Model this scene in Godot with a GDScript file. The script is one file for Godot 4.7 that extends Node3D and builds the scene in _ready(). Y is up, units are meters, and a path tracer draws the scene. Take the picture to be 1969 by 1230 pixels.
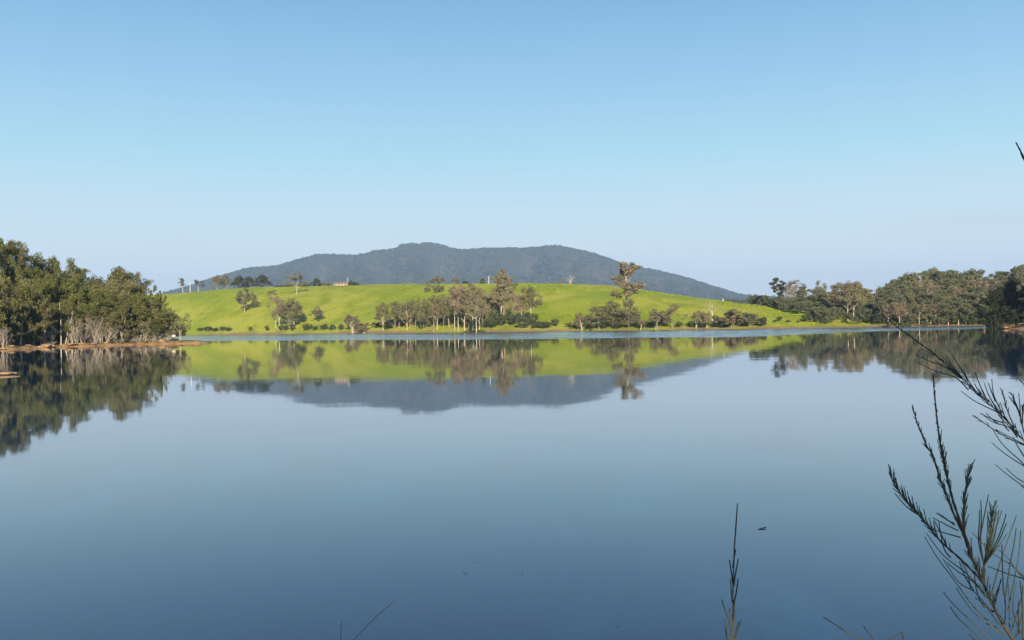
extends Node3D
# A calm lake below a green hill and a forested mountain, seen from a low bank. y is up, the camera looks along -z; "d" below is the distance -z in metres.

const EXPOSURE := 2.1
var used := {}
var mats := {}
var kinds := {}

# ---------------------------------------------------------------- small helpers
func lut(x: float, t: Array) -> float:
	if x <= t[0][0]:
		return t[0][1]
	for i in range(1, t.size()):
		if x <= t[i][0]:
			return lerpf(t[i - 1][1], t[i][1], (x - t[i - 1][0]) / (t[i][0] - t[i - 1][0]))
	return t[-1][1]

func slut(x: float, t: Array) -> float:
	return (lut(x - 20.0, t) + lut(x - 10.0, t) + lut(x, t) + lut(x + 10.0, t) + lut(x + 20.0, t)) / 5.0

func lin(r: float, g: float, b: float) -> Color:
	return Color(r, g, b).linear_to_srgb()

func numbered(called: String) -> String:
	var n: int = used.get(called, 0)
	used[called] = n + 1
	return called if n == 0 else "%s_%03d" % [called, n]

func tag(o: Node3D, label: String, category: String, group := "") -> Node3D:
	o.set_meta("label", label)
	if category:
		o.set_meta("category", category)
	if group:
		o.set_meta("group", group)
	return o

func thing(called: String, label: String, category: String, group := "", at := Vector3.ZERO) -> Node3D:
	var o := Node3D.new()
	o.name = numbered(called)
	o.position = at
	add_child(o, true)
	tag(o, label, category, group)
	return o

func part(called: String, m: Mesh, mat: Material, parent: Node3D) -> MeshInstance3D:
	var o := MeshInstance3D.new()
	o.name = called
	o.mesh = m
	o.material_override = mat
	parent.add_child(o, true)
	return o

func structure(called: String, m: Mesh, mat: Material, label: String) -> MeshInstance3D:
	var o := part(numbered(called), m, mat, self)
	o.set_meta("kind", "structure")
	o.set_meta("label", label)
	return o

class Buf:
	var v := PackedVector3Array()
	var n := PackedVector3Array()
	var c := PackedColorArray()
	var i := PackedInt32Array()
	func mesh() -> ArrayMesh:
		var a := []
		a.resize(Mesh.ARRAY_MAX)
		a[Mesh.ARRAY_VERTEX] = v
		a[Mesh.ARRAY_NORMAL] = n
		a[Mesh.ARRAY_COLOR] = c
		a[Mesh.ARRAY_INDEX] = i
		var m := ArrayMesh.new()
		m.add_surface_from_arrays(Mesh.PRIMITIVE_TRIANGLES, a)
		return m
	func tube(p: PackedVector3Array, r: PackedFloat32Array, sides: int, col: Color) -> void:
		var base := v.size()
		for k in p.size():
			var dir := (p[mini(k + 1, p.size() - 1)] - p[maxi(k - 1, 0)]).normalized()
			var side := dir.cross(Vector3(0.31, 0.2, 0.93)).normalized()
			var up := side.cross(dir)
			for s in sides:
				var a := TAU * s / sides
				var out := side * cos(a) + up * sin(a)
				v.append(p[k] + out * r[k])
				n.append(out)
				c.append(col)
		for k in p.size() - 1:
			for s in sides:
				var a := base + k * sides + s
				var b := base + k * sides + (s + 1) % sides
				i.append_array([a, b, a + sides, b, b + sides, a + sides])
		# closed tip
		for s in range(1, sides - 1):
			var e := base + (p.size() - 1) * sides
			i.append_array([e, e + s, e + s + 1])
	func leaf(at: Vector3, nrm: Vector3, along: Vector3, l: float, w: float, col: Color) -> void:
		var t1 := (along - nrm * along.dot(nrm)).normalized()
		var t2 := nrm.cross(t1)
		var k := v.size()
		v.append(at - t1 * l)
		v.append(at + t2 * w + t1 * l * 0.15)
		v.append(at + t1 * l)
		v.append(at - t2 * w - t1 * l * 0.1)
		for j in 4:
			n.append(nrm)
			c.append(col)
		i.append_array([k, k + 1, k + 2, k, k + 2, k + 3])

func rv(r: RandomNumberGenerator) -> Vector3:
	var z := r.randf_range(-1, 1)
	var a := r.randf_range(0, TAU)
	var q := sqrt(1 - z * z)
	return Vector3(q * cos(a), z, q * sin(a))

# ---------------------------------------------------------------- materials
func plain(called: String, col: Color, rough := 0.9, vertex := false, spec := 0.3) -> StandardMaterial3D:
	var m := StandardMaterial3D.new()
	m.resource_name = called
	m.albedo_color = col
	m.roughness = rough
	m.metallic_specular = spec
	m.vertex_color_use_as_albedo = vertex
	return m

func grain(freq: float, lo: float, hi: float, sd: int, octaves := 4) -> NoiseTexture2D:
	var f := FastNoiseLite.new()
	f.seed = sd
	f.frequency = freq
	f.fractal_octaves = octaves
	var t := NoiseTexture2D.new()
	t.width = 512
	t.height = 512
	t.seamless = true
	t.noise = f
	var g := Gradient.new()
	g.set_color(0, Color(lo, lo, lo).linear_to_srgb())
	g.set_color(1, Color(hi, hi, hi).linear_to_srgb())
	t.color_ramp = g
	return t

func make_materials() -> void:
	var tones := {
		# what the leaves of each kind of tree look like (linear base colours)
		"olive": [0.165, 0.16, 0.066], "brown": [0.195, 0.168, 0.092], "grey": [0.132, 0.136, 0.074], "pink": [0.230, 0.178, 0.109],
		"dark": [0.055, 0.062, 0.034], "garden": [0.062, 0.084, 0.027], "lime": [0.14, 0.17, 0.05], "forest": [0.11, 0.122, 0.056],
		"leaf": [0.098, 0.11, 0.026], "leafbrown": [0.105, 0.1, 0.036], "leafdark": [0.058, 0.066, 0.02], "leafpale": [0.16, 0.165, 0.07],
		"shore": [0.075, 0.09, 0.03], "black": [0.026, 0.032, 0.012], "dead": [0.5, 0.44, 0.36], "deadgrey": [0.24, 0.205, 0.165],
	}
	for k in tones:
		var t: Array = tones[k]
		var m := plain("foliage_" + k, lin(t[0], t[1], t[2]), 0.65, true, 0.35)
		m.backlight_enabled = true
		m.backlight = Color(0.22, 0.22, 0.1)
		mats[k] = m
	var bark := grain(0.03, 0.62, 1.15, 5)
	for w in [["pale_bark", 0.5, 0.42, 0.33], ["orange_bark", 0.42, 0.29, 0.19], ["grey_bark", 0.26, 0.22, 0.175], ["dark_bark", 0.06, 0.05, 0.04], ["white_wood", 0.5, 0.45, 0.38], ["grey_wood", 0.42, 0.365, 0.3]]:
		var m := plain(w[0], lin(w[1], w[2], w[3]), 0.85)
		m.albedo_texture = bark
		m.uv1_triplanar = true
		m.uv1_scale = Vector3(0.9, 0.25, 0.9)
		mats[w[0]] = m
	var g := plain("pasture", Color.WHITE, 0.95, true, 0.15)
	g.albedo_texture = grain(0.035, 0.72, 1.22, 11, 5)
	g.uv1_triplanar = true
	g.uv1_world_triplanar = true
	g.uv1_scale = Vector3.ONE * 0.021
	mats["pasture"] = g
	var s := plain("soil", Color.WHITE, 0.95, true, 0.2)
	s.albedo_texture = grain(0.05, 0.6, 1.3, 12, 5)
	s.uv1_triplanar = true
	s.uv1_world_triplanar = true
	s.uv1_scale = Vector3.ONE * 0.16
	mats["soil"] = s
	var mt := plain("forested slope", Color.WHITE, 0.95, true, 0.1)
	mt.albedo_texture = grain(0.03, 0.75, 1.25, 13, 5)
	mt.uv1_triplanar = true
	mt.uv1_world_triplanar = true
	mt.uv1_scale = Vector3.ONE * 0.0021
	mats["slope"] = mt
	mats["needle"] = plain("needle", lin(0.088, 0.106, 0.072), 0.7, false, 0.3)
	mats["twig"] = plain("twig", lin(0.095, 0.083, 0.066), 0.85, false, 0.2)
	mats["red_twig"] = plain("red twig", lin(0.1, 0.066, 0.055), 0.8, false, 0.2)

# ---------------------------------------------------------------- the shape of the land
const SHORE := [[-463.0,640.0],[-308.9,620.0],[-231.3,600.0],[-147.4,540.0],[-77.0,480.0],[-33.8,445.0],[3.5,410.0],[46.7,385.0],[85.8,367.0],[143.4,356.0],[178.3,346.0],[232.7,340.0]]
const CREST := [[-557.0,770.0],[-381.1,765.0],[-288.7,760.0],[-236.9,745.0],[-192.3,735.0],[-113.0,705.0],[-51.2,675.0],[5.5,640.0],[40.4,622.0],[72.5,598.0],[99.4,560.0],[121.6,520.0],[140.0,480.0],[155.0,445.0],[175.0,400.0],[300.0,380.0]]
const CREST_HEIGHT := [[-557.0,35.43],[-381.1,34.66],[-288.7,32.18],[-236.9,34.32],[-192.3,36.3],[-113.0,34.12],[-51.2,32.93],[5.5,31.07],[40.4,28.44],[72.5,25.55],[99.4,16.8],[121.6,13.09],[140.0,7.4],[155.0,2.9],[170.0,0.6],[185.0,0.3],[300.0,0.3]]
const POINT_SHORE := [[112.0,-87.3],[138.0,-84.3],[148.0,-82.1],[166.0,-82.7],[179.0,-79.1],[187.0,-72.1],[191.0,-67.2],[195.0,-65.1],[200.0,-69.1],[330.0,-129.1]]
const POINT_BACK := [[-300.0,380.0],[-200.0,300.0],[-110.0,238.0],[-80.0,212.0],[-66.0,200.0],[-60.0,194.0],[0.0,150.0]]
const RIDGE_SHORE := [[118.0,366.0],[150.0,357.0],[180.0,349.0],[215.0,352.0],[260.0,349.0],[320.0,345.0],[420.0,330.0]]
const RIDGE_SLOPE := [[118.0,0.0],[150.0,0.012],[175.0,0.04],[195.0,0.08],[225.0,0.1],[420.0,0.1]]
const RIDGE_TOP := [[118.0,0.5],[150.0,1.5],[175.0,4.0],[195.0,8.0],[225.0,12.0],[420.0,14.0]]
const HEAD_SHORE := [[60.0,74.0],[110.0,88.0],[150.0,102.0],[190.0,117.0],[222.0,120.0],[232.0,124.0],[243.0,131.0],[252.0,143.0]]

func hill_at(x: float, d: float, s: float, c: float, k: float) -> float:
	c = maxf(c, s + 18.0)
	var t := (d - s) / (c - s)
	if t < 0.0:
		return maxf(-2.0, t * (c - s) * 0.12)
	var g := t * (1.55 - 0.55 * t * t) if t <= 1.0 else maxf(0.2, 1.0 - 0.1 * (t - 1.0) - 0.35 * (t - 1.0) * (t - 1.0))
	var bumps := 0.45 * sin(x * 0.031 + 1.0) * sin(d * 0.026) + 0.25 * sin(x * 0.073 + d * 0.051) + 0.12 * sin(x * 0.19 - d * 0.13)
	return 0.35 * minf(1.0, (d - s) / 4.0) + k * g + bumps * minf(1.0, (d - s) / 40.0) * minf(1.0, k / 10.0)

func hill(x: float, d: float) -> float:
	return hill_at(x, d, slut(x, SHORE), slut(x, CREST), slut(x, CREST_HEIGHT))

func point_q(x: float, d: float) -> float:
	var a := lut(d, POINT_SHORE) + 0.9 * sin(d * 0.33) + 0.5 * sin(d * 0.91 + 1.0)
	return minf(a - x, (lut(x, POINT_BACK) - d) * 0.8)

func point(x: float, d: float) -> float:
	var q := point_q(x, d)
	if q < 0.0:
		return maxf(-2.0, q * 0.3)
	return 0.6 * (1.0 - exp(-q / 1.1)) + minf(6.0, 0.11 * maxf(0.0, q - 4.0)) + 0.12 * sin(x * 1.3 + d) * minf(1.0, q)

func ridge(x: float, d: float) -> float:
	var q := d - lut(x, RIDGE_SHORE)
	if q < 0.0:
		return maxf(-2.0, q * 0.15)
	return 0.35 * minf(1.0, q / 3.0) + minf(lut(x, RIDGE_TOP), lut(x, RIDGE_SLOPE) * q) + 0.3 * sin(x * 0.11 + d * 0.07) * minf(1.0, q / 20.0)

func head_q(x: float, d: float) -> float:
	return minf(x - (lut(d, HEAD_SHORE) + 0.8 * sin(d * 0.4)), (252.0 - d) * 0.9)

func head(x: float, d: float) -> float:
	var q := head_q(x, d)
	if q < 0.0:
		return maxf(-2.0, q * 0.3)
	return 0.7 * (1.0 - exp(-q / 1.2)) + minf(4.0, 0.1 * maxf(0.0, q - 4.0))

func bank(x: float, d: float) -> float:
	return clampf(0.95 - 0.24 * maxf(0.0, d + 0.5) + 0.05 * sin(x * 2.1 + d * 1.7), -0.9, 1.2)

func land(x: float, d: float) -> float:
	if d < 60.0 and absf(x) < 60.0:
		return bank(x, d)
	if d < 335.0:
		return point(x, d) if x < 0.0 else head(x, d)
	return maxf(hill(x, d), ridge(x, d))

# A grid of heights as a mesh; paint gives each point its base colour.
func sheet(x0: float, x1: float, nx: int, d0: float, d1: float, nd: int, heights: PackedFloat32Array, paint: Callable) -> ArrayMesh:
	var b := Buf.new()
	var dx := (x1 - x0) / nx
	var dd := (d1 - d0) / nd
	for j in nd + 1:
		for k in nx + 1:
			var h := heights[j * (nx + 1) + k]
			var hx := heights[j * (nx + 1) + mini(k + 1, nx)] - heights[j * (nx + 1) + maxi(k - 1, 0)]
			var hd := heights[mini(j + 1, nd) * (nx + 1) + k] - heights[maxi(j - 1, 0) * (nx + 1) + k]
			var x := x0 + dx * k
			var d := d0 + dd * j
			b.v.append(Vector3(x, h, -d))
			b.n.append(Vector3(-hx / (2.0 * dx), 1.0, hd / (2.0 * dd)).normalized())
			b.c.append(paint.call(x, d, h))
	for j in nd:
		for k in nx:
			var a := j * (nx + 1) + k
			b.i.append_array([a, a + nx + 1, a + 1, a + 1, a + nx + 1, a + nx + 2])
	return b.mesh()

# ---------------------------------------------------------------- trees
# A woody skeleton of tapered limbs; where a limb ends, a clump of small leaves. Returns [wood, leaves].
func grow(p: Dictionary) -> Array:
	var r := RandomNumberGenerator.new()
	r.seed = p.seed
	var wood := Buf.new()
	var leaves := Buf.new()
	var ends: Array[Vector3] = []
	var high: float = p.h
	for stem in int(p.get("stems", 1)):
		var lean: Vector3 = Vector3(r.randf_range(-1, 1), 0, r.randf_range(-1, 1)) * float(p.get("lean", 0.05))
		var base := Vector3(r.randf_range(-1, 1), 0, r.randf_range(-1, 1)) * float(p.get("spread", 0.0))
		if stem == 0:
			base = Vector3.ZERO
		var top: float = high * float(p.trunk) * r.randf_range(0.85, 1.0)
		var pts := PackedVector3Array()
		var rad := PackedFloat32Array()
		var wob := Vector3.ZERO
		for k in 9:
			var t := k / 8.0
			wob += Vector3(r.randf_range(-1, 1), 0, r.randf_range(-1, 1)) * float(p.get("wobble", 0.012)) * high
			pts.append(base + lean * top * t + wob * t + Vector3(0, top * t - 0.4 * (1.0 - t), 0))
			rad.append(float(p.r) * (1.25 - 0.95 * t) if k > 0 else float(p.r) * 1.5)
		wood.tube(pts, rad, 6, Color.WHITE)
		var n: int = p.limbs
		for k in n:
			var t: float = lerpf(p.fork, 1.0, (k + r.randf_range(0.0, 0.7)) / n)
			var f := t * 8.0
			var q := pts[int(minf(f, 7.0))].lerp(pts[mini(int(f) + 1, 8)], minf(f - int(minf(f, 7.0)), 1.0))
			var u := (t - float(p.fork)) / maxf(0.01, 1.0 - float(p.fork))
			var az: float = k * 2.4 + r.randf_range(-0.5, 0.5)
			var tilt: float = deg_to_rad(lerpf(p.low_angle, p.top_angle, u)) * r.randf_range(0.85, 1.15)
			var dir := Vector3(cos(az) * sin(tilt), cos(tilt), sin(az) * sin(tilt))
			var l: float = lerpf(p.low_len, p.top_len, u) * high * r.randf_range(0.8, 1.15)
			limb(wood, q, dir, l, float(p.r) * lerpf(0.5, 0.32, u), 1, p, r, ends)
	for e in ends:
		clump(leaves, e, p, r)
	if p.has("fill"):
		for k in int(p.fill):
			var z := rv(r) * pow(r.randf(), 0.4)
			clump(leaves, Vector3(z.x * p.fw, high * (0.5 + 0.42 * z.y), z.z * p.fw), p, r)
	return [wood.mesh(), leaves.mesh() if leaves.v.size() else null]

func limb(wood: Buf, at: Vector3, dir: Vector3, l: float, rad: float, level: int, p: Dictionary, r: RandomNumberGenerator, ends: Array[Vector3]) -> void:
	var pts := PackedVector3Array([at])
	var rr := PackedFloat32Array([rad])
	var d := dir
	for k in 4:
		d = (d + rv(r) * float(p.get("wander", 0.22)) + Vector3.UP * float(p.get("rise", 0.1))).normalized()
		pts.append(pts[-1] + d * l / 4.0)
		rr.append(maxf(rad * (1.0 - 0.17 * (k + 1)), 0.012))
	wood.tube(pts, rr, 4 if level > 1 else 5, Color.WHITE)
	if level >= int(p.levels):
		ends.append(pts[4])
		if r.randf() < float(p.get("along", 0.5)):
			ends.append(pts[3].lerp(pts[2], r.randf()))
		return
	for k in int(p.get("kids", 3)):
		var f := r.randi_range(2, 4) if k > 0 else 4
		var side := rv(r).cross(d).normalized()
		var a: float = deg_to_rad(p.get("kid_angle", 42.0)) * r.randf_range(0.5, 1.2)
		limb(wood, pts[f], (d * cos(a) + side * sin(a)).normalized(), l * float(p.get("shrink", 0.62)) * r.randf_range(0.75, 1.2), rr[f] * 0.75, level + 1, p, r, ends)

func clump(b: Buf, at: Vector3, p: Dictionary, r: RandomNumberGenerator) -> void:
	var count: int = p.leaves
	if count == 0 or r.randf() < float(p.get("bald", 0.0)):
		return
	var size: float = float(p.clump) * r.randf_range(0.65, 1.3)
	var flat: float = p.get("flat", 0.6)
	var tone := r.randf_range(0.72, 1.25)
	var warm := r.randf_range(-0.12, 0.14)
	for k in int(count * r.randf_range(0.7, 1.2)):
		var o := rv(r)
		if o.y < -0.25 and r.randf() < 0.6:
			o.y = -o.y
		var far := pow(r.randf(), 0.38)
		var q := at + Vector3(o.x, o.y * flat, o.z) * size * far
		var nrm := (o * 0.8 + rv(r) * 0.75 + Vector3(0, 0.25, 0)).normalized()
		var s: float = float(p.leaf) * r.randf_range(0.6, 1.3)
		var v := tone * r.randf_range(0.72, 1.28)
		b.leaf(q, nrm, rv(r) + Vector3(0, -0.5, 0), s, s * 0.5, Color(v * (1.0 + warm), v, v * (1.0 - warm)))

# One kind of tree: a few grown variants, each kept with its size so that copies can be given a height and a width.
func kind(called: String, name_of_it: String, category: String, bark: String, variants: int, p: Dictionary, leaf_part := "crown") -> void:
	var all := []
	for k in variants:
		p.seed = hash(called) % 9973 + k * 77
		var g := grow(p)
		var box: AABB = (g[0] as Mesh).get_aabb()
		var o := Node3D.new()
		part("trunk" if p.get("stems", 1) == 1 else "stems", g[0], mats[bark], o)
		if g[1]:
			box = box.merge((g[1] as Mesh).get_aabb())
			part(leaf_part, g[1], mats["olive"], o)
		all.append({"node": o, "h": box.end.y, "w": (box.size.x + box.size.z) * 0.5})
	kinds[called] = {"all": all, "name": name_of_it, "category": category, "count": 0, "bark": bark}

# rows of [x, d, height, width, turn]
func plant(called: String, tone: String, label: String, group: String, rows: Array) -> void:
	var k: Dictionary = kinds[called]
	for row in rows:
		var v: Dictionary = k.all[k.count % k.all.size()]
		k.count += 1
		var o: Node3D = v.node.duplicate()
		o.name = numbered(k.name)
		add_child(o, true)
		o.position = Vector3(row[0], land(row[0], row[1]) - 0.05, -row[1])
		o.rotation.y = row[4]
		var sx: float = row[3] / v.w
		o.scale = Vector3(sx, row[2] / v.h, sx)
		for c in o.get_children():
			if c.name == "crown" or c.name == "foliage":
				c.material_override = mats[tone]
			elif tone == "deadgrey":
				c.material_override = mats["grey_wood"]
			elif tone == "black" or tone == "shore":
				c.material_override = mats["dark_bark"]
			elif tone == "pink" or (tone == "brown" and k.count % 2 == 0):
				c.material_override = mats["pale_bark" if k.count % 3 else "orange_bark"]
		tag(o, label, k.category, group)

func make_kinds() -> void:
	var gum := {"h": 15.0, "r": 0.26, "trunk": 0.84, "fork": 0.3, "limbs": 10, "levels": 3, "kids": 3, "low_angle": 66.0, "top_angle": 22.0, "low_len": 0.32, "top_len": 0.2, "clump": 1.25, "flat": 0.75, "leaves": 34, "leaf": 0.33, "bald": 0.06, "along": 0.6}
	kind("gum_round", "gum_tree", "tree", "pale_bark", 3, gum.merged({"trunk": 0.74, "fork": 0.3, "limbs": 11, "low_len": 0.38, "top_len": 0.26, "low_angle": 74.0, "clump": 1.35, "leaves": 62, "bald": 0.0, "fill": 16, "fw": 3.0}, true))
	kind("gum_open", "gum_tree", "tree", "grey_bark", 4, gum.merged({"fork": 0.22, "limbs": 10, "wobble": 0.02, "low_len": 0.36, "clump": 1.4, "leaves": 27}, true))
	kind("gum_tall", "gum_tree", "tree", "pale_bark", 4, gum.merged({"h": 22.0, "r": 0.3, "fork": 0.36, "limbs": 11, "low_len": 0.24, "top_len": 0.18, "clump": 1.8, "leaves": 33, "leaf": 0.4}, true))
	kind("gum_layer", "gum_tree", "tree", "pale_bark", 3, gum.merged({"h": 30.0, "r": 0.42, "fork": 0.4, "limbs": 11, "low_len": 0.13, "top_len": 0.15, "low_angle": 75.0, "top_angle": 42.0, "clump": 1.6, "leaves": 64, "leaf": 0.45, "flat": 0.5}, true))
	kind("gum_umbrella", "gum_tree", "tree", "pale_bark", 2, gum.merged({"h": 12.0, "trunk": 0.7, "fork": 0.5, "limbs": 8, "low_len": 0.55, "top_len": 0.3, "low_angle": 68.0, "top_angle": 35.0, "rise": 0.12, "clump": 1.1, "flat": 0.42, "leaves": 46}, true))
	kind("thin_gum", "gum_tree", "tree", "pale_bark", 2, gum.merged({"h": 10.0, "r": 0.18, "fork": 0.5, "limbs": 5, "levels": 2, "low_len": 0.25, "clump": 0.9, "leaves": 40, "leaf": 0.3}, true))
	kind("pale_gum", "gum_tree", "tree", "pale_bark", 2, gum.merged({"h": 20.0, "r": 0.36, "fork": 0.32, "limbs": 10, "low_len": 0.28, "top_len": 0.2, "clump": 1.3, "leaves": 26, "bald": 0.12}, true))
	kind("sparse_gum", "gum_tree", "tree", "pale_bark", 3, gum.merged({"h": 9.0, "r": 0.22, "trunk": 0.5, "fork": 0.3, "limbs": 7, "low_len": 0.5, "top_len": 0.5, "low_angle": 55.0, "top_angle": 30.0, "wander": 0.35, "clump": 0.7, "leaves": 26, "leaf": 0.24, "bald": 0.15}, true))
	kind("forest_gum", "forest_gum", "tree", "pale_bark", 5, gum.merged({"h": 18.0, "r": 0.24, "fork": 0.34, "limbs": 10, "low_len": 0.26, "top_len": 0.22, "low_angle": 62.0, "clump": 1.4, "leaves": 44, "leaf": 0.4, "flat": 0.62}, true))
	kind("point_gum", "point_gum", "tree", "pale_bark", 6, gum.merged({"h": 12.0, "r": 0.17, "trunk": 0.8, "fork": 0.36, "limbs": 9, "kids": 3, "low_len": 0.36, "top_len": 0.3, "low_angle": 68.0, "top_angle": 40.0, "rise": 0.14, "clump": 1.15, "leaves": 96, "leaf": 0.17, "flat": 0.55, "kid_angle": 52.0, "bald": 0.0, "along": 0.7}, true))
	kind("paperbark", "paperbark_tree", "tree", "pale_bark", 3, gum.merged({"h": 9.0, "r": 0.16, "stems": 3, "spread": 0.5, "lean": 0.28, "trunk": 0.62, "fork": 0.4, "limbs": 4, "levels": 3, "low_len": 0.34, "top_len": 0.3, "clump": 0.75, "leaves": 44, "leaf": 0.25, "bald": 0.1}, true))
	kind("bush_tree", "bush_tree", "tree", "grey_bark", 2, gum.merged({"h": 8.0, "r": 0.14, "stems": 3, "spread": 0.7, "lean": 0.35, "trunk": 0.6, "fork": 0.15, "limbs": 5, "levels": 3, "low_len": 0.42, "top_len": 0.35, "low_angle": 75.0, "clump": 0.8, "leaves": 60, "leaf": 0.27}, true))
	kind("dark_tree", "headland_tree", "tree", "dark_bark", 2, gum.merged({"h": 13.0, "r": 0.3, "fork": 0.08, "limbs": 16, "low_len": 0.46, "top_len": 0.24, "low_angle": 88.0, "clump": 1.2, "leaves": 100, "leaf": 0.25, "flat": 0.5, "bald": 0.0}, true))
	kind("pine_round", "round_tree", "tree", "dark_bark", 2, gum.merged({"h": 11.0, "fork": 0.1, "limbs": 12, "low_len": 0.33, "top_len": 0.12, "low_angle": 80.0, "clump": 1.1, "leaves": 60, "leaf": 0.3, "fill": 14, "fw": 2.2}, true))
	kind("shrub", "shrub", "bush", "grey_bark", 4, {"h": 3.0, "r": 0.05, "stems": 4, "spread": 0.6, "lean": 0.4, "trunk": 0.5, "fork": 0.2, "limbs": 4, "levels": 2, "kids": 3, "low_angle": 65.0, "top_angle": 30.0, "low_len": 0.5, "top_len": 0.45, "clump": 0.42, "flat": 0.9, "leaves": 52, "leaf": 0.13, "fill": 5, "fw": 0.9}, "foliage")
	kind("dead_tree", "dead_tree", "dead tree", "white_wood", 2, {"h": 15.0, "r": 0.36, "trunk": 0.62, "fork": 0.4, "limbs": 6, "levels": 3, "kids": 2, "low_angle": 50.0, "top_angle": 14.0, "low_len": 0.34, "top_len": 0.36, "clump": 1.0, "leaves": 0, "wander": 0.2, "rise": 0.2, "shrink": 0.6})
	kind("dead_pole", "dead_tree", "dead tree", "white_wood", 2, {"h": 13.0, "r": 0.1, "trunk": 1.0, "fork": 0.5, "limbs": 3, "levels": 1, "low_angle": 50.0, "top_angle": 30.0, "low_len": 0.07, "top_len": 0.04, "clump": 1.0, "leaves": 0})
	kind("dead_lean", "dead_tree", "dead tree", "white_wood", 1, {"h": 10.0, "r": 0.075, "trunk": 0.95, "fork": 0.3, "limbs": 5, "levels": 2, "kids": 2, "lean": 0.34, "low_angle": 40.0, "top_angle": 20.0, "low_len": 0.26, "top_len": 0.14, "clump": 1.0, "leaves": 0})
	kind("dead_shrub", "dead_shrub", "dead bush", "grey_wood", 4, {"h": 5.0, "r": 0.055, "stems": 9, "spread": 0.9, "lean": 0.42, "trunk": 0.72, "fork": 0.25, "limbs": 5, "levels": 3, "kids": 2, "low_angle": 40.0, "top_angle": 22.0, "low_len": 0.3, "top_len": 0.26, "clump": 1.0, "leaves": 0, "wander": 0.3, "wobble": 0.03})

# ---------------------------------------------------------------- sky
func sky_panorama() -> ImageTexture:
	# colour by height above the horizon in degrees, as a clear late afternoon sky, with thin high cloud low down
	var stops := [[0.0, 240, 248, 256], [2.5, 241, 250, 258], [4.5, 231, 248, 257], [7.0, 212, 241, 253], [10.4, 181, 229, 248], [15.0, 153, 204, 240], [19.4, 130, 183, 226], [32.0, 88, 146, 206], [60.0, 54, 106, 176], [90.0, 46, 92, 164]]
	var h := 512
	var w := 1024
	var im := Image.create(w, h, false, Image.FORMAT_RGBF)
	var f := FastNoiseLite.new()
	f.seed = 4
	f.frequency = 0.012
	f.fractal_octaves = 4
	for y in h:
		var e := 90.0 - (y + 0.5) * 180.0 / h
		var c := Color(0.42, 0.5, 0.62)
		if e > -1.0:
			for k in range(1, stops.size()):
				if e <= stops[k][0] or k == stops.size() - 1:
					var a: Array = stops[k - 1]
					var b: Array = stops[k]
					var t: float = clampf((e - a[0]) / (b[0] - a[0]), 0, 1)
					c = Color(a[1] / 255.0, a[2] / 255.0, a[3] / 255.0).srgb_to_linear().lerp(Color(b[1] / 255.0, b[2] / 255.0, b[3] / 255.0).srgb_to_linear(), t)
					break
		for x in w:
			var q := c
			if e > 0.0 and e < 12.0:
				var wisp := clampf(f.get_noise_2d(x * 1.4, y * 9.0) * 2.0 - 0.35, 0.0, 1.0) * (1.0 - absf(e - 5.0) / 7.0)
				q = q.lerp(Color(0.72, 0.75, 0.84), clampf(wisp, 0.0, 1.0) * 0.35)
			im.set_pixel(x, y, Color(q.r / EXPOSURE, q.g / EXPOSURE, q.b / EXPOSURE))
	return ImageTexture.create_from_image(im)

# ---------------------------------------------------------------- water
func lake_material() -> StandardMaterial3D:
	var m := plain("lake water", lin(0.003, 0.03, 0.075), 1.0, false, 0.36)
	var near_edge := [[-140.0, 262.0], [-77.0, 235.0], [-31.0, 198.0], [2.0, 178.0], [40.0, 171.0], [76.0, 205.0], [118.0, 240.0], [150.0, 262.0], [190.0, 300.0]]
	var f := FastNoiseLite.new()
	f.seed = 21
	f.frequency = 0.02
	var wave := FastNoiseLite.new()
	wave.seed = 33
	wave.frequency = 0.16
	wave.fractal_octaves = 3
	var n := 1024
	var step := 700.0 / n
	var rough := Image.create(n, n, false, Image.FORMAT_RF)
	var gloss := Image.create(n, n, false, Image.FORMAT_RF)
	var bend := Image.create(n, n, false, Image.FORMAT_RGBF)
	for j in n:
		var d := step * (j + 0.5)
		for k in n:
			var x := -350.0 + step * (k + 0.5)
			# where the breeze ruffles the water, along the far shore
			var e := d - lut(x, near_edge) + f.get_noise_2d(x * 0.55, d * 2.2) * 16.0
			var wind := smoothstep(-5.0, 7.0, e) * clampf(0.85 + 0.6 * f.get_noise_2d(x * 0.25 + 900.0, d * 2.6), 0.0, 1.0)
			rough.set_pixel(k, j, Color(lerpf(0.03, 0.1, wind), 0, 0))
			gloss.set_pixel(k, j, Color(1.0 - wind, 0, 0))
			var w := wave.get_noise_2d(x, d)
			var steep := lerpf(0.0007, 0.05, wind)
			var sx := (wave.get_noise_2d(x + 0.7, d) - w) / 0.7 * steep * 5.0
			var sd := (wave.get_noise_2d(x, d + 0.7) - w) / 0.7 * steep * 5.0 + 0.062 * wind
			bend.set_pixel(k, j, Color(0.5 - 0.5 * sx, 0.5 + 0.5 * sd, 1.0))
	m.roughness_texture = ImageTexture.create_from_image(rough)
	m.roughness_texture_channel = BaseMaterial3D.TEXTURE_CHANNEL_RED
	m.normal_enabled = true
	m.normal_texture = ImageTexture.create_from_image(bend)
	m.normal_scale = 1.0
	m.clearcoat_enabled = true
	m.clearcoat = 0.38
	m.clearcoat_roughness = 0.032
	m.clearcoat_texture = ImageTexture.create_from_image(gloss)
	return m

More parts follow.
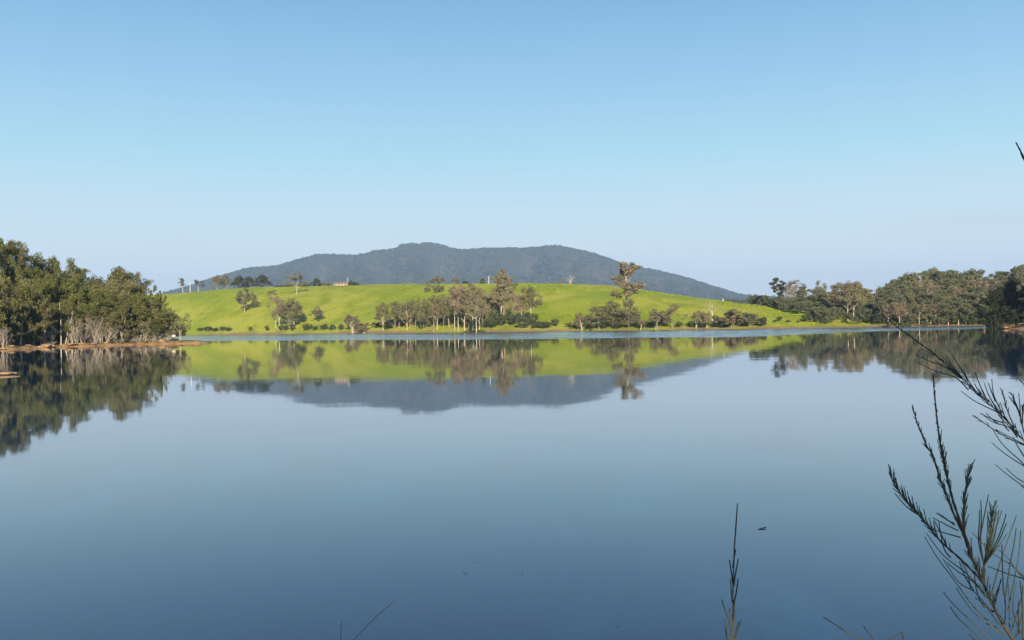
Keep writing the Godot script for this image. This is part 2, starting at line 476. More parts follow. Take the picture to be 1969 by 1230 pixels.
func lake_mesh() -> ArrayMesh:
	var a := []
	a.resize(Mesh.ARRAY_MAX)
	a[Mesh.ARRAY_VERTEX] = PackedVector3Array([Vector3(-350, 0, 0), Vector3(350, 0, 0), Vector3(-350, 0, -700), Vector3(350, 0, -700)])
	a[Mesh.ARRAY_NORMAL] = PackedVector3Array([Vector3.UP, Vector3.UP, Vector3.UP, Vector3.UP])
	a[Mesh.ARRAY_TANGENT] = PackedFloat32Array([1, 0, 0, -1, 1, 0, 0, -1, 1, 0, 0, -1, 1, 0, 0, -1])
	a[Mesh.ARRAY_TEX_UV] = PackedVector2Array([Vector2(0, 0), Vector2(1, 0), Vector2(0, 1), Vector2(1, 1)])
	a[Mesh.ARRAY_INDEX] = PackedInt32Array([0, 2, 1, 1, 2, 3])
	var m := ArrayMesh.new()
	m.add_surface_from_arrays(Mesh.PRIMITIVE_TRIANGLES, a)
	return m

# ---------------------------------------------------------------- mountain
const MOUNTAIN_RIDGE := [[-2350.0,20.0],[-2067.0,102.0],[-1818.0,206.0],[-1773.0,230.0],[-1654.0,265.0],[-1561.0,297.0],[-1501.0,313.0],[-1419.0,336.0],[-1321.0,342.0],[-1253.0,348.0],[-1154.0,376.0],[-1061.0,400.0],[-998.0,404.0],[-906.0,400.0],[-844.0,397.0],[-796.0,401.0],[-739.0,420.0],[-669.0,422.0],[-612.0,432.0],[-598.0,449.0],[-575.0,451.0],[-527.0,453.0],[-491.0,450.0],[-471.0,461.0],[-429.0,457.0],[-372.0,445.0],[-330.0,430.0],[-288.0,419.0],[-246.0,418.0],[-190.0,420.0],[-119.0,423.0],[50.0,422.0],[162.0,424.0],[191.0,431.0],[233.0,432.0],[275.0,427.0],[317.0,415.0],[388.0,402.0],[430.0,393.0],[522.0,358.0],[595.0,332.0],[707.0,303.0],[831.0,277.0],[954.0,244.0],[1074.0,201.0],[1136.0,182.0],[1211.0,153.0],[1313.0,140.0],[1735.0,122.0],[2297.0,63.0]]

func mountain_at(x: float, d: float, f: FastNoiseLite) -> float:
	var top := lut(x, MOUNTAIN_RIDGE)
	var s := absf(d - 5000.0) / (1700.0 if d < 5000.0 else 1500.0)
	if s >= 1.0:
		return 0.0
	var p := pow(1.0 - s, 1.15) * (1.0 + 0.35 * s)
	var spur := -absf(f.get_noise_2d(x, d * 0.35)) * 0.75 * smoothstep(0.0, 0.35, s) * (1.0 - s)
	return top * (p + spur) + f.get_noise_2d(x * 9.0, d * 9.0) * 6.0 * (1.0 - s)

func blob(r: RandomNumberGenerator) -> ArrayMesh:
	# one rounded tree head of leaf sized faces on a low body
	var b := Buf.new()
	for k in 46:
		var o := rv(r)
		o.y = absf(o.y) * 1.1 - 0.1
		var v := r.randf_range(0.75, 1.25)
		b.leaf(o * r.randf_range(0.7, 1.0), (o + rv(r) * 0.5).normalized(), rv(r), 0.42, 0.3, Color(v, v, v))
	return b.mesh()

func stuff(called: String, label: String, m: Mesh, mat: Material, places: Array, tints := []) -> MultiMeshInstance3D:
	var mm := MultiMesh.new()
	mm.transform_format = MultiMesh.TRANSFORM_3D
	mm.use_colors = tints.size() > 0
	mm.mesh = m
	mm.instance_count = places.size()
	for k in places.size():
		mm.set_instance_transform(k, places[k])
		if tints.size():
			mm.set_instance_color(k, tints[k])
	var o := MultiMeshInstance3D.new()
	o.name = numbered(called)
	o.multimesh = mm
	o.material_override = mat
	o.set_meta("kind", "stuff")
	o.set_meta("label", label)
	add_child(o, true)
	return o

# ---------------------------------------------------------------- twigs in front of the camera
func spray_part(called: String, p: Array, r0: float, r1: float, mat: Material, parent: Node3D, knots := 0) -> void:
	var curve := Curve3D.new()
	for k in p.size():
		var tan: Vector3 = (p[mini(k + 1, p.size() - 1)] - p[maxi(k - 1, 0)]) / 6.0
		curve.add_point(p[k], -tan, tan)
	curve.bake_interval = 0.02
	var pts := PackedVector3Array()
	var rad := PackedFloat32Array()
	var n := maxi(4, p.size() * 4)
	for k in n + 1:
		var t := float(k) / n
		pts.append(curve.sample_baked(curve.get_baked_length() * t))
		rad.append(lerpf(r0, r1, t) * (1.0 + (0.22 * sin(k * 2.4) if knots else 0.0)))
	var b := Buf.new()
	b.tube(pts, rad, 6, Color.WHITE)
	part(called, b.mesh(), mat, parent)

func spray_needles(rows: Array, parent: Node3D, mat: Material, r0 := 0.00115, r1 := 0.0007) -> void:
	var b := Buf.new()
	for k in rows:
		b.tube(PackedVector3Array(k), PackedFloat32Array([r0, lerpf(r0, r1, 0.4), r1]), 5, Color.WHITE)
	var o := part("needles", b.mesh(), mat, parent)
	o.set_meta("kind", "stuff")

func vs(a: Array) -> Array:
	var out := []
	for k in a.size() / 3:
		out.append(Vector3(a[k * 3], a[k * 3 + 1], a[k * 3 + 2]))
	return out

# ---------------------------------------------------------------- the scene
func _ready() -> void:
	var cam := Camera3D.new()
	cam.name = "camera"
	cam.position = Vector3(0, 2.5, 0)
	cam.rotation_order = EULER_ORDER_YXZ
	cam.rotation = Vector3(0.006926, 0, -0.015499)
	cam.fov = 38.2003
	cam.near = 0.1
	cam.far = 20000.0
	add_child(cam)
	var sky := Sky.new()
	var pan := PanoramaSkyMaterial.new()
	pan.panorama = sky_panorama()
	sky.sky_material = pan
	var env := Environment.new()
	env.background_mode = Environment.BG_SKY
	env.sky = sky
	env.tonemap_mode = Environment.TONE_MAPPER_LINEAR
	env.tonemap_exposure = EXPOSURE
	env.fog_enabled = true
	env.fog_density = 0.000115
	env.fog_light_color = Color(0.67, 0.815, 0.98)
	env.sdfgi_enabled = true
	env.ssao_enabled = true
	env.ssil_enabled = true
	var we := WorldEnvironment.new()
	we.name = "environment"
	we.environment = env
	add_child(we)
	var sun := DirectionalLight3D.new()
	sun.name = "sun"
	sun.light_energy = 1.5
	sun.light_color = Color(1.0, 0.93, 0.8)
	sun.light_angular_distance = 0.5
	sun.shadow_enabled = true
	sun.look_at_from_position(Vector3(0.08, tan(deg_to_rad(19.0)), 1.0), Vector3.ZERO)
	add_child(sun)

	make_materials()
	make_setting()
	make_kinds()
	plant_trees()
	for k in kinds.values():
		for v in k.all:
			v.node.free()
	make_small_things()
	make_sprays()

func make_setting() -> void:
	var f := FastNoiseLite.new()
	f.seed = 8
	f.frequency = 0.012
	f.fractal_octaves = 4
	# the low ground under and behind everything, out to the horizon
	var hs := PackedFloat32Array()
	for j in 47:
		for k in 41:
			var d := -400.0 + 200.0 * j
			hs.append(-4.0 if d < 800.0 else 4.0)
	structure("ground", sheet(-4000, 4000, 40, -400, 8800, 46, hs, func(_x, _d, _h): return Color(0.1, 0.11, 0.04)), mats.pasture, "low open ground stretching to the horizon")
	structure("lake", lake_mesh(), lake_material(), "calm blue lake mirroring the hill, with a wind rippled band along the far shore")
	# green hill
	var x0 := -430.0
	var nx := 210
	var nd := 190
	hs = PackedFloat32Array()
	hs.resize((nx + 1) * (nd + 1))
	for k in nx + 1:
		var x := x0 + 3.0 * k
		var s := slut(x, SHORE)
		var c := slut(x, CREST)
		var t := slut(x, CREST_HEIGHT)
		for j in nd + 1:
			hs[j * (nx + 1) + k] = hill_at(x, 330.0 + 3.0 * j, s, c, t)
	var grass := func(x: float, d: float, h: float) -> Color:
		var s := slut(x, SHORE)
		var c := slut(x, CREST)
		var n1 := f.get_noise_2d(x, d)
		var n2 := f.get_noise_2d(x * 6.0 + 300.0, d * 2.5)
		var col := Color(0.228, 0.282, 0.024).lerp(Color(0.345, 0.342, 0.05), clampf(0.5 + n1 * 1.9, 0, 1))
		col = col.lerp(Color(0.18, 0.235, 0.012), clampf(n2 * 1.8, 0, 0.8))
		var t := (d - s) / maxf(c - s, 18.0)
		# drier grass along the crest, most of all on the spur at the right end
		var dry := smoothstep(0.72, 0.98, t) * (0.35 + 1.1 * smoothstep(20.0, 90.0, x)) + smoothstep(26.0, 4.0, Vector2((x + 88.0) * 0.8, (d - 660.0) * 0.6).length()) * 0.9
		col = col.lerp(Color(0.42, 0.3, 0.08), clampf(dry * (0.65 + n1), 0, 0.75))
		# bare mud along the water
		var strip := 0.8 + 1.5 * n2 + 2.2 * smoothstep(70.0, 130.0, x) + 2.5 * smoothstep(0.1, 0.35, n1)
		col = col.lerp(Color(0.24, 0.17, 0.1), smoothstep(strip + 2.0, strip - 1.0, d - s))
		return col
	structure("hill", sheet(x0, x0 + 3.0 * nx, nx, 330, 330 + 3.0 * nd, nd, hs, grass), mats.pasture, "long green grass hill across the lake, dry yellow along its crest")
	# wooded point on the left
	hs = PackedFloat32Array()
	for j in 141:
		for k in 221:
			hs.append(point(-270.0 + 1.0 * k, 105.0 + 1.5 * j))
	var litter := func(x: float, d: float, h: float) -> Color:
		var q := point_q(x, d)
		var n1 := f.get_noise_2d(x * 12.0, d * 12.0)
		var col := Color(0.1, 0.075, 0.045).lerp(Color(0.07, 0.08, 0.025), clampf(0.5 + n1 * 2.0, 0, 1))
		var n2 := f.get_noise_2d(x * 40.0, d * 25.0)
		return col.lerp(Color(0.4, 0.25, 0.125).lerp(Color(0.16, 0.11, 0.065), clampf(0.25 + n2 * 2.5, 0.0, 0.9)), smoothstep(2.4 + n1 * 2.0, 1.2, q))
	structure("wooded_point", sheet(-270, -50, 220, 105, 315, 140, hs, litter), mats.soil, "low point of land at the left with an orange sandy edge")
	# forest hill on the right
	hs = PackedFloat32Array()
	for j in 100:
		for k in 102:
			hs.append(ridge(118.0 + 3.0 * k, 335.0 + 3.0 * j))
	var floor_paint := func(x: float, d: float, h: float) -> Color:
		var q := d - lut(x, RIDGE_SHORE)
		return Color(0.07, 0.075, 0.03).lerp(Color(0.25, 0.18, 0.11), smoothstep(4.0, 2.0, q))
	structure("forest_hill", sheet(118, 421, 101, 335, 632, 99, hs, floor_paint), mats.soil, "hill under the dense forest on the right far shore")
	# headland, right
	hs = PackedFloat32Array()
	for j in 98:
		for k in 81:
			hs.append(head(60.0 + 2.0 * k, 62.0 + 2.0 * j))
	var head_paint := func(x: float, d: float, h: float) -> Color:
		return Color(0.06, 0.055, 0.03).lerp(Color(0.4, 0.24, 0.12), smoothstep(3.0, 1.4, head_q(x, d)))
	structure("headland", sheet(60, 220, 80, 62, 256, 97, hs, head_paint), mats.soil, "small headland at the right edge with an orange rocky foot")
	# the bank under the camera
	hs = PackedFloat32Array()
	for j in 61:
		for k in 81:
			hs.append(bank(-40.0 + k, -50.0 + j))
	structure("near_bank", sheet(-40, 40, 80, -50, 10, 60, hs, func(_x, _d, _h): return Color(0.13, 0.1, 0.06)), mats.soil, "earth bank at the near edge of the lake")
	# mountain
	var mf := FastNoiseLite.new()
	mf.seed = 3
	mf.frequency = 0.0022
	mf.fractal_octaves = 3
	hs = PackedFloat32Array()
	for j in 81:
		for k in 181:
			hs.append(mountain_at(-2500.0 + 25.0 * k, 3300.0 + 40.0 * j, mf))
	var wood := func(x: float, d: float, h: float) -> Color:
		var n := mf.get_noise_2d(x * 5.0, d * 5.0)
		return Color(0.05, 0.055, 0.03).lerp(Color(0.085, 0.07, 0.05), clampf(0.4 + n * 1.5, 0, 1))
	structure("mountain", sheet(-2500, 2025, 181 - 1, 3300, 6500, 80, hs, wood), mats.slope, "long blue forested mountain behind the green hill")
	var r := RandomNumberGenerator.new()
	r.seed = 12
	var places := []
	var tints := []
	for k in 26000:
		var x := r.randf_range(-1950, 1750)
		var d := r.randf_range(3500, 5060) if k % 3 else r.randf_range(4820, 5030)
		var h := mountain_at(x, d, mf)
		if h < 60.0:
			continue
		var s := r.randf_range(6.0, 11.0)
		places.append(Transform3D(Basis(Vector3.UP, r.randf() * TAU).scaled(Vector3(s, s * r.randf_range(0.7, 1.2), s)), Vector3(x, h - 1.0, -d)))
		var v := r.randf_range(0.85, 1.15)
		tints.append(Color(0.052 * v, 0.057 * v, 0.032 * v) if r.randf() < 0.97 else Color(0.085, 0.07, 0.05))
	stuff("mountain_forest", "unbroken forest covering the mountain", blob(r), plain("mountain leaves", Color.WHITE, 0.9, true, 0.1), places, tints)
	# low wooded rise between the hill and the mountain, on the right
	hs = PackedFloat32Array()
	for j in 21:
		for k in 61:
			var x := -50.0 + 20.0 * k
			var d := 800.0 + 30.0 * j
			hs.append(lut(d, [[800.0, 2.0], [1000.0, 10.0], [1250.0, 16.0], [1400.0, 6.0]]) + 3.0 * sin(x * 0.012 + 2.0))
	structure("wooded_rise", sheet(-50, 1150, 60, 800, 1400, 20, hs, func(_x, _d, _h): return Color(0.06, 0.07, 0.03)), mats.slope, "low rise of land behind the right end of the green hill")
	# grass tufts that roughen the pasture
	var b := Buf.new()
	for k in 7:
		var a := k * 0.9
		var o := Vector3(cos(a), 0, sin(a)) * 0.25
		b.leaf(o + Vector3(0, 0.2, 0), Vector3(cos(a * 1.7), 0.5, sin(a * 1.7)).normalized(), Vector3(o.x, 1.0, o.z), 0.26, 0.14, Color.WHITE)
	places = []
	tints = []
	for k in 34000:
		var x := r.randf_range(-300, 175)
		var s := slut(x, SHORE)
		var d := s + 6.0 + (slut(x, CREST) + 15.0 - s) * r.randf()
		if f.get_noise_2d(x * 3.0, d * 2.0) + r.randf_range(-0.3, 0.3) < 0.02:
			continue
		var sc := r.randf_range(0.4, 0.9)
		places.append(Transform3D(Basis(Vector3.UP, r.randf() * TAU).scaled(Vector3(sc * 1.5, sc, sc * 1.5)), Vector3(x, hill(x, d) - 0.05, -d)))
		var v := r.randf_range(0.75, 1.1)
		tints.append(Color(0.27 * v, 0.32 * v, 0.018 * v))
	stuff("pasture_grass", "tufts of long grass all over the green hill", b.mesh(), plain("grass tuft", Color.WHITE, 0.9, true, 0.15), places, tints)

func plant_trees() -> void:
	plant("thin_gum", "grey", "thin small gum on the hill crest left of the pale power pole", "trees along the skyline of the green hill", [[-263.9,742,12.4,8.1,2.03]])
	plant("thin_gum", "grey", "slender gum on the hill crest just right of the pale power pole", "trees along the skyline of the green hill", [[-252.1,744,10.1,10.9,0.95]])
	plant("gum_round", "brown", "brownish gum at the start of the dark clump on the hill crest", "trees along the skyline of the green hill", [[-235.7,740,12.5,11.5,4.09]])
	plant("gum_round", "olive", "broad gum between the brownish gum and the dark round trees on the crest", "trees along the skyline of the green hill", [[-232.0,748,13.4,12.6,0.45]])
	plant("pine_round", "dark", "dark round tree on the hill crest, first of three", "trees along the skyline of the green hill", [[-218.8,742,11.4,11.9,3.37]])
	plant("pine_round", "dark", "dark round tree on the hill crest, middle of three", "trees along the skyline of the green hill", [[-212.7,750,11.0,11.2,2.3]])
	plant("pine_round", "dark", "dark round tree on the hill crest, tallest and last of three", "trees along the skyline of the green hill", [[-199.6,742,11.7,13.1,0.36]])
	plant("gum_umbrella", "brown", "flat crowned gum standing alone just below the hill crest", "lone gum trees scattered over the green hill", [[-147.9,636.5,15.4,15.0,3.19]])
	plant("shrub", "olive", "low end of the hedge row on the hill crest", "hedge bushes on the hill crest", [[-184.8,738,2.8,10.8,2.72]])
	plant("shrub", "lime", "low pale hedge bush behind the flat crowned gum", "hedge bushes on the hill crest", [[-177.4,742,3.8,14.2,0.57]])
	plant("shrub", "lime", "pale hedge bush beside the dark garden tree", "hedge bushes on the hill crest", [[-166.6,742,5.7,14.2,5.19]])
	plant("pine_round", "garden", "dark green garden tree left of the farmhouse", "trees along the skyline of the green hill", [[-155.7,738,8.2,9.5,0.78]])
	plant("shrub", "brown", "brown bush against the left end of the farmhouse", "bushes round the farmhouse", [[-146.0,735,5.6,10.8,3.94]])
	plant("shrub", "garden", "green bush at the right end of the farmhouse", "bushes round the farmhouse", [[-124.4,732,6.9,11.5,3.62]])
	plant("shrub", "dark", "small dark bush in the row along the hill crest right, first from the left", "row of small dark bushes on the hill crest", [[-114.1,722,2.7,6.5,6.13]])
	plant("shrub", "dark", "small dark bush in the row along the hill crest right, second from the left", "row of small dark bushes on the hill crest", [[-108.8,722,2.8,4.9,5.39]])
	plant("shrub", "dark", "small dark bush in the row along the hill crest right, third from the left", "row of small dark bushes on the hill crest", [[-104.4,722,2.1,5.7,0.91]])
	plant("shrub", "dark", "small dark bush in the row along the hill crest right, fourth from the left", "row of small dark bushes on the hill crest", [[-98.7,722,2.4,7.3,1.94]])
	plant("shrub", "dark", "small dark bush in the row along the hill crest right, fifth from the left", "row of small dark bushes on the hill crest", [[-92.6,722,2.6,5.7,1.13]])
	plant("shrub", "dark", "small dark bush in the row along the hill crest right, sixth from the left", "row of small dark bushes on the hill crest", [[-86.9,722,2.9,4.9,4.01]])
	plant("shrub", "dark", "small dark bush in the row along the hill crest right, seventh from the left", "row of small dark bushes on the hill crest", [[-82.0,722,3.2,7.3,3.44]])
	plant("shrub", "dark", "small dark bush in the row along the hill crest right, eighth from the left", "row of small dark bushes on the hill crest", [[-77.1,722,2.8,5.3,0.37]])
	plant("shrub", "dark", "small dark bush in the row along the hill crest right, ninth from the left", "row of small dark bushes on the hill crest", [[-72.7,722,2.5,6.5,4.27]])
	plant("shrub", "dark", "small dark bush in the row along the hill crest right, tenth from the left", "row of small dark bushes on the hill crest", [[-67.8,722,3.3,5.7,1.97]])
	plant("gum_round", "brown", "brownish rounded gum on the crest behind the left of the grove", "trees along the skyline of the green hill", [[-53.9,690,8.3,13.4,3.68]])
	plant("gum_round", "brown", "small thin gum below the crest, left of the brownish rounded gum", "trees along the skyline of the green hill", [[-51.8,573.0,7.7,4.5,2.85]])
	plant("shrub", "grey", "grey bush on the slope under the brownish rounded gum", "lone gum trees scattered over the green hill", [[-44.2,565.5,4.9,8.3,4.99]])
	plant("shrub", "dark", "small dark bush at the foot of the small thin gum", "lone gum trees scattered over the green hill", [[-53.1,576.0,3.0,4.5,1.53]])
	plant("gum_round", "brown", "gum on the crest behind the tall trunks of the grove", "trees along the skyline of the green hill", [[-41.2,685,7.9,8.0,3.61]])
	plant("pine_round", "garden", "small cone shaped green tree on the crest by the pale pole", "trees along the skyline of the green hill", [[-21.1,672,6.0,4.3,3.3]])
	plant("shrub", "dark", "low dark bush on the crest behind the grove", "trees along the skyline of the green hill", [[-33.6,672,3.7,6.1,4.58]])
	plant("shrub", "dark", "low dark bush on the crest beside the bare white tree", "trees along the skyline of the green hill", [[30.0,640,3.2,10.8,6.16]])
	plant("shrub", "brown", "ragged brown bush on the crest beside the bare white tree", "trees along the skyline of the green hill", [[34.0,640,6.3,5.8,2.63]])
	plant("dead_tree", "dead", "bare white dead tree standing on the crest of the hill", "", [[40.0,632,12.1,8.8,4.75]])
	plant("gum_round", "olive", "lone rounded gum with its shadow on the open grass slope", "lone gum trees scattered over the green hill", [[-174.9,604.0,16.7,17.6,0.95]])
	plant("thin_gum", "pink", "sparse small gum above the pinkish gums on the slope", "lone gum trees scattered over the green hill", [[-160.7,624.5,7.0,8.2,3.07]])
	plant("pale_gum", "pink", "tall pinkish gum, left one of the pair with pale trunks", "lone gum trees scattered over the green hill", [[-139.1,544.5,19.6,11.2,0.25]])
	plant("pale_gum", "pink", "pinkish gum, right one of the pair with pale trunks", "lone gum trees scattered over the green hill", [[-135.5,537.5,18.8,10.2,4.2]])
	plant("gum_round", "brown", "brown gum with pale trunk, left of the two beside the pinkish pair", "lone gum trees scattered over the green hill", [[-129.5,539.0,15.1,11.9,4.8]])
	plant("gum_round", "olive", "bushy gum with pale trunk and wide shadow right of the pinkish pair", "lone gum trees scattered over the green hill", [[-126.1,535.0,17.7,17.3,3.6]])
	plant("gum_round", "grey", "small rounded gum by itself right of the pale trunked gums", "lone gum trees scattered over the green hill", [[-112.5,533.5,9.8,8.6,5.5]])
	plant("paperbark", "brown", "leaning paperbark at the water's edge left of the grove", "low trees along the far shore", [[-84.4,487,10.2,11.7,1.97]])
	plant("paperbark", "pink", "low tangled paperbark beside the leaning one at the water's edge", "low trees along the far shore", [[-77.1,481,5.8,10.2,4.37]])
	plant("paperbark", "olive", "outermost left tree of the far shore grove, low and leaning out", "gum trees in the grove on the far shore", [[-66.3,477.0,14.7,10.1,3.73]])
	plant("gum_open", "olive", "second tree from the left end of the grove, with low forked trunks", "gum trees in the grove on the far shore", [[-59.7,471.5,15.1,13.5,3.64]])
	plant("gum_open", "brown", "brown crowned tree in the left part of the grove above the bare bank", "gum trees in the grove on the far shore", [[-52.9,465.5,15.2,13.4,2.86]])
	plant("gum_open", "olive", "olive tree in the left part of the grove next to the brown crowned one", "gum trees in the grove on the far shore", [[-48.3,461.5,15.6,11.7,5.27]])
	plant("gum_open", "olive", "slim olive tree in the middle left of the grove over orange bank", "gum trees in the grove on the far shore", [[-43.8,458.5,16.5,10.1,5.93]])
	plant("gum_open", "olive", "broad olive tree in the middle left of the grove leaning over water", "gum trees in the grove on the far shore", [[-38.3,451.0,17.7,15.2,2.98]])
	plant("gum_open", "olive", "dark leafed tree just left of the tall pale trunks of the grove", "gum trees in the grove on the far shore", [[-33.2,448.0,17.9,12.1,4.17]])
	plant("gum_tall", "brown", "tall thin crowned gum, first of the tall pale trunks of the grove", "gum trees in the grove on the far shore", [[-27.4,442.5,22.2,10.8,0.38]])
	plant("gum_tall", "pink", "pale tall trunk close beside the first tall gum of the grove", "gum trees in the grove on the far shore", [[-25.7,439.5,23.0,9.3,4.41]])
	plant("gum_open", "pink", "brown pinkish gum among the tall pale trunks of the grove", "gum trees in the grove on the far shore", [[-22.6,437.5,21.4,14.0,4.06]])
	plant("gum_tall", "brown", "tallest broad crowned gum in the centre of the grove", "gum trees in the grove on the far shore", [[-18.5,433.0,22.8,16.3,6.24]])
	plant("gum_tall", "brown", "gum with twin pale trunk right of the grove centre", "gum trees in the grove on the far shore", [[-15.3,395.5,19.2,11.0,5.16]])
	plant("gum_open", "olive", "lower olive gum between the grove centre and the high crowned gum", "gum trees in the grove on the far shore", [[-13.8,432.5,17.5,11.0,1.79]])
	plant("gum_open", "pink", "pinkish gum left of the high crowned gum, its foot up the slope", "gum trees in the grove on the far shore", [[-9.3,440.0,13.6,13.4,2.42]])
	plant("gum_layer", "brown", "highest gum of the grove, its crown rising above the hill crest", "gum trees in the grove on the far shore", [[-5.3,433.0,26.5,15.8,4.2]])
	plant("gum_open", "pink", "thin open gum with white trunk right of the highest gum", "gum trees in the grove on the far shore", [[1.8,428.0,15.2,9.4,0.14]])
	plant("gum_open", "pink", "slender open gum between white trunk gum and the last gum", "gum trees in the grove on the far shore", [[4.4,428.5,13.7,7.2,2.9]])
	plant("gum_tall", "olive", "last gum at the right end of the grove with clear straight trunk", "gum trees in the grove on the far shore", [[9.0,425.5,18.2,12.5,1.06]])
	plant("gum_open", "brown", "gum of the second line of the grove, first from the left", "second line of the far shore grove", [[-57.8,473.5,11.6,11.6,2.5]])
	plant("gum_tall", "brown", "gum of the second line of the grove, second from the left", "second line of the far shore grove", [[-51.9,469.5,10.8,11.1,5.15]])
	plant("gum_tall", "grey", "gum of the second line of the grove, third from the left", "second line of the far shore grove", [[-46.3,466.0,10.6,9.7,6.01]])
	plant("gum_open", "olive", "gum of the second line of the grove, fourth from the left", "second line of the far shore grove", [[-42.6,461.0,12.2,8.6,3.05]])
	plant("gum_open", "pink", "gum of the second line of the grove, fifth from the left", "second line of the far shore grove", [[-36.7,452.5,14.1,13.0,3.83]])
	plant("gum_tall", "olive", "gum of the second line of the grove, sixth from the left", "second line of the far shore grove", [[-30.8,451.5,13.6,10.0,2.87]])
	plant("gum_tall", "grey", "gum of the second line of the grove, seventh from the left", "second line of the far shore grove", [[-25.7,445.5,18.3,9.3,0.39]])
	plant("gum_open", "olive", "gum of the second line of the grove, eighth from the left", "second line of the far shore grove", [[-23.1,441.0,20.0,8.2,0.64]])
	plant("gum_open", "olive", "gum of the second line of the grove, ninth from the left", "second line of the far shore grove", [[-20.8,441.5,16.9,12.0,5.49]])
	plant("gum_tall", "pink", "gum of the second line of the grove, tenth from the left", "second line of the far shore grove", [[-15.3,432.5,17.4,10.2,2.98]])
	plant("gum_open", "grey", "gum of the second line of the grove, eleventh from the left", "second line of the far shore grove", [[-11.5,437.0,13.4,9.4,1.96]])
	plant("gum_open", "brown", "gum of the second line of the grove, twelfth from the left", "second line of the far shore grove", [[-3.9,437.0,23.4,15.7,3.24]])
	plant("gum_open", "olive", "gum of the second line of the grove, thirteenth from the left", "second line of the far shore grove", [[4.4,432.0,12.1,8.1,4.76]])
	plant("paperbark", "olive", "low bushy paperbark filling in beneath the crowns of the grove, first from the left", "low trees beneath the grove", [[-65.2,489.1,2.8,11.7,1.87]])
	plant("paperbark", "shore", "low bushy paperbark filling in beneath the crowns of the grove, second from the left", "low trees beneath the grove", [[-57.9,483.7,1.6,10.2,4.04]])
	plant("paperbark", "olive", "low bushy paperbark filling in beneath the crowns of the grove, third from the left", "low trees beneath the grove", [[-52.0,479.1,3.4,10.8,0.57]])
	plant("paperbark", "grey", "low bushy paperbark filling in beneath the crowns of the grove, fourth from the left", "low trees beneath the grove", [[-43.3,472.3,2.7,12.0,5.31]])
	plant("paperbark", "olive", "low bushy paperbark filling in beneath the crowns of the grove, fifth from the left", "low trees beneath the grove", [[-36.7,467.1,1.9,11.2,3.26]])
	plant("paperbark", "brown", "low bushy paperbark filling in beneath the crowns of the grove, sixth from the left", "low trees beneath the grove", [[-30.9,462.5,3.4,9.8,5.7]])
	plant("paperbark", "olive", "low bushy paperbark filling in beneath the crowns of the grove, seventh from the left", "low trees beneath the grove", [[-24.4,457.2,3.8,11.6,2.23]])
	plant("paperbark", "olive", "low bushy paperbark filling in beneath the crowns of the grove, eighth from the left", "low trees beneath the grove", [[-12.5,447.3,4.5,12.6,1.4]])
	plant("paperbark", "grey", "low bushy paperbark filling in beneath the crowns of the grove, ninth from the left", "low trees beneath the grove", [[-2.4,438.5,3.6,11.1,3.4]])
	plant("bush_tree", "olive", "domed bushy tree massed among the right far shore trees, first from the left", "bushy trees massed along the right far shore", [[33.8,399.5,5.6,9.9,3.16]])
	plant("bush_tree", "grey", "domed bushy tree massed among the right far shore trees, second from the left", "bushy trees massed along the right far shore", [[39.8,396.3,8.2,11.6,4.0]])
	plant("bush_tree", "olive", "domed bushy tree massed among the right far shore trees, third from the left", "bushy trees massed along the right far shore", [[45.0,393.4,8.9,11.5,3.85]])
	plant("bush_tree", "olive", "domed bushy tree massed among the right far shore trees, fourth from the left", "bushy trees massed along the right far shore", [[47.1,392.2,4.9,10.3,4.95]])
	plant("bush_tree", "grey", "domed bushy tree massed among the right far shore trees, sixth from the left", "bushy trees massed along the right far shore", [[50.9,390.6,6.6,9.7,4.76]])
	plant("bush_tree", "olive", "domed bushy tree massed among the right far shore trees, fifth from the left", "bushy trees massed along the right far shore", [[48.6,391.6,6.9,8.6,1.23]])
	plant("bush_tree", "grey", "domed bushy tree massed among the right far shore trees, ninth from the left", "bushy trees massed along the right far shore", [[87.7,375.0,4.2,9.9,1.5]])
	plant("bush_tree", "brown", "domed bushy tree massed among the right far shore trees, tenth from the left", "bushy trees massed along the right far shore", [[93.0,375.0,4.3,9.3,2.52]])
	plant("bush_tree", "brown", "domed bushy tree massed among the right far shore trees, seventh from the left", "bushy trees massed along the right far shore", [[63.0,385.6,4.9,9.6,5.04]])
	plant("bush_tree", "grey", "domed bushy tree massed among the right far shore trees, eighth from the left", "bushy trees massed along the right far shore", [[78.0,379.2,3.8,8.3,1.26]])
	plant("paperbark", "brown", "small open tree at the left end of the clump under the tallest gum", "trees in the shore clump under the tallest gum", [[30.0,396,7.8,6.7,3.09]])
	plant("gum_open", "olive", "leafy dark tree left of the tallest gum at the shore", "trees in the shore clump under the tallest gum", [[36.8,393,10.7,13.9,4.59]])
	plant("gum_open", "olive", "spreading tree just left of the tallest gum's trunk", "trees in the shore clump under the tallest gum", [[42.6,393,11.9,13.3,6.21]])
	plant("gum_layer", "brown", "tallest gum of the far shore, its narrow crown reaching above the mountain foot", "", [[49.2,400,26.6,14.1,4.96]])
	plant("gum_open", "olive", "bushy tree under the right side of the tallest gum", "trees in the shore clump under the tallest gum", [[49.0,388,12.9,11.1,2.97]])
	plant("paperbark", "pink", "small leaning pale paperbark alone right of the tallest gum", "low trees along the far shore", [[53.2,382,4.4,4.8,1.22]])
	plant("paperbark", "brown", "left one of two brownish bushy trees on the bank right of the tallest gum", "low trees along the far shore", [[59.5,381,8.6,8.6,3.8]])
	plant("gum_open", "brown", "right and taller one of two brownish bushy trees, with pale leaning trunk", "low trees along the far shore", [[65.6,379,10.5,10.9,2.16]])
	plant("paperbark", "brown", "narrow bushy tree just left of the dead white tree", "low trees along the far shore", [[74.8,375,7.5,5.3,5.08]])
	plant("paperbark", "brown", "small bushy tree at the foot of the dead white tree", "low trees along the far shore", [[78.8,374,6.9,5.8,4.54]])
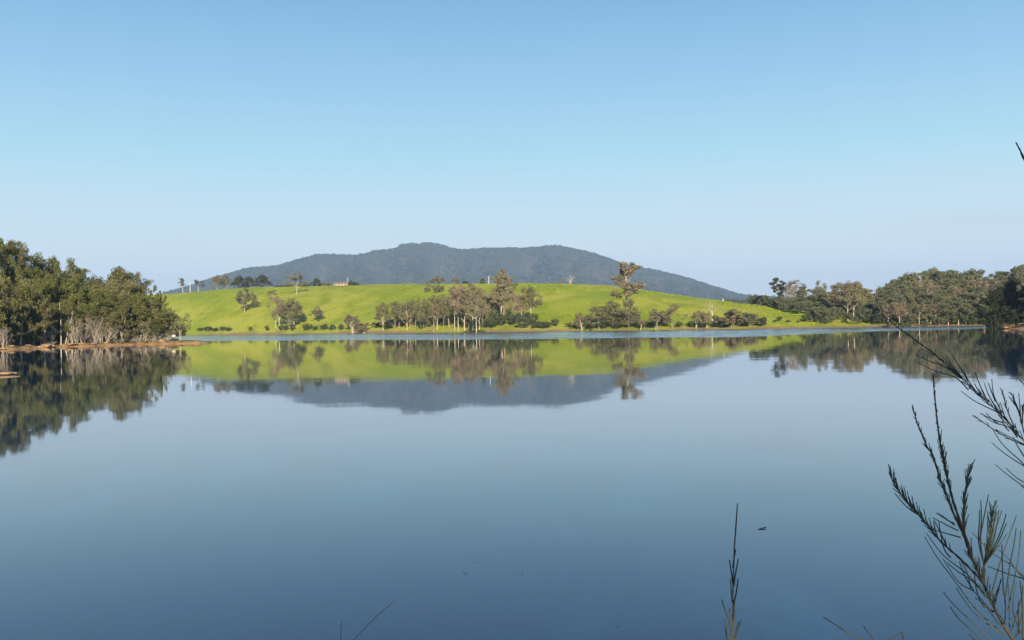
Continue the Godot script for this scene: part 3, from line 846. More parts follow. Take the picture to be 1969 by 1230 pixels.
	plant("dead_tree", "dead", "tall bare white dead tree on the slope above the shore bushes", "", [[84.0,387.0,11.9,8.5,2.19]])
	plant("bush_tree", "brown", "broad domed bushy tree right of the dead white tree", "low trees along the far shore", [[87.8,371,7.6,13.6,6.12]])
	plant("bush_tree", "grey", "middle bushy tree of the row right of the dead white tree", "low trees along the far shore", [[94.9,370,5.7,9.8,0.51]])
	plant("bush_tree", "dark", "small dark round bush tree at the right end of the shore row", "low trees along the far shore", [[99.4,369,3.8,5.4,0.64]])
	plant("shrub", "shore", "low dark bush at the water's edge below the open green slope, first from the left", "low bushes along the left far shore", [[-196.0,580.5,2.7,5.3,2.12]])
	plant("shrub", "shore", "low dark bush at the water's edge below the open green slope, second from the left", "low bushes along the left far shore", [[-189.6,576.0,3.2,7.5,6.19]])
	plant("shrub", "shore", "low dark bush at the water's edge below the open green slope, third from the left", "low bushes along the left far shore", [[-183.3,571.5,2.4,5.9,0.01]])
	plant("shrub", "shore", "low dark bush at the water's edge below the open green slope, fourth from the left", "low bushes along the left far shore", [[-178.3,567.9,3.7,4.4,2.16]])
	plant("shrub", "shore", "low dark bush at the water's edge below the open green slope, fifth from the left", "low bushes along the left far shore", [[-173.0,564.0,2.8,5.1,5.24]])
	plant("shrub", "shore", "low dark bush at the water's edge below the open green slope, sixth from the left", "low bushes along the left far shore", [[-156.1,551.4,2.9,2.5,2.44]])
	plant("shrub", "shore", "low dark bush at the water's edge below the open green slope, seventh from the left", "low bushes along the left far shore", [[-143.6,541.8,3.7,2.8,1.25]])
	plant("shrub", "shore", "low dark bush at the water's edge below the open green slope, eighth from the left", "low bushes along the left far shore", [[-133.3,533.7,3.9,4.8,2.73]])
	plant("shrub", "shore", "low dark bush at the water's edge below the open green slope, ninth from the left", "low bushes along the left far shore", [[-130.4,531.3,4.0,3.4,0.54]])
	plant("shrub", "shore", "low dark bush at the water's edge below the open green slope, tenth from the left", "low bushes along the left far shore", [[-125.5,527.4,4.0,4.8,4.53]])
	plant("shrub", "shore", "low dark bush at the water's edge below the open green slope, eleventh from the left", "low bushes along the left far shore", [[-115.4,519.0,4.4,6.0,4.67]])
	plant("shrub", "shore", "low dark bush at the water's edge below the open green slope, twelfth from the left", "low bushes along the left far shore", [[-110.4,514.8,3.0,4.7,1.0]])
	plant("shrub", "shore", "low dark bush at the water's edge below the open green slope, thirteenth from the left", "low bushes along the left far shore", [[-104.0,509.4,3.9,5.3,0.17]])
	plant("shrub", "shore", "low dark bush at the water's edge below the open green slope, fourteenth from the left", "low bushes along the left far shore", [[-97.8,504.0,3.3,4.6,2.92]])
	plant("shrub", "shore", "low dark bush at the water's edge below the open green slope, fifteenth from the left", "low bushes along the left far shore", [[-92.7,499.5,3.8,3.9,3.84]])
	plant("shrub", "shore", "leafy dark green bush in the thicket at the foot of, first from the left", "thicket at the foot of the grove", [[-72.0,486.8,3.4,6.3,5.89]])
	plant("shrub", "shore", "leafy dark green bush in the thicket at the foot of, second from the left", "thicket at the foot of the grove", [[-64.4,477.1,2.7,5.6,0.13]])
	plant("shrub", "shore", "leafy dark green bush in the thicket at the foot of, third from the left", "thicket at the foot of the grove", [[-57.7,477.7,2.9,6.2,0.65]])
	plant("shrub", "shore", "leafy dark green bush in the thicket at the foot of, fourth from the left", "thicket at the foot of the grove", [[-32.0,456.2,3.3,6.5,6.2]])
	plant("shrub", "shore", "leafy dark green bush in the thicket at the foot of, fifth from the left", "thicket at the foot of the grove", [[-26.3,445.9,4.9,6.9,0.18]])
	plant("shrub", "shore", "leafy dark green bush in the thicket at the foot of, sixth from the left", "thicket at the foot of the grove", [[-21.1,441.5,4.5,5.7,4.8]])
	plant("shrub", "shore", "leafy dark green bush in the thicket at the foot of, seventh from the left", "thicket at the foot of the grove", [[-14.7,436.8,6.0,6.8,5.24]])
	plant("shrub", "shore", "leafy dark green bush in the thicket at the foot of, eighth from the left", "thicket at the foot of the grove", [[-9.6,429.4,6.7,7.8,5.64]])
	plant("shrub", "shore", "leafy dark green bush in the thicket at the foot of, ninth from the left", "thicket at the foot of the grove", [[-4.8,430.8,6.9,7.8,3.25]])
	plant("shrub", "shore", "leafy dark green bush in the thicket at the foot of, tenth from the left", "thicket at the foot of the grove", [[0.1,427.8,6.7,7.2,0.82]])
	plant("shrub", "shore", "leafy dark green bush in the thicket at the foot of, eleventh from the left", "thicket at the foot of the grove", [[4.3,417.1,5.9,7.0,5.48]])
	plant("shrub", "shore", "leafy dark green bush in the thicket at the foot of, twelfth from the left", "thicket at the foot of the grove", [[8.4,420.9,5.6,7.1,4.87]])
	plant("shrub", "shore", "leafy dark green bush in the thicket at the foot of, thirteenth from the left", "thicket at the foot of the grove", [[11.9,412.4,3.9,6.4,3.89]])
	plant("shrub", "shore", "leafy dark green bush in the thicket at the foot of, fourteenth from the left", "thicket at the foot of the grove", [[15.5,409.8,3.4,6.9,4.29]])
	plant("shrub", "shore", "leafy dark green bush in the thicket at the foot of, fifteenth from the left", "thicket at the foot of the grove", [[18.9,411.9,3.5,4.3,4.88]])
	plant("shrub", "shore", "low dark bush between the small trees of the right far shore, first from the left", "low bushes along the right far shore", [[25.8,404.8,2.3,4.7,1.2]])
	plant("shrub", "shore", "low dark bush between the small trees of the right far shore, second from the left", "low bushes along the right far shore", [[28.2,399.0,3.1,4.7,2.84]])
	plant("shrub", "shore", "low dark bush between the small trees of the right far shore, third from the left", "low bushes along the right far shore", [[33.5,395.6,4.4,5.1,0.4]])
	plant("shrub", "shore", "low dark bush between the small trees of the right far shore, fourth from the left", "low bushes along the right far shore", [[39.9,393.2,5.2,6.6,3.81]])
	plant("shrub", "shore", "low dark bush between the small trees of the right far shore, fifth from the left", "low bushes along the right far shore", [[44.0,390.0,3.3,5.6,3.19]])
	plant("shrub", "shore", "low dark bush between the small trees of the right far shore, sixth from the left", "low bushes along the right far shore", [[52.0,389.1,2.8,5.0,1.56]])
	plant("shrub", "shore", "low dark bush between the small trees of the right far shore, seventh from the left", "low bushes along the right far shore", [[57.5,385.1,2.8,4.5,5.83]])
	plant("shrub", "shore", "low dark bush between the small trees of the right far shore, eighth from the left", "low bushes along the right far shore", [[62.9,384.9,3.2,4.0,1.27]])
	plant("shrub", "shore", "low dark bush between the small trees of the right far shore, ninth from the left", "low bushes along the right far shore", [[68.5,379.8,2.6,3.9,2.46]])
	plant("shrub", "shore", "low dark bush between the small trees of the right far shore, tenth from the left", "low bushes along the right far shore", [[73.3,376.9,3.2,4.4,2.69]])
	plant("shrub", "shore", "low dark bush between the small trees of the right far shore, eleventh from the left", "low bushes along the right far shore", [[77.1,374.6,2.7,4.4,0.77]])
	plant("shrub", "shore", "low dark bush between the small trees of the right far shore, twelfth from the left", "low bushes along the right far shore", [[82.5,375.1,4.9,4.4,4.04]])
	plant("shrub", "shore", "low dark bush between the small trees of the right far shore, thirteenth from the left", "low bushes along the right far shore", [[83.9,372.2,4.2,5.3,0.86]])
	plant("shrub", "shore", "low dark bush between the small trees of the right far shore, fourteenth from the left", "low bushes along the right far shore", [[92.1,371.3,3.9,5.3,0.59]])
	plant("shrub", "shore", "small dark bush alone on the grass right of the shore row", "", [[110.1,381.5,2.1,3.0,1.02]])
	plant("shrub", "shore", "low dark bush in the patch on the grass near the, first from the left", "bush patch on the right end of the hill", [[118.9,377.5,1.6,3.4,1.4]])
	plant("shrub", "shore", "low dark bush in the patch on the grass near the, second from the left", "bush patch on the right end of the hill", [[121.3,377.0,3.2,4.2,6.24]])
	plant("shrub", "shore", "low dark bush in the patch on the grass near the, third from the left", "bush patch on the right end of the hill", [[124.1,376.5,1.7,3.8,2.65]])
	plant("shrub", "shore", "low dark bush in the patch on the grass near the, fourth from the left", "bush patch on the right end of the hill", [[126.5,376.0,1.4,3.4,0.58]])
	plant("shrub", "shore", "tiny bush on the bank above the mud strip at the, first from the left", "tiny bushes on the right bank", [[107.5,377.7,1.1,1.9,2.12]])
	plant("shrub", "shore", "tiny bush on the bank above the mud strip at the, second from the left", "tiny bushes on the right bank", [[112.5,376.8,1.2,2.1,4.42]])
	plant("shrub", "shore", "tiny bush on the bank above the mud strip at the, third from the left", "tiny bushes on the right bank", [[116.5,376.1,1.1,1.9,3.25]])
	plant("shrub", "shore", "tiny bush on the bank above the mud strip at the, fourth from the left", "tiny bushes on the right bank", [[133.8,372.9,1.3,2.9,6.03]])
	plant("shrub", "shore", "tiny bush on the bank above the mud strip at the, fifth from the left", "tiny bushes on the right bank", [[139.3,371.8,1.0,2.5,5.77]])
	plant("shrub", "shore", "tiny bush on the bank above the mud strip at the, sixth from the left", "tiny bushes on the right bank", [[142.8,371.2,2.6,5.0,5.5]])
	plant("gum_layer", "dark", "dark crowned tall gum, first of the trees on the end of the slope", "gums where the green slope meets the forest", [[131.5,454,15.3,8.6,0.53]])
	plant("pale_gum", "pink", "pale gum with thin straight trunk beside the dark crowned one", "gums where the green slope meets the forest", [[133.3,444,11.7,9.1,1.71]])
	plant("pale_gum", "pink", "tall pale pinkish gum with bare forked limbs on the slope end", "gums where the green slope meets the forest", [[224.0,733.0,23.9,19.6,5.69]])
	plant("sparse_gum", "pink", "low twisted pale tree with bare spreading limbs on the slope end", "gums where the green slope meets the forest", [[210.7,662.5,12.7,12.3,1.14]])
	plant("gum_tall", "olive", "slim olive gum standing behind the twisted pale tree", "gums where the green slope meets the forest", [[160.4,480,21.0,9.4,4.75]])
	plant("gum_tall", "brown", "brown crowned gum with orange lit trunk at the edge of the slope", "gums where the green slope meets the forest", [[137.4,391.5,15.4,10.9,5.15]])
	plant("gum_tall", "brown", "brown gum with leaning pale trunk at the edge of the slope", "gums where the green slope meets the forest", [[139.5,384.0,16.6,11.3,5.34]])
	plant("gum_tall", "brown", "brown gum with the whitest straight trunk at the edge of the slope", "gums where the green slope meets the forest", [[141.2,382.0,16.3,10.0,4.25]])
	plant("gum_tall", "olive", "olive gum right of the whitest trunk at the edge of the slope", "gums where the green slope meets the forest", [[151.0,400,15.0,9.8,5.94]])
	plant("dead_tree", "deadgrey", "bare grey dead spire rising at the left edge of the forest", "", [[159.9,405,20.1,2.7,2.55]])
	plant("shrub", "shore", "rounded green bush on the bank at the left edge of the forest", "", [[144.4,362,5.2,5.7,3.23]])
	plant("forest_gum", "grey", "brownish gum in the lower wood behind the end of the slope, first from the left", "gums of the low wood right of the green slope", [[136.1,398.8,7.1,12.4,0.45]])
	plant("gum_tall", "grey", "brownish gum in the lower wood behind the end of the slope, second from the left", "gums of the low wood right of the green slope", [[139.5,393.1,6.3,8.7,5.42]])
	plant("forest_gum", "grey", "brownish gum in the lower wood behind the end of the slope, third from the left", "gums of the low wood right of the green slope", [[147.0,401.9,6.7,13.0,0.27]])
	plant("gum_tall", "grey", "brownish gum in the lower wood behind the end of the slope, fourth from the left", "gums of the low wood right of the green slope", [[149.3,395.2,6.2,9.4,1.96]])
	plant("gum_tall", "grey", "brownish gum in the lower wood behind the end of the slope, fifth from the left", "gums of the low wood right of the green slope", [[153.6,396.3,7.9,10.4,5.05]])
	plant("forest_gum", "olive", "grey green gum in the middle of the wood behind the, first from the left", "gums of the low wood right of the green slope", [[134.5,425.9,7.8,14.0,2.81]])
	plant("gum_tall", "olive", "grey green gum in the middle of the wood behind the, second from the left", "gums of the low wood right of the green slope", [[143.6,437.5,7.9,11.6,1.93]])
	plant("forest_gum", "grey", "grey green gum in the middle of the wood behind the, third from the left", "gums of the low wood right of the green slope", [[144.9,428.5,10.3,13.7,2.18]])
	plant("forest_gum", "grey", "grey green gum in the middle of the wood behind the, fourth from the left", "gums of the low wood right of the green slope", [[148.8,428.9,11.5,13.1,0.35]])
	plant("forest_gum", "grey", "grey green gum in the middle of the wood behind the, fifth from the left", "gums of the low wood right of the green slope", [[155.7,433.1,10.8,14.2,0.28]])
	plant("forest_gum", "grey", "grey green gum in the middle of the wood behind the, sixth from the left", "gums of the low wood right of the green slope", [[161.5,437.6,14.2,11.6,3.44]])
	plant("gum_tall", "brown", "grey green gum in the middle of the wood behind the, seventh from the left", "gums of the low wood right of the green slope", [[162.0,427.4,12.4,10.6,0.53]])
	plant("gum_tall", "brown", "grey green gum in the middle of the wood behind the, eighth from the left", "gums of the low wood right of the green slope", [[165.9,426.2,13.2,12.3,0.56]])
	plant("forest_gum", "grey", "gum on the skyline of the low wood between slope and, first from the left", "gums of the low wood right of the green slope", [[149.2,472.5,17.1,13.6,4.5]])
	plant("forest_gum", "grey", "gum on the skyline of the low wood between slope and, second from the left", "gums of the low wood right of the green slope", [[152.9,462.7,15.6,11.2,5.25]])
	plant("gum_tall", "brown", "gum on the skyline of the low wood between slope and, third from the left", "gums of the low wood right of the green slope", [[164.0,475.2,15.5,10.7,3.67]])
	plant("gum_tall", "grey", "gum on the skyline of the low wood between slope and, fourth from the left", "gums of the low wood right of the green slope", [[169.9,472.2,16.4,10.2,6.03]])
	plant("forest_gum", "grey", "gum on the skyline of the low wood between slope and, fifth from the left", "gums of the low wood right of the green slope", [[174.3,469.8,18.4,13.3,0.02]])
	plant("gum_tall", "brown", "gum on the skyline of the low wood between slope and, sixth from the left", "gums of the low wood right of the green slope", [[182.5,473.9,13.7,13.1,2.98]])
	plant("gum_tall", "olive", "gum on the skyline of the low wood between slope and, seventh from the left", "gums of the low wood right of the green slope", [[187.6,469.9,13.6,11.0,2.4]])
	plant("pale_gum", "pink", "gum in the front row of the dense forest with its, first from the left", "gums of the dense forest hill", [[146.2,359.2,9.1,8.6,2.08]])
	plant("pale_gum", "pink", "gum in the front row of the dense forest with its, second from the left", "gums of the dense forest hill", [[148.4,354.1,9.8,8.3,1.69]])
	plant("gum_open", "forest", "gum in the front row of the dense forest with its, third from the left", "gums of the dense forest hill", [[153.2,355.1,9.4,8.6,2.93]])
	plant("pale_gum", "pink", "gum in the front row of the dense forest with its, fourth from the left", "gums of the dense forest hill", [[156.8,356.0,8.5,7.4,1.82]])
	plant("forest_gum", "grey", "gum in the front row of the dense forest with its, fifth from the left", "gums of the dense forest hill", [[161.3,359.0,9.3,11.0,0.47]])
	plant("pale_gum", "pink", "gum in the front row of the dense forest with its, sixth from the left", "gums of the dense forest hill", [[163.9,357.6,8.6,9.8,3.19]])
	plant("gum_tall", "grey", "gum in the front row of the dense forest with its, seventh from the left", "gums of the dense forest hill", [[166.9,353.7,8.8,8.3,0.02]])
	plant("forest_gum", "grey", "gum in the front row of the dense forest with its, eighth from the left", "gums of the dense forest hill", [[170.6,353.2,9.4,9.8,5.28]])
	plant("forest_gum", "olive", "gum in the front row of the dense forest with its, ninth from the left", "gums of the dense forest hill", [[174.7,355.6,8.2,7.4,1.82]])
	plant("gum_open", "grey", "gum in the front row of the dense forest with its, tenth from the left", "gums of the dense forest hill", [[178.5,355.5,9.0,7.0,1.76]])
	plant("gum_open", "forest", "gum in the front row of the dense forest with its, eleventh from the left", "gums of the dense forest hill", [[179.4,351.3,8.5,10.2,1.98]])
	plant("forest_gum", "forest", "gum in the front row of the dense forest with its, twelfth from the left", "gums of the dense forest hill", [[185.2,353.8,7.8,10.4,3.45]])
	plant("gum_open", "forest", "gum in the front row of the dense forest with its, thirteenth from the left", "gums of the dense forest hill", [[187.3,349.4,10.4,8.2,3.05]])
	plant("gum_tall", "olive", "gum in the front row of the dense forest with its, fourteenth from the left", "gums of the dense forest hill", [[192.5,350.2,8.9,8.1,4.64]])
	plant("gum_tall", "grey", "gum in the front row of the dense forest with its, just outside the picture edge", "gums of the dense forest hill", [[196.9,350.5,9.2,7.5,4.04]])
	plant("forest_gum", "forest", "gum in the front row of the dense forest with its, just outside the picture edge", "gums of the dense forest hill", [[199.5,349.7,9.1,9.0,2.68]])
	plant("forest_gum", "grey", "gum just behind the waterside row of the dense forest, first from the left", "gums of the dense forest hill", [[150.2,372.1,12.2,10.8,5.57]])
	plant("gum_tall", "grey", "gum just behind the waterside row of the dense forest, second from the left", "gums of the dense forest hill", [[152.7,366.9,11.9,12.0,3.13]])
	plant("forest_gum", "olive", "gum just behind the waterside row of the dense forest, third from the left", "gums of the dense forest hill", [[157.1,367.1,12.3,9.4,2.8]])
	plant("forest_gum", "forest", "gum just behind the waterside row of the dense forest, fourth from the left", "gums of the dense forest hill", [[163.1,369.2,10.8,9.7,6.08]])
	plant("gum_tall", "grey", "gum just behind the waterside row of the dense forest, fifth from the left", "gums of the dense forest hill", [[164.6,363.3,13.1,12.9,0.95]])
	plant("gum_tall", "grey", "gum just behind the waterside row of the dense forest, sixth from the left", "gums of the dense forest hill", [[168.9,361.7,12.9,8.7,1.46]])
	plant("forest_gum", "forest", "gum just behind the waterside row of the dense forest, seventh from the left", "gums of the dense forest hill", [[175.6,365.5,10.9,13.8,4.39]])
	plant("forest_gum", "grey", "gum just behind the waterside row of the dense forest, eighth from the left", "gums of the dense forest hill", [[179.1,365.7,12.1,10.9,3.38]])
	plant("forest_gum", "grey", "gum just behind the waterside row of the dense forest, ninth from the left", "gums of the dense forest hill", [[183.4,364.2,11.5,12.2,3.44]])
	plant("pale_gum", "pink", "gum just behind the waterside row of the dense forest, tenth from the left", "gums of the dense forest hill", [[188.1,367.2,10.9,8.4,4.06]])
	plant("gum_tall", "forest", "gum just behind the waterside row of the dense forest, eleventh from the left", "gums of the dense forest hill", [[187.7,360.1,11.3,12.6,4.51]])
	plant("forest_gum", "grey", "gum just behind the waterside row of the dense forest, twelfth from the left", "gums of the dense forest hill", [[193.2,363.5,10.8,12.9,3.11]])
	plant("forest_gum", "forest", "gum just behind the waterside row of the dense forest, thirteenth from the left", "gums of the dense forest hill", [[197.6,365.2,9.8,10.1,0.68]])
	plant("forest_gum", "forest", "gum just behind the waterside row of the dense forest, fourteenth from the left", "gums of the dense forest hill", [[198.7,359.1,10.6,11.2,0.92]])
	plant("forest_gum", "forest", "gum just behind the waterside row of the dense forest, just outside the picture edge", "gums of the dense forest hill", [[202.8,359.8,11.7,10.9,5.64],[207.5,359.5,10.3,13.5,4.69]])
	plant("forest_gum", "grey", "gum low on the slope of the dense forest hill, first from the left", "gums of the dense forest hill", [[154.7,380.2,13.3,14.5,1.76]])
	plant("forest_gum", "forest", "gum low on the slope of the dense forest hill, second from the left", "gums of the dense forest hill", [[159.3,381.7,12.3,12.3,5.16]])
	plant("gum_tall", "forest", "gum low on the slope of the dense forest hill, third from the left", "gums of the dense forest hill", [[163.4,381.6,15.5,9.7,2.29]])
	plant("gum_tall", "forest", "gum low on the slope of the dense forest hill, fourth from the left", "gums of the dense forest hill", [[168.0,380.4,15.6,9.9,0.22]])
	plant("pale_gum", "pink", "gum low on the slope of the dense forest hill, fifth from the left", "gums of the dense forest hill", [[171.8,381.4,12.8,9.4,2.28]])
	plant("forest_gum", "forest", "gum low on the slope of the dense forest hill, sixth from the left", "gums of the dense forest hill", [[174.4,378.5,12.8,10.6,1.87]])
	plant("forest_gum", "forest", "gum low on the slope of the dense forest hill, seventh from the left", "gums of the dense forest hill", [[179.5,379.3,13.7,9.4,5.99]])
	plant("pale_gum", "pink", "gum low on the slope of the dense forest hill, eighth from the left", "gums of the dense forest hill", [[183.5,379.1,14.3,12.3,0.05]])
	plant("forest_gum", "forest", "gum low on the slope of the dense forest hill, ninth from the left", "gums of the dense forest hill", [[187.7,377.2,13.9,12.4,4.92]])
	plant("gum_tall", "grey", "gum low on the slope of the dense forest hill, tenth from the left", "gums of the dense forest hill", [[190.9,374.7,13.6,12.3,3.03]])
	plant("gum_tall", "grey", "gum low on the slope of the dense forest hill, eleventh from the left", "gums of the dense forest hill", [[195.9,375.9,13.7,12.9,1.31]])
	plant("pale_gum", "pink", "gum low on the slope of the dense forest hill, twelfth from the left", "gums of the dense forest hill", [[200.5,377.1,11.4,9.1,5.6]])
	plant("forest_gum", "forest", "gum low on the slope of the dense forest hill, thirteenth from the left", "gums of the dense forest hill", [[203.3,375.3,13.1,13.3,2.34]])
	plant("forest_gum", "forest", "gum low on the slope of the dense forest hill, fourteenth from the left", "gums of the dense forest hill", [[207.7,374.9,14.3,10.1,1.18]])
	plant("forest_gum", "olive", "gum low on the slope of the dense forest hill, just outside the picture edge", "gums of the dense forest hill", [[213.2,378.8,13.7,11.9,2.91]])
	plant("forest_gum", "forest", "gum low on the slope of the dense forest hill, just outside the picture edge", "gums of the dense forest hill", [[212.8,372.3,14.9,13.5,1.46]])
	plant("forest_gum", "forest", "gum halfway up the dense forest hill, first from the left", "gums of the dense forest hill", [[164.3,404.3,12.8,15.1,3.79]])
	plant("forest_gum", "grey", "gum halfway up the dense forest hill, second from the left", "gums of the dense forest hill", [[168.3,401.5,15.2,10.4,0.24]])
	plant("forest_gum", "grey", "gum halfway up the dense forest hill, third from the left", "gums of the dense forest hill", [[173.2,403.2,18.0,10.1,5.14]])
	plant("pale_gum", "pink", "gum halfway up the dense forest hill, fourth from the left", "gums of the dense forest hill", [[175.8,399.2,17.1,9.2,3.04]])
	plant("pale_gum", "pink", "gum halfway up the dense forest hill, fifth from the left", "gums of the dense forest hill", [[178.5,395.8,15.8,11.9,4.37]])
	plant("pale_gum", "pink", "gum halfway up the dense forest hill, sixth from the left", "gums of the dense forest hill", [[184.7,399.9,17.2,10.9,5.55]])
	plant("forest_gum", "grey", "gum halfway up the dense forest hill, seventh from the left", "gums of the dense forest hill", [[187.5,396.8,18.1,13.3,2.73]])
	plant("forest_gum", "grey", "gum halfway up the dense forest hill, eighth from the left", "gums of the dense forest hill", [[191.3,396.9,17.2,11.9,0.82]])
	plant("gum_tall", "forest", "gum halfway up the dense forest hill, ninth from the left", "gums of the dense forest hill", [[194.2,395.8,16.3,9.5,1.08]])
	plant("pale_gum", "pink", "gum halfway up the dense forest hill, tenth from the left", "gums of the dense forest hill", [[198.6,396.4,16.2,13.4,5.05]])
	plant("pale_gum", "pink", "gum halfway up the dense forest hill, eleventh from the left", "gums of the dense forest hill", [[205.6,399.3,15.4,13.0,1.98]])
	plant("forest_gum", "grey", "gum halfway up the dense forest hill, twelfth from the left", "gums of the dense forest hill", [[209.8,398.2,13.0,14.8,4.02]])
	plant("pale_gum", "pink", "gum halfway up the dense forest hill, thirteenth from the left", "gums of the dense forest hill", [[212.2,392.9,14.2,12.8,2.51]])
	plant("forest_gum", "grey", "gum halfway up the dense forest hill, fourteenth from the left", "gums of the dense forest hill", [[219.1,397.2,14.7,10.5,0.26]])
	plant("forest_gum", "forest", "gum halfway up the dense forest hill, just outside the picture edge", "gums of the dense forest hill", [[221.5,393.4,13.8,13.3,3.45]])
	plant("gum_tall", "forest", "gum halfway up the dense forest hill, just outside the picture edge", "gums of the dense forest hill", [[226.1,393.1,15.2,10.6,2.81]])
	plant("gum_tall", "forest", "gum high on the dense forest hill below the skyline, first from the left", "gums of the dense forest hill", [[170.6,424.6,13.8,12.3,5.25]])
	plant("forest_gum", "forest", "gum high on the dense forest hill below the skyline, second from the left", "gums of the dense forest hill", [[174.1,419.6,17.6,11.0,3.17]])
	plant("forest_gum", "forest", "gum high on the dense forest hill below the skyline, third from the left", "gums of the dense forest hill", [[181.2,424.3,19.6,10.9,0.5]])
	plant("pale_gum", "pink", "gum high on the dense forest hill below the skyline, fourth from the left", "gums of the dense forest hill", [[185.6,422.2,16.9,9.5,4.35]])
	plant("gum_tall", "olive", "gum high on the dense forest hill below the skyline, fifth from the left", "gums of the dense forest hill", [[189.8,423.0,18.9,11.3,4.95]])
	plant("forest_gum", "forest", "gum high on the dense forest hill below the skyline, sixth from the left", "gums of the dense forest hill", [[193.5,418.5,19.1,13.8,1.73]])
	plant("gum_tall", "forest", "gum high on the dense forest hill below the skyline, seventh from the left", "gums of the dense forest hill", [[199.5,419.5,18.8,10.7,2.34]])
	plant("forest_gum", "forest", "gum high on the dense forest hill below the skyline, eighth from the left", "gums of the dense forest hill", [[202.0,416.4,17.2,14.1,0.72]])
	plant("forest_gum", "olive", "gum high on the dense forest hill below the skyline, ninth from the left", "gums of the dense forest hill", [[208.0,418.8,15.7,15.9,5.54]])
	plant("gum_tall", "forest", "gum high on the dense forest hill below the skyline, tenth from the left", "gums of the dense forest hill", [[211.0,417.4,15.2,13.6,3.63]])
	plant("gum_tall", "forest", "gum high on the dense forest hill below the skyline, eleventh from the left", "gums of the dense forest hill", [[217.6,421.6,15.0,10.9,5.15]])
	plant("forest_gum", "forest", "gum high on the dense forest hill below the skyline, twelfth from the left", "gums of the dense forest hill", [[218.5,415.4,14.4,14.4,3.87]])
	plant("forest_gum", "grey", "gum high on the dense forest hill below the skyline, thirteenth from the left", "gums of the dense forest hill", [[224.6,418.5,15.9,11.0,0.34]])
	plant("forest_gum", "grey", "gum high on the dense forest hill below the skyline, fourteenth from the left", "gums of the dense forest hill", [[227.7,415.2,17.3,13.2,1.28]])
	plant("forest_gum", "forest", "gum high on the dense forest hill below the skyline, just outside the picture edge", "gums of the dense forest hill", [[234.3,418.1,16.9,10.3,0.6]])
	plant("forest_gum", "olive", "gum high on the dense forest hill below the skyline, just outside the picture edge", "gums of the dense forest hill", [[235.9,412.1,16.0,12.4,5.16]])
	plant("gum_tall", "grey", "gum on the skyline of the dense forest hill, first from the left", "gums of the dense forest hill", [[183.9,452.6,13.9,11.8,0.39]])
	plant("forest_gum", "grey", "gum on the skyline of the dense forest hill, second from the left", "gums of the dense forest hill", [[187.2,451.1,16.8,11.4,3.85]])
	plant("gum_tall", "forest", "gum on the skyline of the dense forest hill, third from the left", "gums of the dense forest hill", [[191.7,448.9,18.5,11.4,4.07]])
	plant("forest_gum", "olive", "gum on the skyline of the dense forest hill, fourth from the left", "gums of the dense forest hill", [[196.3,448.4,17.9,11.4,4.92]])
	plant("gum_tall", "olive", "gum on the skyline of the dense forest hill, fifth from the left", "gums of the dense forest hill", [[201.0,446.3,19.8,14.5,4.12]])
	plant("forest_gum", "forest", "gum on the skyline of the dense forest hill, sixth from the left", "gums of the dense forest hill", [[203.4,442.3,17.7,12.2,5.6]])
	plant("forest_gum", "forest", "gum on the skyline of the dense forest hill, seventh from the left", "gums of the dense forest hill", [[210.0,443.6,18.4,15.2,4.27]])
	plant("forest_gum", "grey", "gum on the skyline of the dense forest hill, eighth from the left", "gums of the dense forest hill", [[217.9,448.5,16.9,12.8,0.54]])
	plant("forest_gum", "grey", "gum on the skyline of the dense forest hill, ninth from the left", "gums of the dense forest hill", [[219.8,442.3,18.5,16.0,4.69]])
	plant("forest_gum", "olive", "gum on the skyline of the dense forest hill, tenth from the left", "gums of the dense forest hill", [[224.9,443.3,17.3,14.6,5.79]])
	plant("gum_tall", "grey", "gum on the skyline of the dense forest hill, eleventh from the left", "gums of the dense forest hill", [[231.5,444.0,14.8,12.9,5.39]])
	plant("forest_gum", "forest", "gum on the skyline of the dense forest hill, twelfth from the left", "gums of the dense forest hill", [[235.5,442.5,15.9,15.7,0.49]])
	plant("forest_gum", "grey", "gum on the skyline of the dense forest hill, thirteenth from the left", "gums of the dense forest hill", [[242.3,443.9,18.2,11.5,2.17]])
	plant("forest_gum", "grey", "gum on the skyline of the dense forest hill, just outside the picture edge", "gums of the dense forest hill", [[246.3,443.7,18.9,11.7,4.38]])
	plant("forest_gum", "forest", "gum on the skyline of the dense forest hill, just outside the picture edge", "gums of the dense forest hill", [[253.0,445.8,18.9,12.1,5.6]])
	plant("gum_tall", "grey", "gum on the skyline of the dense forest hill, just outside the picture edge", "gums of the dense forest hill", [[253.4,439.6,17.2,10.7,0.21]])
	plant("shrub", "forest", "dark bush at the waterline under the dense forest, first from the left", "bushes at the waterline under the dense forest", [[144.6,353,3.3,4.0,4.73]])
	plant("shrub", "forest", "dark bush at the waterline under the dense forest, second from the left", "bushes at the waterline under the dense forest", [[149.1,353,2.1,4.4,4.72]])
	plant("shrub", "forest", "dark bush at the waterline under the dense forest, third from the left", "bushes at the waterline under the dense forest", [[152.5,353,3.5,3.6,3.0]])
	plant("shrub", "forest", "dark bush at the waterline under the dense forest, fourth from the left", "bushes at the waterline under the dense forest", [[158.1,353,2.3,4.4,4.97]])
	plant("shrub", "forest", "dark bush at the waterline under the dense forest, fifth from the left", "bushes at the waterline under the dense forest", [[163.3,353,4.1,5.2,1.85]])
	plant("shrub", "shore", "dark bush at the waterline under the dense forest, sixth from the left", "bushes at the waterline under the dense forest", [[168.0,353,4.7,6.0,1.64]])
	plant("shrub", "shore", "dark bush at the waterline under the dense forest, seventh from the left", "bushes at the waterline under the dense forest", [[172.0,353,6.3,6.4,5.84]])
	plant("shrub", "shore", "dark bush at the waterline under the dense forest, eighth from the left", "bushes at the waterline under the dense forest", [[176.4,353,5.8,6.8,4.77]])
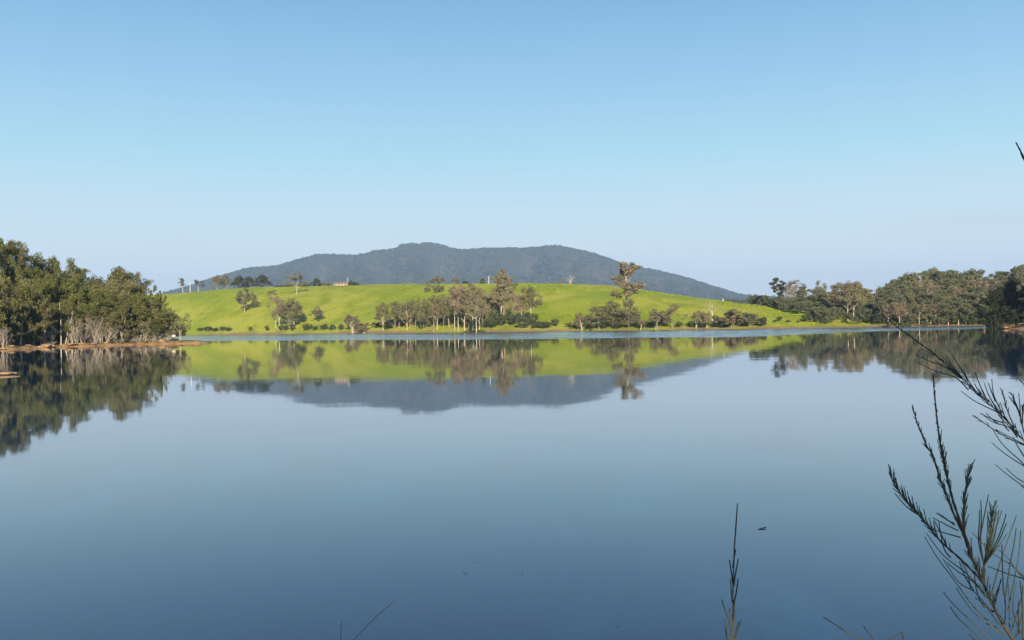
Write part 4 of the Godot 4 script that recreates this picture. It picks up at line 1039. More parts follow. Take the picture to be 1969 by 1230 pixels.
	plant("shrub", "shore", "dark bush at the waterline under the dense forest, ninth from the left", "bushes at the waterline under the dense forest", [[180.6,353,7.9,6.4,4.83]])
	plant("shrub", "shore", "dark bush at the waterline under the dense forest, tenth from the left", "bushes at the waterline under the dense forest", [[184.3,353,6.4,6.0,2.99]])
	plant("dark_tree", "black", "dark spreading tree leaning out over the water at the headland tip", "dark trees on the near right headland", [[121.9,231,10.8,12.1,1.81]])
	plant("dark_tree", "black", "tallest dark tree on the headland, cut by the picture edge", "dark trees on the near right headland", [[128.6,236,12.8,14.0,4.68]])
	plant("dark_tree", "black", "dark tree behind the orange rocks of the headland", "dark trees on the near right headland", [[130.8,232,11.1,14.1,4.96]])
	plant("shrub", "black", "dark low bush filling the foot of the headland trees, first from the left", "bushes on the headland", [[119.1,229,4.7,4.4,0.2]])
	plant("shrub", "black", "dark low bush filling the foot of the headland trees, second from the left", "bushes on the headland", [[120.6,229,5.2,4.0,3.26]])
	plant("shrub", "black", "dark low bush filling the foot of the headland trees, third from the left", "bushes on the headland", [[122.9,229,5.2,5.0,0.62]])
	plant("shrub", "black", "dark low bush filling the foot of the headland trees, fourth from the left", "bushes on the headland", [[125.1,229,3.7,5.0,2.94]])
	plant("forest_gum", "black", "tall tree on the headland beyond the picture edge, shading the dark trees", "tall shade trees on the headland", [[130,196,24,13,0.3],[141,203,25,13,3.56],[152,196,24,13,4.49],[133,183,21,13,5.2],[146,185,22,13,3.61]])
	plant("point_gum", "leaf", "olive gum in the front row of the wooded point, just outside the picture edge", "gums of the wooded point, front row", [[-86.8,148.1,8.2,5.5,2.18]])
	plant("paperbark", "leaf", "olive gum in the front row of the wooded point, just outside the picture edge", "gums of the wooded point, front row", [[-87.0,150.7,7.7,5.2,6.01],[-86.2,152.3,8.4,5.0,3.13]])
	plant("paperbark", "leafbrown", "olive gum in the front row of the wooded point, just outside the picture edge", "gums of the wooded point, front row", [[-85.8,154.1,8.7,5.1,4.94]])
	plant("paperbark", "leaf", "olive gum in the front row of the wooded point, first from the left", "gums of the wooded point, front row", [[-85.3,156.5,8.0,4.4,2.65]])
	plant("paperbark", "leafbrown", "olive gum in the front row of the wooded point, second from the left", "gums of the wooded point, front row", [[-85.5,160.4,8.3,4.6,1.07]])
	plant("paperbark", "leafbrown", "olive gum in the front row of the wooded point, third from the left", "gums of the wooded point, front row", [[-86.1,165.9,7.4,4.2,4.06]])
	plant("paperbark", "leafbrown", "olive gum in the front row of the wooded point, fourth from the left", "gums of the wooded point, front row", [[-85.4,168.0,8.4,5.6,4.66]])
	plant("point_gum", "leaf", "olive gum in the front row of the wooded point, fifth from the left", "gums of the wooded point, front row", [[-85.6,171.5,7.7,7.1,2.9]])
	plant("paperbark", "leafbrown", "olive gum in the front row of the wooded point, sixth from the left", "gums of the wooded point, front row", [[-84.4,173.8,8.1,4.8,0.97]])
	plant("point_gum", "leaf", "olive gum in the front row of the wooded point, seventh from the left", "gums of the wooded point, front row", [[-83.9,176.0,8.1,7.1,2.06]])
	plant("paperbark", "leaf", "olive gum in the front row of the wooded point, eighth from the left", "gums of the wooded point, front row", [[-84.6,181.1,7.0,4.5,1.23]])
	plant("gum_open", "leaf", "olive gum in the front row of the wooded point, ninth from the left", "gums of the wooded point, front row", [[-82.3,180.0,7.9,5.9,0.69]])
	plant("point_gum", "olive", "olive gum in the front row of the wooded point, tenth from the left", "gums of the wooded point, front row", [[-81.5,183.6,6.9,7.3,5.37]])
	plant("point_gum", "leaf", "olive gum in the front row of the wooded point, eleventh from the left", "gums of the wooded point, front row", [[-80.2,185.1,7.0,6.9,1.62]])
	plant("paperbark", "leafbrown", "olive gum in the front row of the wooded point, twelfth from the left", "gums of the wooded point, front row", [[-78.2,186.1,8.1,6.2,3.69]])
	plant("paperbark", "leafbrown", "olive gum in the front row of the wooded point, thirteenth from the left", "gums of the wooded point, front row", [[-78.1,191.1,6.7,6.0,5.35]])
	plant("paperbark", "leaf", "olive gum in the front row of the wooded point, fourteenth from the left", "gums of the wooded point, front row", [[-76.1,192.1,7.0,5.3,5.62]])
	plant("gum_open", "olive", "olive gum in the front row of the wooded point, fifteenth from the left", "gums of the wooded point, front row", [[-74.4,192.5,6.4,4.5,2.86]])
	plant("point_gum", "leaf", "olive gum in the front row of the wooded point, sixteenth from the left", "gums of the wooded point, front row", [[-72.6,194.0,6.2,6.8,4.89]])
	plant("point_gum", "leaf", "olive gum in the second row of the wooded point, just outside the picture edge", "gums of the wooded point, second row", [[-91.5,156.5,12.2,6.4,3.26],[-90.1,156.6,11.4,6.8,3.28]])
	plant("gum_open", "leafbrown", "olive gum in the second row of the wooded point, just outside the picture edge", "gums of the wooded point, second row", [[-90.3,160.1,12.0,6.1,4.79]])
	plant("point_gum", "olive", "olive gum in the second row of the wooded point, just outside the picture edge", "gums of the wooded point, second row", [[-89.8,161.9,11.6,5.4,2.51]])
	plant("point_gum", "leafbrown", "olive gum in the second row of the wooded point, first from the left", "gums of the wooded point, second row", [[-88.7,162.5,11.5,7.0,1.67]])
	plant("point_gum", "olive", "olive gum in the second row of the wooded point, second from the left", "gums of the wooded point, second row", [[-89.4,167.0,10.5,6.8,2.9]])
	plant("point_gum", "olive", "olive gum in the second row of the wooded point, third from the left", "gums of the wooded point, second row", [[-89.9,170.9,11.2,7.7,4.03]])
	plant("gum_open", "olive", "olive gum in the second row of the wooded point, fourth from the left", "gums of the wooded point, second row", [[-89.5,174.7,10.9,6.6,6.26]])
	plant("point_gum", "leaf", "olive gum in the second row of the wooded point, fifth from the left", "gums of the wooded point, second row", [[-89.0,178.3,10.2,7.1,4.42]])
	plant("point_gum", "leaf", "olive gum in the second row of the wooded point, sixth from the left", "gums of the wooded point, second row", [[-88.8,182.7,10.0,7.3,1.54]])
	plant("point_gum", "leaf", "olive gum in the second row of the wooded point, seventh from the left", "gums of the wooded point, second row", [[-87.1,183.1,9.9,7.7,5.83]])
	plant("point_gum", "leafbrown", "olive gum in the second row of the wooded point, eighth from the left", "gums of the wooded point, second row", [[-85.2,184.7,9.1,8.6,5.22]])
	plant("point_gum", "leaf", "olive gum in the second row of the wooded point, ninth from the left", "gums of the wooded point, second row", [[-84.2,187.4,9.7,8.8,3.82]])
	plant("point_gum", "leaf", "olive gum in the second row of the wooded point, tenth from the left", "gums of the wooded point, second row", [[-84.4,193.1,9.2,7.6,5.68]])
	plant("point_gum", "leafbrown", "olive gum in the second row of the wooded point, eleventh from the left", "gums of the wooded point, second row", [[-81.4,192.3,8.8,8.1,4.95]])
	plant("gum_open", "leaf", "olive gum in the second row of the wooded point, twelfth from the left", "gums of the wooded point, second row", [[-79.6,194.4,8.8,7.0,3.49]])
	plant("point_gum", "olive", "olive gum in the second row of the wooded point, thirteenth from the left", "gums of the wooded point, second row", [[-78.2,196.0,9.2,7.9,2.93]])
	plant("point_gum", "leaf", "olive gum in the second row of the wooded point, fourteenth from the left", "gums of the wooded point, second row", [[-77.2,198.4,8.6,6.1,5.28]])
	plant("point_gum", "olive", "olive gum in the second row of the wooded point, fifteenth from the left", "gums of the wooded point, second row", [[-75.6,200.2,7.6,6.8,2.63]])
	plant("point_gum", "leaf", "olive gum behind the second row of the wooded point, just outside the picture edge", "gums of the wooded point, third row", [[-95.6,162.6,15.8,5.4,5.08],[-94.8,167.1,16.0,6.7,2.73]])
	plant("point_gum", "olive", "olive gum behind the second row of the wooded point, just outside the picture edge", "gums of the wooded point, third row", [[-94.7,163.7,15.6,5.7,3.93]])
	plant("gum_open", "olive", "olive gum behind the second row of the wooded point, just outside the picture edge", "gums of the wooded point, third row", [[-93.4,167.9,15.1,5.5,2.1]])
	plant("gum_open", "leaf", "olive gum behind the second row of the wooded point, first from the left", "gums of the wooded point, third row", [[-94.0,173.7,14.8,5.5,2.08]])
	plant("point_gum", "olive", "olive gum behind the second row of the wooded point, second from the left", "gums of the wooded point, third row", [[-92.8,174.8,13.9,7.4,4.54]])
	plant("point_gum", "leaf", "olive gum behind the second row of the wooded point, third from the left", "gums of the wooded point, third row", [[-93.1,180.3,14.0,6.7,1.19]])
	plant("gum_open", "leafbrown", "olive gum behind the second row of the wooded point, fourth from the left", "gums of the wooded point, third row", [[-93.0,185.1,13.2,7.3,0.92]])
	plant("point_gum", "olive", "olive gum behind the second row of the wooded point, fifth from the left", "gums of the wooded point, third row", [[-92.4,188.8,12.1,6.4,3.93]])
	plant("point_gum", "leaf", "olive gum behind the second row of the wooded point, sixth from the left", "gums of the wooded point, third row", [[-91.6,191.0,11.3,7.4,2.32]])
	plant("point_gum", "leaf", "olive gum behind the second row of the wooded point, seventh from the left", "gums of the wooded point, third row", [[-90.7,194.6,11.3,7.1,2.65]])
	plant("point_gum", "olive", "olive gum behind the second row of the wooded point, eighth from the left", "gums of the wooded point, third row", [[-89.0,195.7,11.1,9.2,3.56]])
	plant("gum_open", "olive", "olive gum behind the second row of the wooded point, ninth from the left", "gums of the wooded point, third row", [[-87.6,196.5,10.8,7.2,0.42]])
	plant("point_gum", "olive", "olive gum behind the second row of the wooded point, tenth from the left", "gums of the wooded point, third row", [[-86.9,200.6,11.7,8.6,4.83]])
	plant("point_gum", "olive", "olive gum behind the second row of the wooded point, eleventh from the left", "gums of the wooded point, third row", [[-84.3,200.3,12.7,9.3,0.03]])
	plant("point_gum", "leaf", "olive gum behind the second row of the wooded point, twelfth from the left", "gums of the wooded point, third row", [[-82.5,202.3,11.6,6.9,2.97]])
	plant("point_gum", "leaf", "olive gum behind the second row of the wooded point, thirteenth from the left", "gums of the wooded point, third row", [[-81.7,205.6,11.6,9.0,4.86]])
	plant("gum_open", "olive", "olive gum behind the second row of the wooded point, fourteenth from the left", "gums of the wooded point, third row", [[-80.2,208.6,10.6,4.7,4.2]])
	plant("point_gum", "olive", "olive gum on the skyline of the wooded point, just outside the picture edge", "gums of the wooded point, skyline row", [[-99.7,171.3,21.0,5.7,1.95]])
	plant("point_gum", "leaf", "olive gum on the skyline of the wooded point, just outside the picture edge", "gums of the wooded point, skyline row", [[-99.1,173.9,19.5,7.0,2.31],[-98.9,176.9,19.7,6.2,5.99]])
	plant("gum_open", "leaf", "olive gum on the skyline of the wooded point, first from the left", "gums of the wooded point, skyline row", [[-99.4,180.6,19.1,7.1,4.93]])
	plant("point_gum", "leafbrown", "olive gum on the skyline of the wooded point, second from the left", "gums of the wooded point, skyline row", [[-98.2,182.1,18.9,8.6,4.56]])
	plant("point_gum", "olive", "olive gum on the skyline of the wooded point, third from the left", "gums of the wooded point, skyline row", [[-97.8,184.1,16.9,7.6,2.43]])
	plant("point_gum", "leaf", "olive gum on the skyline of the wooded point, fourth from the left", "gums of the wooded point, skyline row", [[-98.9,189.8,16.3,7.5,1.65]])
	plant("point_gum", "leaf", "olive gum on the skyline of the wooded point, fifth from the left", "gums of the wooded point, skyline row", [[-98.2,192.3,15.9,8.9,5.23]])
	plant("gum_open", "leaf", "olive gum on the skyline of the wooded point, sixth from the left", "gums of the wooded point, skyline row", [[-98.4,197.4,16.9,6.4,3.36]])
	plant("point_gum", "leaf", "olive gum on the skyline of the wooded point, seventh from the left", "gums of the wooded point, skyline row", [[-96.7,198.4,16.4,8.9,3.81]])
	plant("point_gum", "olive", "olive gum on the skyline of the wooded point, eighth from the left", "gums of the wooded point, skyline row", [[-95.6,201.0,15.9,7.3,2.89]])
	plant("point_gum", "leafbrown", "olive gum on the skyline of the wooded point, ninth from the left", "gums of the wooded point, skyline row", [[-95.5,204.4,15.2,7.4,2.02]])
	plant("point_gum", "leaf", "olive gum on the skyline of the wooded point, tenth from the left", "gums of the wooded point, skyline row", [[-93.3,204.4,14.9,6.9,3.63]])
	plant("gum_open", "leaf", "olive gum on the skyline of the wooded point, eleventh from the left", "gums of the wooded point, skyline row", [[-93.4,209.0,14.7,6.7,5.44]])
	plant("point_gum", "leaf", "olive gum on the skyline of the wooded point, twelfth from the left", "gums of the wooded point, skyline row", [[-91.5,209.6,16.3,7.8,1.76]])
	plant("gum_open", "leafbrown", "olive gum on the skyline of the wooded point, thirteenth from the left", "gums of the wooded point, skyline row", [[-89.2,209.7,16.8,8.5,3.56]])
	plant("point_gum", "leaf", "olive gum on the skyline of the wooded point, fourteenth from the left", "gums of the wooded point, skyline row", [[-88.9,213.8,17.1,10.1,5.3]])
	plant("point_gum", "leafbrown", "olive gum on the skyline of the wooded point, fifteenth from the left", "gums of the wooded point, skyline row", [[-87.7,216.1,16.1,7.1,2.32]])
	plant("gum_tall", "leaf", "gum with forked pale trunk behind the leafy bushes near the left edge", "", [[-87.4,165.6,11.3,4.6,5.62]])
	plant("gum_tall", "leaf", "gum with pale bare trunk left of the straight dead trunk", "", [[-88.9,174.0,12.3,5.1,5.42]])
	plant("gum_tall", "leaf", "tall gum whose pale trunk stands just above the straight dead trunk", "", [[-89.2,181.7,14.9,5.6,4.02]])
	plant("paperbark", "leaf", "gum with clear pale double trunk above the dead shrubs", "", [[-85.3,181.6,12.1,5.1,5.79]])
	plant("gum_tall", "leaf", "low gum with bent pale trunk over the dead shrubs", "", [[-83.0,183.7,9.8,5.7,4.44]])
	plant("paperbark", "leaf", "gum with leaning pale limbs above the grey tangled shrubs", "", [[-78.1,192.0,9.5,5.4,0.56]])
	plant("gum_umbrella", "leaf", "spreading gum at the right end of the wooded point, overhanging the hill view", "", [[-78.0,203,12.1,4.3,2.0]])
	plant("sparse_gum", "leafpale", "pale leaved open tree at the right end of the wooded point", "", [[-73.1,196,6.9,4.9,1.46]])
	plant("sparse_gum", "leafpale", "straggly grey tree leaning from the tip of the wooded point", "", [[-69.5,193.5,5.7,5.5,0.56]])
	plant("dead_pole", "dead", "straight bare white dead trunk on the shore of the wooded point", "", [[-83.5,171,7.9,0.6,0.4]])
	plant("dead_lean", "dead", "leaning forked dead trunk right of the straight one on the shore", "", [[-83.2,172,6.8,3.0,0.0]])
	plant("dead_shrub", "dead", "pale dead shrub of bare twiggy stems on the shore of, second from the left", "bare dead shrubs along the shore of the wooded point", [[-84.8,169.8,4.7,3.0,3.18]])
	plant("dead_shrub", "dead", "pale dead shrub of bare twiggy stems on the shore of, third from the left", "bare dead shrubs along the shore of the wooded point", [[-82.4,173.1,5.7,4.2,5.34]])
	plant("dead_shrub", "dead", "pale dead shrub of bare twiggy stems on the shore of, fourth from the left", "bare dead shrubs along the shore of the wooded point", [[-82.3,175.0,4.2,4.8,1.48]])
	plant("dead_shrub", "dead", "pale dead shrub of bare twiggy stems on the shore of, fifth from the left", "bare dead shrubs along the shore of the wooded point", [[-82.2,177.8,6.2,4.9,1.08]])
	plant("dead_shrub", "deadgrey", "pale dead shrub of bare twiggy stems on the shore of, sixth from the left", "bare dead shrubs along the shore of the wooded point", [[-82.0,180.1,4.5,5.2,5.91]])
	plant("dead_shrub", "deadgrey", "pale dead shrub of bare twiggy stems on the shore of, seventh from the left", "bare dead shrubs along the shore of the wooded point", [[-80.3,179.0,5.5,4.6,3.47]])
	plant("dead_shrub", "deadgrey", "pale dead shrub of bare twiggy stems on the shore of, eighth from the left", "bare dead shrubs along the shore of the wooded point", [[-79.8,180.5,3.6,5.3,5.77]])
	plant("dead_shrub", "dead", "pale dead shrub of bare twiggy stems on the shore of, first from the left", "bare dead shrubs along the shore of the wooded point", [[-83.4,151.3,4.0,3.2,3.22]])
	plant("dead_shrub", "deadgrey", "grey tangled shrub of dead branches near the tip of the, second from the left", "grey tangled shrubs near the tip", [[-79.5,186.5,2.0,4.8,4.78]])
	plant("dead_shrub", "deadgrey", "grey tangled shrub of dead branches near the tip of the, fourth from the left", "grey tangled shrubs near the tip", [[-76.7,188.4,1.4,4.4,0.63]])
	plant("dead_shrub", "deadgrey", "grey tangled shrub of dead branches near the tip of the, sixth from the left", "grey tangled shrubs near the tip", [[-74.8,189.8,2.9,4.9,0.04]])
	plant("dead_shrub", "deadgrey", "grey tangled shrub of dead branches near the tip of the, seventh from the left", "grey tangled shrubs near the tip", [[-73.5,190.6,2.1,4.4,4.7]])
	plant("dead_shrub", "deadgrey", "grey tangled shrub of dead branches near the tip of the, eighth from the left", "grey tangled shrubs near the tip", [[-72.1,193.2,2.3,4.3,2.77]])
	plant("dead_shrub", "deadgrey", "grey tangled shrub of dead branches near the tip of the, third from the left", "grey tangled shrubs near the tip", [[-77.9,187.8,3.7,4.4,2.96]])
	plant("dead_shrub", "deadgrey", "grey tangled shrub of dead branches near the tip of the, fifth from the left", "grey tangled shrubs near the tip", [[-75.6,189.1,4.3,4.2,2.45]])
	plant("dead_shrub", "deadgrey", "grey tangled shrub of dead branches near the tip of the, first from the left", "grey tangled shrubs near the tip", [[-79.7,184.6,4.8,3.6,2.38]])
	plant("shrub", "leafbrown", "leafy shore bush under the gums of the wooded point, first from the left", "leafy bushes under the gums of the wooded point", [[-85.4,157.2,3.6,3.5,5.07]])
	plant("shrub", "leaf", "leafy shore bush under the gums of the wooded point, second from the left", "leafy bushes under the gums of the wooded point", [[-86.2,162.9,4.4,4.4,5.6]])
	plant("shrub", "leaf", "leafy shore bush under the gums of the wooded point, third from the left", "leafy bushes under the gums of the wooded point", [[-85.6,165.5,3.7,3.7,5.73]])
	plant("shrub", "leaf", "leafy shore bush under the gums of the wooded point, fourth from the left", "leafy bushes under the gums of the wooded point", [[-86.0,169.8,5.2,3.8,0.99]])
	plant("shrub", "leafbrown", "leafy shore bush under the gums of the wooded point, just outside the picture edge", "leafy bushes under the gums of the wooded point", [[-86.0,153.6,3.9,3.5,0.49]])
	plant("shrub", "leaf", "leafy shore bush under the gums of the wooded point, just outside the picture edge", "leafy bushes under the gums of the wooded point", [[-86.6,150.0,4.6,3.7,2.34]])
	plant("shrub", "leafbrown", "leafy shore bush under the gums of the wooded point, fifth from the left", "leafy bushes under the gums of the wooded point", [[-85.5,173.9,2.7,2.7,4.89]])
	plant("shrub", "leaf", "leafy shore bush under the gums of the wooded point, eighth from the left", "leafy bushes under the gums of the wooded point", [[-81.8,186.3,3.5,2.7,5.81]])
	plant("shrub", "leafdark", "leafy shore bush under the gums of the wooded point, ninth from the left", "leafy bushes under the gums of the wooded point", [[-80.0,186.2,1.4,3.8,0.14]])
	plant("shrub", "leafbrown", "leafy shore bush under the gums of the wooded point, tenth from the left", "leafy bushes under the gums of the wooded point", [[-78.5,186.7,3.5,3.8,6.11]])
	plant("shrub", "leafdark", "leafy shore bush under the gums of the wooded point, eleventh from the left", "leafy bushes under the gums of the wooded point", [[-77.5,188.7,2.9,4.3,1.47]])
	plant("shrub", "leafbrown", "leafy shore bush under the gums of the wooded point, twelfth from the left", "leafy bushes under the gums of the wooded point", [[-75.8,189.9,3.4,4.3,2.3]])
	plant("shrub", "leafdark", "leafy shore bush under the gums of the wooded point, thirteenth from the left", "leafy bushes under the gums of the wooded point", [[-74.5,192.0,3.7,4.3,4.62]])
	plant("shrub", "leafbrown", "leafy shore bush under the gums of the wooded point, fourteenth from the left", "leafy bushes under the gums of the wooded point", [[-73.0,192.8,3.3,3.7,2.83]])
	plant("shrub", "leafbrown", "leafy shore bush under the gums of the wooded point, fifteenth from the left", "leafy bushes under the gums of the wooded point", [[-72.5,195.5,2.4,2.9,2.76]])
	plant("shrub", "leafdark", "leafy shore bush under the gums of the wooded point, seventh from the left", "leafy bushes under the gums of the wooded point", [[-82.8,179.3,5.8,3.0,2.63]])
	plant("shrub", "leafdark", "leafy shore bush under the gums of the wooded point, sixth from the left", "leafy bushes under the gums of the wooded point", [[-83.9,176.3,6.0,3.0,0.16]])
	plant("dead_shrub", "dead", "low tangle of grey driftwood along the edge of the wooded point, first from the left", "driftwood along the wooded point", [[-83.9,167.7,0.8,3.7,3.59]])
	plant("dead_shrub", "deadgrey", "low tangle of grey driftwood along the edge of the wooded point, second from the left", "driftwood along the wooded point", [[-81.1,178.5,1.0,4.6,1.86]])
	plant("dead_shrub", "deadgrey", "low tangle of grey driftwood along the edge of the wooded point, third from the left", "driftwood along the wooded point", [[-78.4,183.5,0.9,4.3,5.05]])
	plant("dead_shrub", "deadgrey", "low tangle of grey driftwood along the edge of the wooded point, fourth from the left", "driftwood along the wooded point", [[-75.8,186.4,0.9,4.8,1.64]])
	plant("dead_shrub", "deadgrey", "low tangle of grey driftwood along the edge of the wooded point, fifth from the left", "driftwood along the wooded point", [[-73.8,188.6,1.0,4.2,0.69]])
	plant("dead_shrub", "deadgrey", "low tangle of grey driftwood along the edge of the wooded point, sixth from the left", "driftwood along the wooded point", [[-71.7,190.5,0.9,3.7,2.86]])
	plant("shrub", "leafbrown", "tall leafy understorey bush under the gums of the wooded point, just outside the picture edge", "understorey bushes of the wooded point", [[-88.0,154.1,5.8,3.4,3.52],[-90.3,162.0,6.7,3.1,0.36]])
	plant("shrub", "leafdark", "tall leafy understorey bush under the gums of the wooded point, just outside the picture edge", "understorey bushes of the wooded point", [[-87.5,155.2,5.6,3.8,6.22]])
	plant("shrub", "leafdark", "tall leafy understorey bush under the gums of the wooded point, first from the left", "understorey bushes of the wooded point", [[-87.7,158.7,4.9,2.7,3.21]])
	plant("shrub", "leafdark", "tall leafy understorey bush under the gums of the wooded point, second from the left", "understorey bushes of the wooded point", [[-89.7,163.7,5.2,3.1,2.73]])
	plant("shrub", "leafbrown", "tall leafy understorey bush under the gums of the wooded point, third from the left", "understorey bushes of the wooded point", [[-87.6,162.3,6.1,2.9,3.28]])
	plant("shrub", "leafdark", "tall leafy understorey bush under the gums of the wooded point, fourth from the left", "understorey bushes of the wooded point", [[-87.4,162.9,6.1,3.8,4.78]])
	plant("shrub", "leafbrown", "tall leafy understorey bush under the gums of the wooded point, fifth from the left", "understorey bushes of the wooded point", [[-87.3,164.4,5.8,3.6,3.66]])
	plant("shrub", "leaf", "tall leafy understorey bush under the gums of the wooded point, sixth from the left", "understorey bushes of the wooded point", [[-87.1,165.9,5.6,3.3,3.26]])
	plant("shrub", "leaf", "tall leafy understorey bush under the gums of the wooded point, seventh from the left", "understorey bushes of the wooded point", [[-87.9,169.5,5.9,4.1,0.1]])
	plant("shrub", "leafbrown", "tall leafy understorey bush under the gums of the wooded point, eighth from the left", "understorey bushes of the wooded point", [[-88.5,173.6,4.7,3.3,3.54]])
	plant("shrub", "leaf", "tall leafy understorey bush under the gums of the wooded point, ninth from the left", "understorey bushes of the wooded point", [[-86.9,172.5,5.4,3.7,2.24]])
	plant("shrub", "leafbrown", "tall leafy understorey bush under the gums of the wooded point, tenth from the left", "understorey bushes of the wooded point", [[-90.0,180.9,6.1,3.6,5.13]])
	plant("shrub", "leaf", "tall leafy understorey bush under the gums of the wooded point, eleventh from the left", "understorey bushes of the wooded point", [[-87.4,177.6,5.1,3.5,1.83]])
	plant("shrub", "leafbrown", "tall leafy understorey bush under the gums of the wooded point, twelfth from the left", "understorey bushes of the wooded point", [[-88.7,181.1,5.4,3.1,0.13]])
	plant("shrub", "leafdark", "tall leafy understorey bush under the gums of the wooded point, thirteenth from the left", "understorey bushes of the wooded point", [[-86.3,179.8,6.4,3.2,3.49]])
	plant("shrub", "leafdark", "tall leafy understorey bush under the gums of the wooded point, fourteenth from the left", "understorey bushes of the wooded point", [[-85.2,179.8,4.7,4.1,0.11]])
	plant("shrub", "leaf", "tall leafy understorey bush under the gums of the wooded point, fifteenth from the left", "understorey bushes of the wooded point", [[-86.7,184.7,5.2,4.1,2.2]])
	plant("shrub", "leafdark", "tall leafy understorey bush under the gums of the wooded point, sixteenth from the left", "understorey bushes of the wooded point", [[-85.1,182.7,6.1,3.8,0.69]])
	plant("shrub", "leafbrown", "tall leafy understorey bush under the gums of the wooded point, seventeenth from the left", "understorey bushes of the wooded point", [[-86.9,189.1,4.6,3.5,0.92]])
	plant("shrub", "leafdark", "tall leafy understorey bush under the gums of the wooded point, eighteenth from the left", "understorey bushes of the wooded point", [[-85.8,190.0,5.5,4.4,4.36]])
	plant("shrub", "leaf", "tall leafy understorey bush under the gums of the wooded point, nineteenth from the left", "understorey bushes of the wooded point", [[-84.8,190.4,6.0,4.7,4.88]])
	plant("shrub", "leafdark", "tall leafy understorey bush under the gums of the wooded point, twentieth from the left", "understorey bushes of the wooded point", [[-83.2,188.8,5.6,3.8,5.12]])
	plant("shrub", "leafdark", "tall leafy understorey bush under the gums of the wooded point, twenty-first from the left", "understorey bushes of the wooded point", [[-81.6,188.7,5.1,4.6,1.57]])
	plant("shrub", "leaf", "tall leafy understorey bush under the gums of the wooded point, twenty-second from the left", "understorey bushes of the wooded point", [[-82.8,193.3,5.1,4.1,2.04]])
	plant("shrub", "leafdark", "tall leafy understorey bush under the gums of the wooded point, twenty-third from the left", "understorey bushes of the wooded point", [[-82.3,194.3,5.5,3.9,4.88]])
	plant("shrub", "leaf", "tall leafy understorey bush under the gums of the wooded point, twenty-fourth from the left", "understorey bushes of the wooded point", [[-80.9,195.4,4.1,4.7,0.22]])
	plant("shrub", "leaf", "tall leafy understorey bush under the gums of the wooded point, twenty-fifth from the left", "understorey bushes of the wooded point", [[-79.2,193.4,4.3,3.7,3.9]])
	plant("shrub", "leafdark", "tall leafy understorey bush under the gums of the wooded point, twenty-sixth from the left", "understorey bushes of the wooded point", [[-79.4,195.8,5.2,4.8,0.71]])
	plant("shrub", "leafdark", "tall leafy understorey bush under the gums of the wooded point", "understorey bushes of the wooded point", [[-77.5,194.3,5.9,4.8,0.53],[-78.6,200.6,5.4,4.2,5.75],[-76.0,196.9,4.3,4.5,5.27],[-75.8,199.7,4.5,3.7,2.89]])
	plant("shrub", "leafbrown", "tall leafy understorey bush under the gums of the wooded point", "understorey bushes of the wooded point", [[-75.1,200.6,5.0,3.9,2.1]])
	plant("point_gum", "leaf", "gum standing on the bank behind the viewer", "gums on the bank behind the viewer", [[-6,-13,9.5,9,1.3]])
	plant("point_gum", "leaf", "gum standing on the bank behind the viewer", "gums on the bank behind the viewer", [[-1.5,-10,8.5,8,1.3]])
	plant("point_gum", "leaf", "gum standing on the bank behind the viewer", "gums on the bank behind the viewer", [[2.5,-12,9,9,1.3]])
	plant("point_gum", "leaf", "gum standing on the bank behind the viewer", "gums on the bank behind the viewer", [[6,-9,8.5,8,1.3]])
	plant("point_gum", "leaf", "gum standing on the bank behind the viewer", "gums on the bank behind the viewer", [[10,-14,10,9,1.3]])
	# the wood behind the right end of the hill reads as one mass
	var r := RandomNumberGenerator.new()
	r.seed = 31
	var tree: Dictionary = kinds.forest_gum.all[0]
	var tree_b: Dictionary = kinds.forest_gum.all[3]
	for which in 2:
		var v: Dictionary = [tree, tree_b][which]
		var crowns := []
		var trunks := []
		for k in 230:
			var d := r.randf_range(860, 1290)
			var x := r.randf_range(0.09, 0.5) * d
			var h := lut(d, [[800.0, 2.0], [1000.0, 10.0], [1250.0, 16.0], [1400.0, 6.0]]) + 3.0 * sin(x * 0.012 + 2.0)
			var s := r.randf_range(0.75, 1.05)
			crowns.append(Transform3D(Basis(Vector3.UP, r.randf() * TAU).scaled(Vector3(s * 1.3, s, s * 1.3)), Vector3(x, h - 0.5, -d)))
		stuff("far_wood", "far wood behind the right end of the green hill", v.node.get_node("crown").mesh, mats.forest, crowns)
		stuff("far_wood_trunks", "trunks of the far wood behind the green hill", v.node.get_node("trunk").mesh, mats.grey_bark, crowns)
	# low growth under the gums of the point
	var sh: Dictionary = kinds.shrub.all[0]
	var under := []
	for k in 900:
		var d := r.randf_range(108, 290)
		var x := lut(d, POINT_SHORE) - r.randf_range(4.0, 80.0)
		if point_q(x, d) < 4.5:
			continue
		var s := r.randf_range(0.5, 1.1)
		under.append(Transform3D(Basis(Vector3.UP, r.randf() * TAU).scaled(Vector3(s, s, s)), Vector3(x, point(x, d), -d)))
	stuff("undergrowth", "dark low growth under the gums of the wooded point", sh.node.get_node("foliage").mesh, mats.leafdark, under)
	under = []
	for k in 1100:
		var x := r.randf_range(125, 380)
		var d := lut(x, RIDGE_SHORE) + r.randf_range(4.0, 120.0)
		var s := r.randf_range(0.8, 1.7)
		under.append(Transform3D(Basis(Vector3.UP, r.randf() * TAU).scaled(Vector3(s, s, s)), Vector3(x, maxf(ridge(x, d), hill(x, d)), -d)))
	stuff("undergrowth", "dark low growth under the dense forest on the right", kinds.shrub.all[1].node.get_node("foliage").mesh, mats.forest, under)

func box_mesh(size: Vector3) -> BoxMesh:
	var m := BoxMesh.new()
	m.size = size
	return m

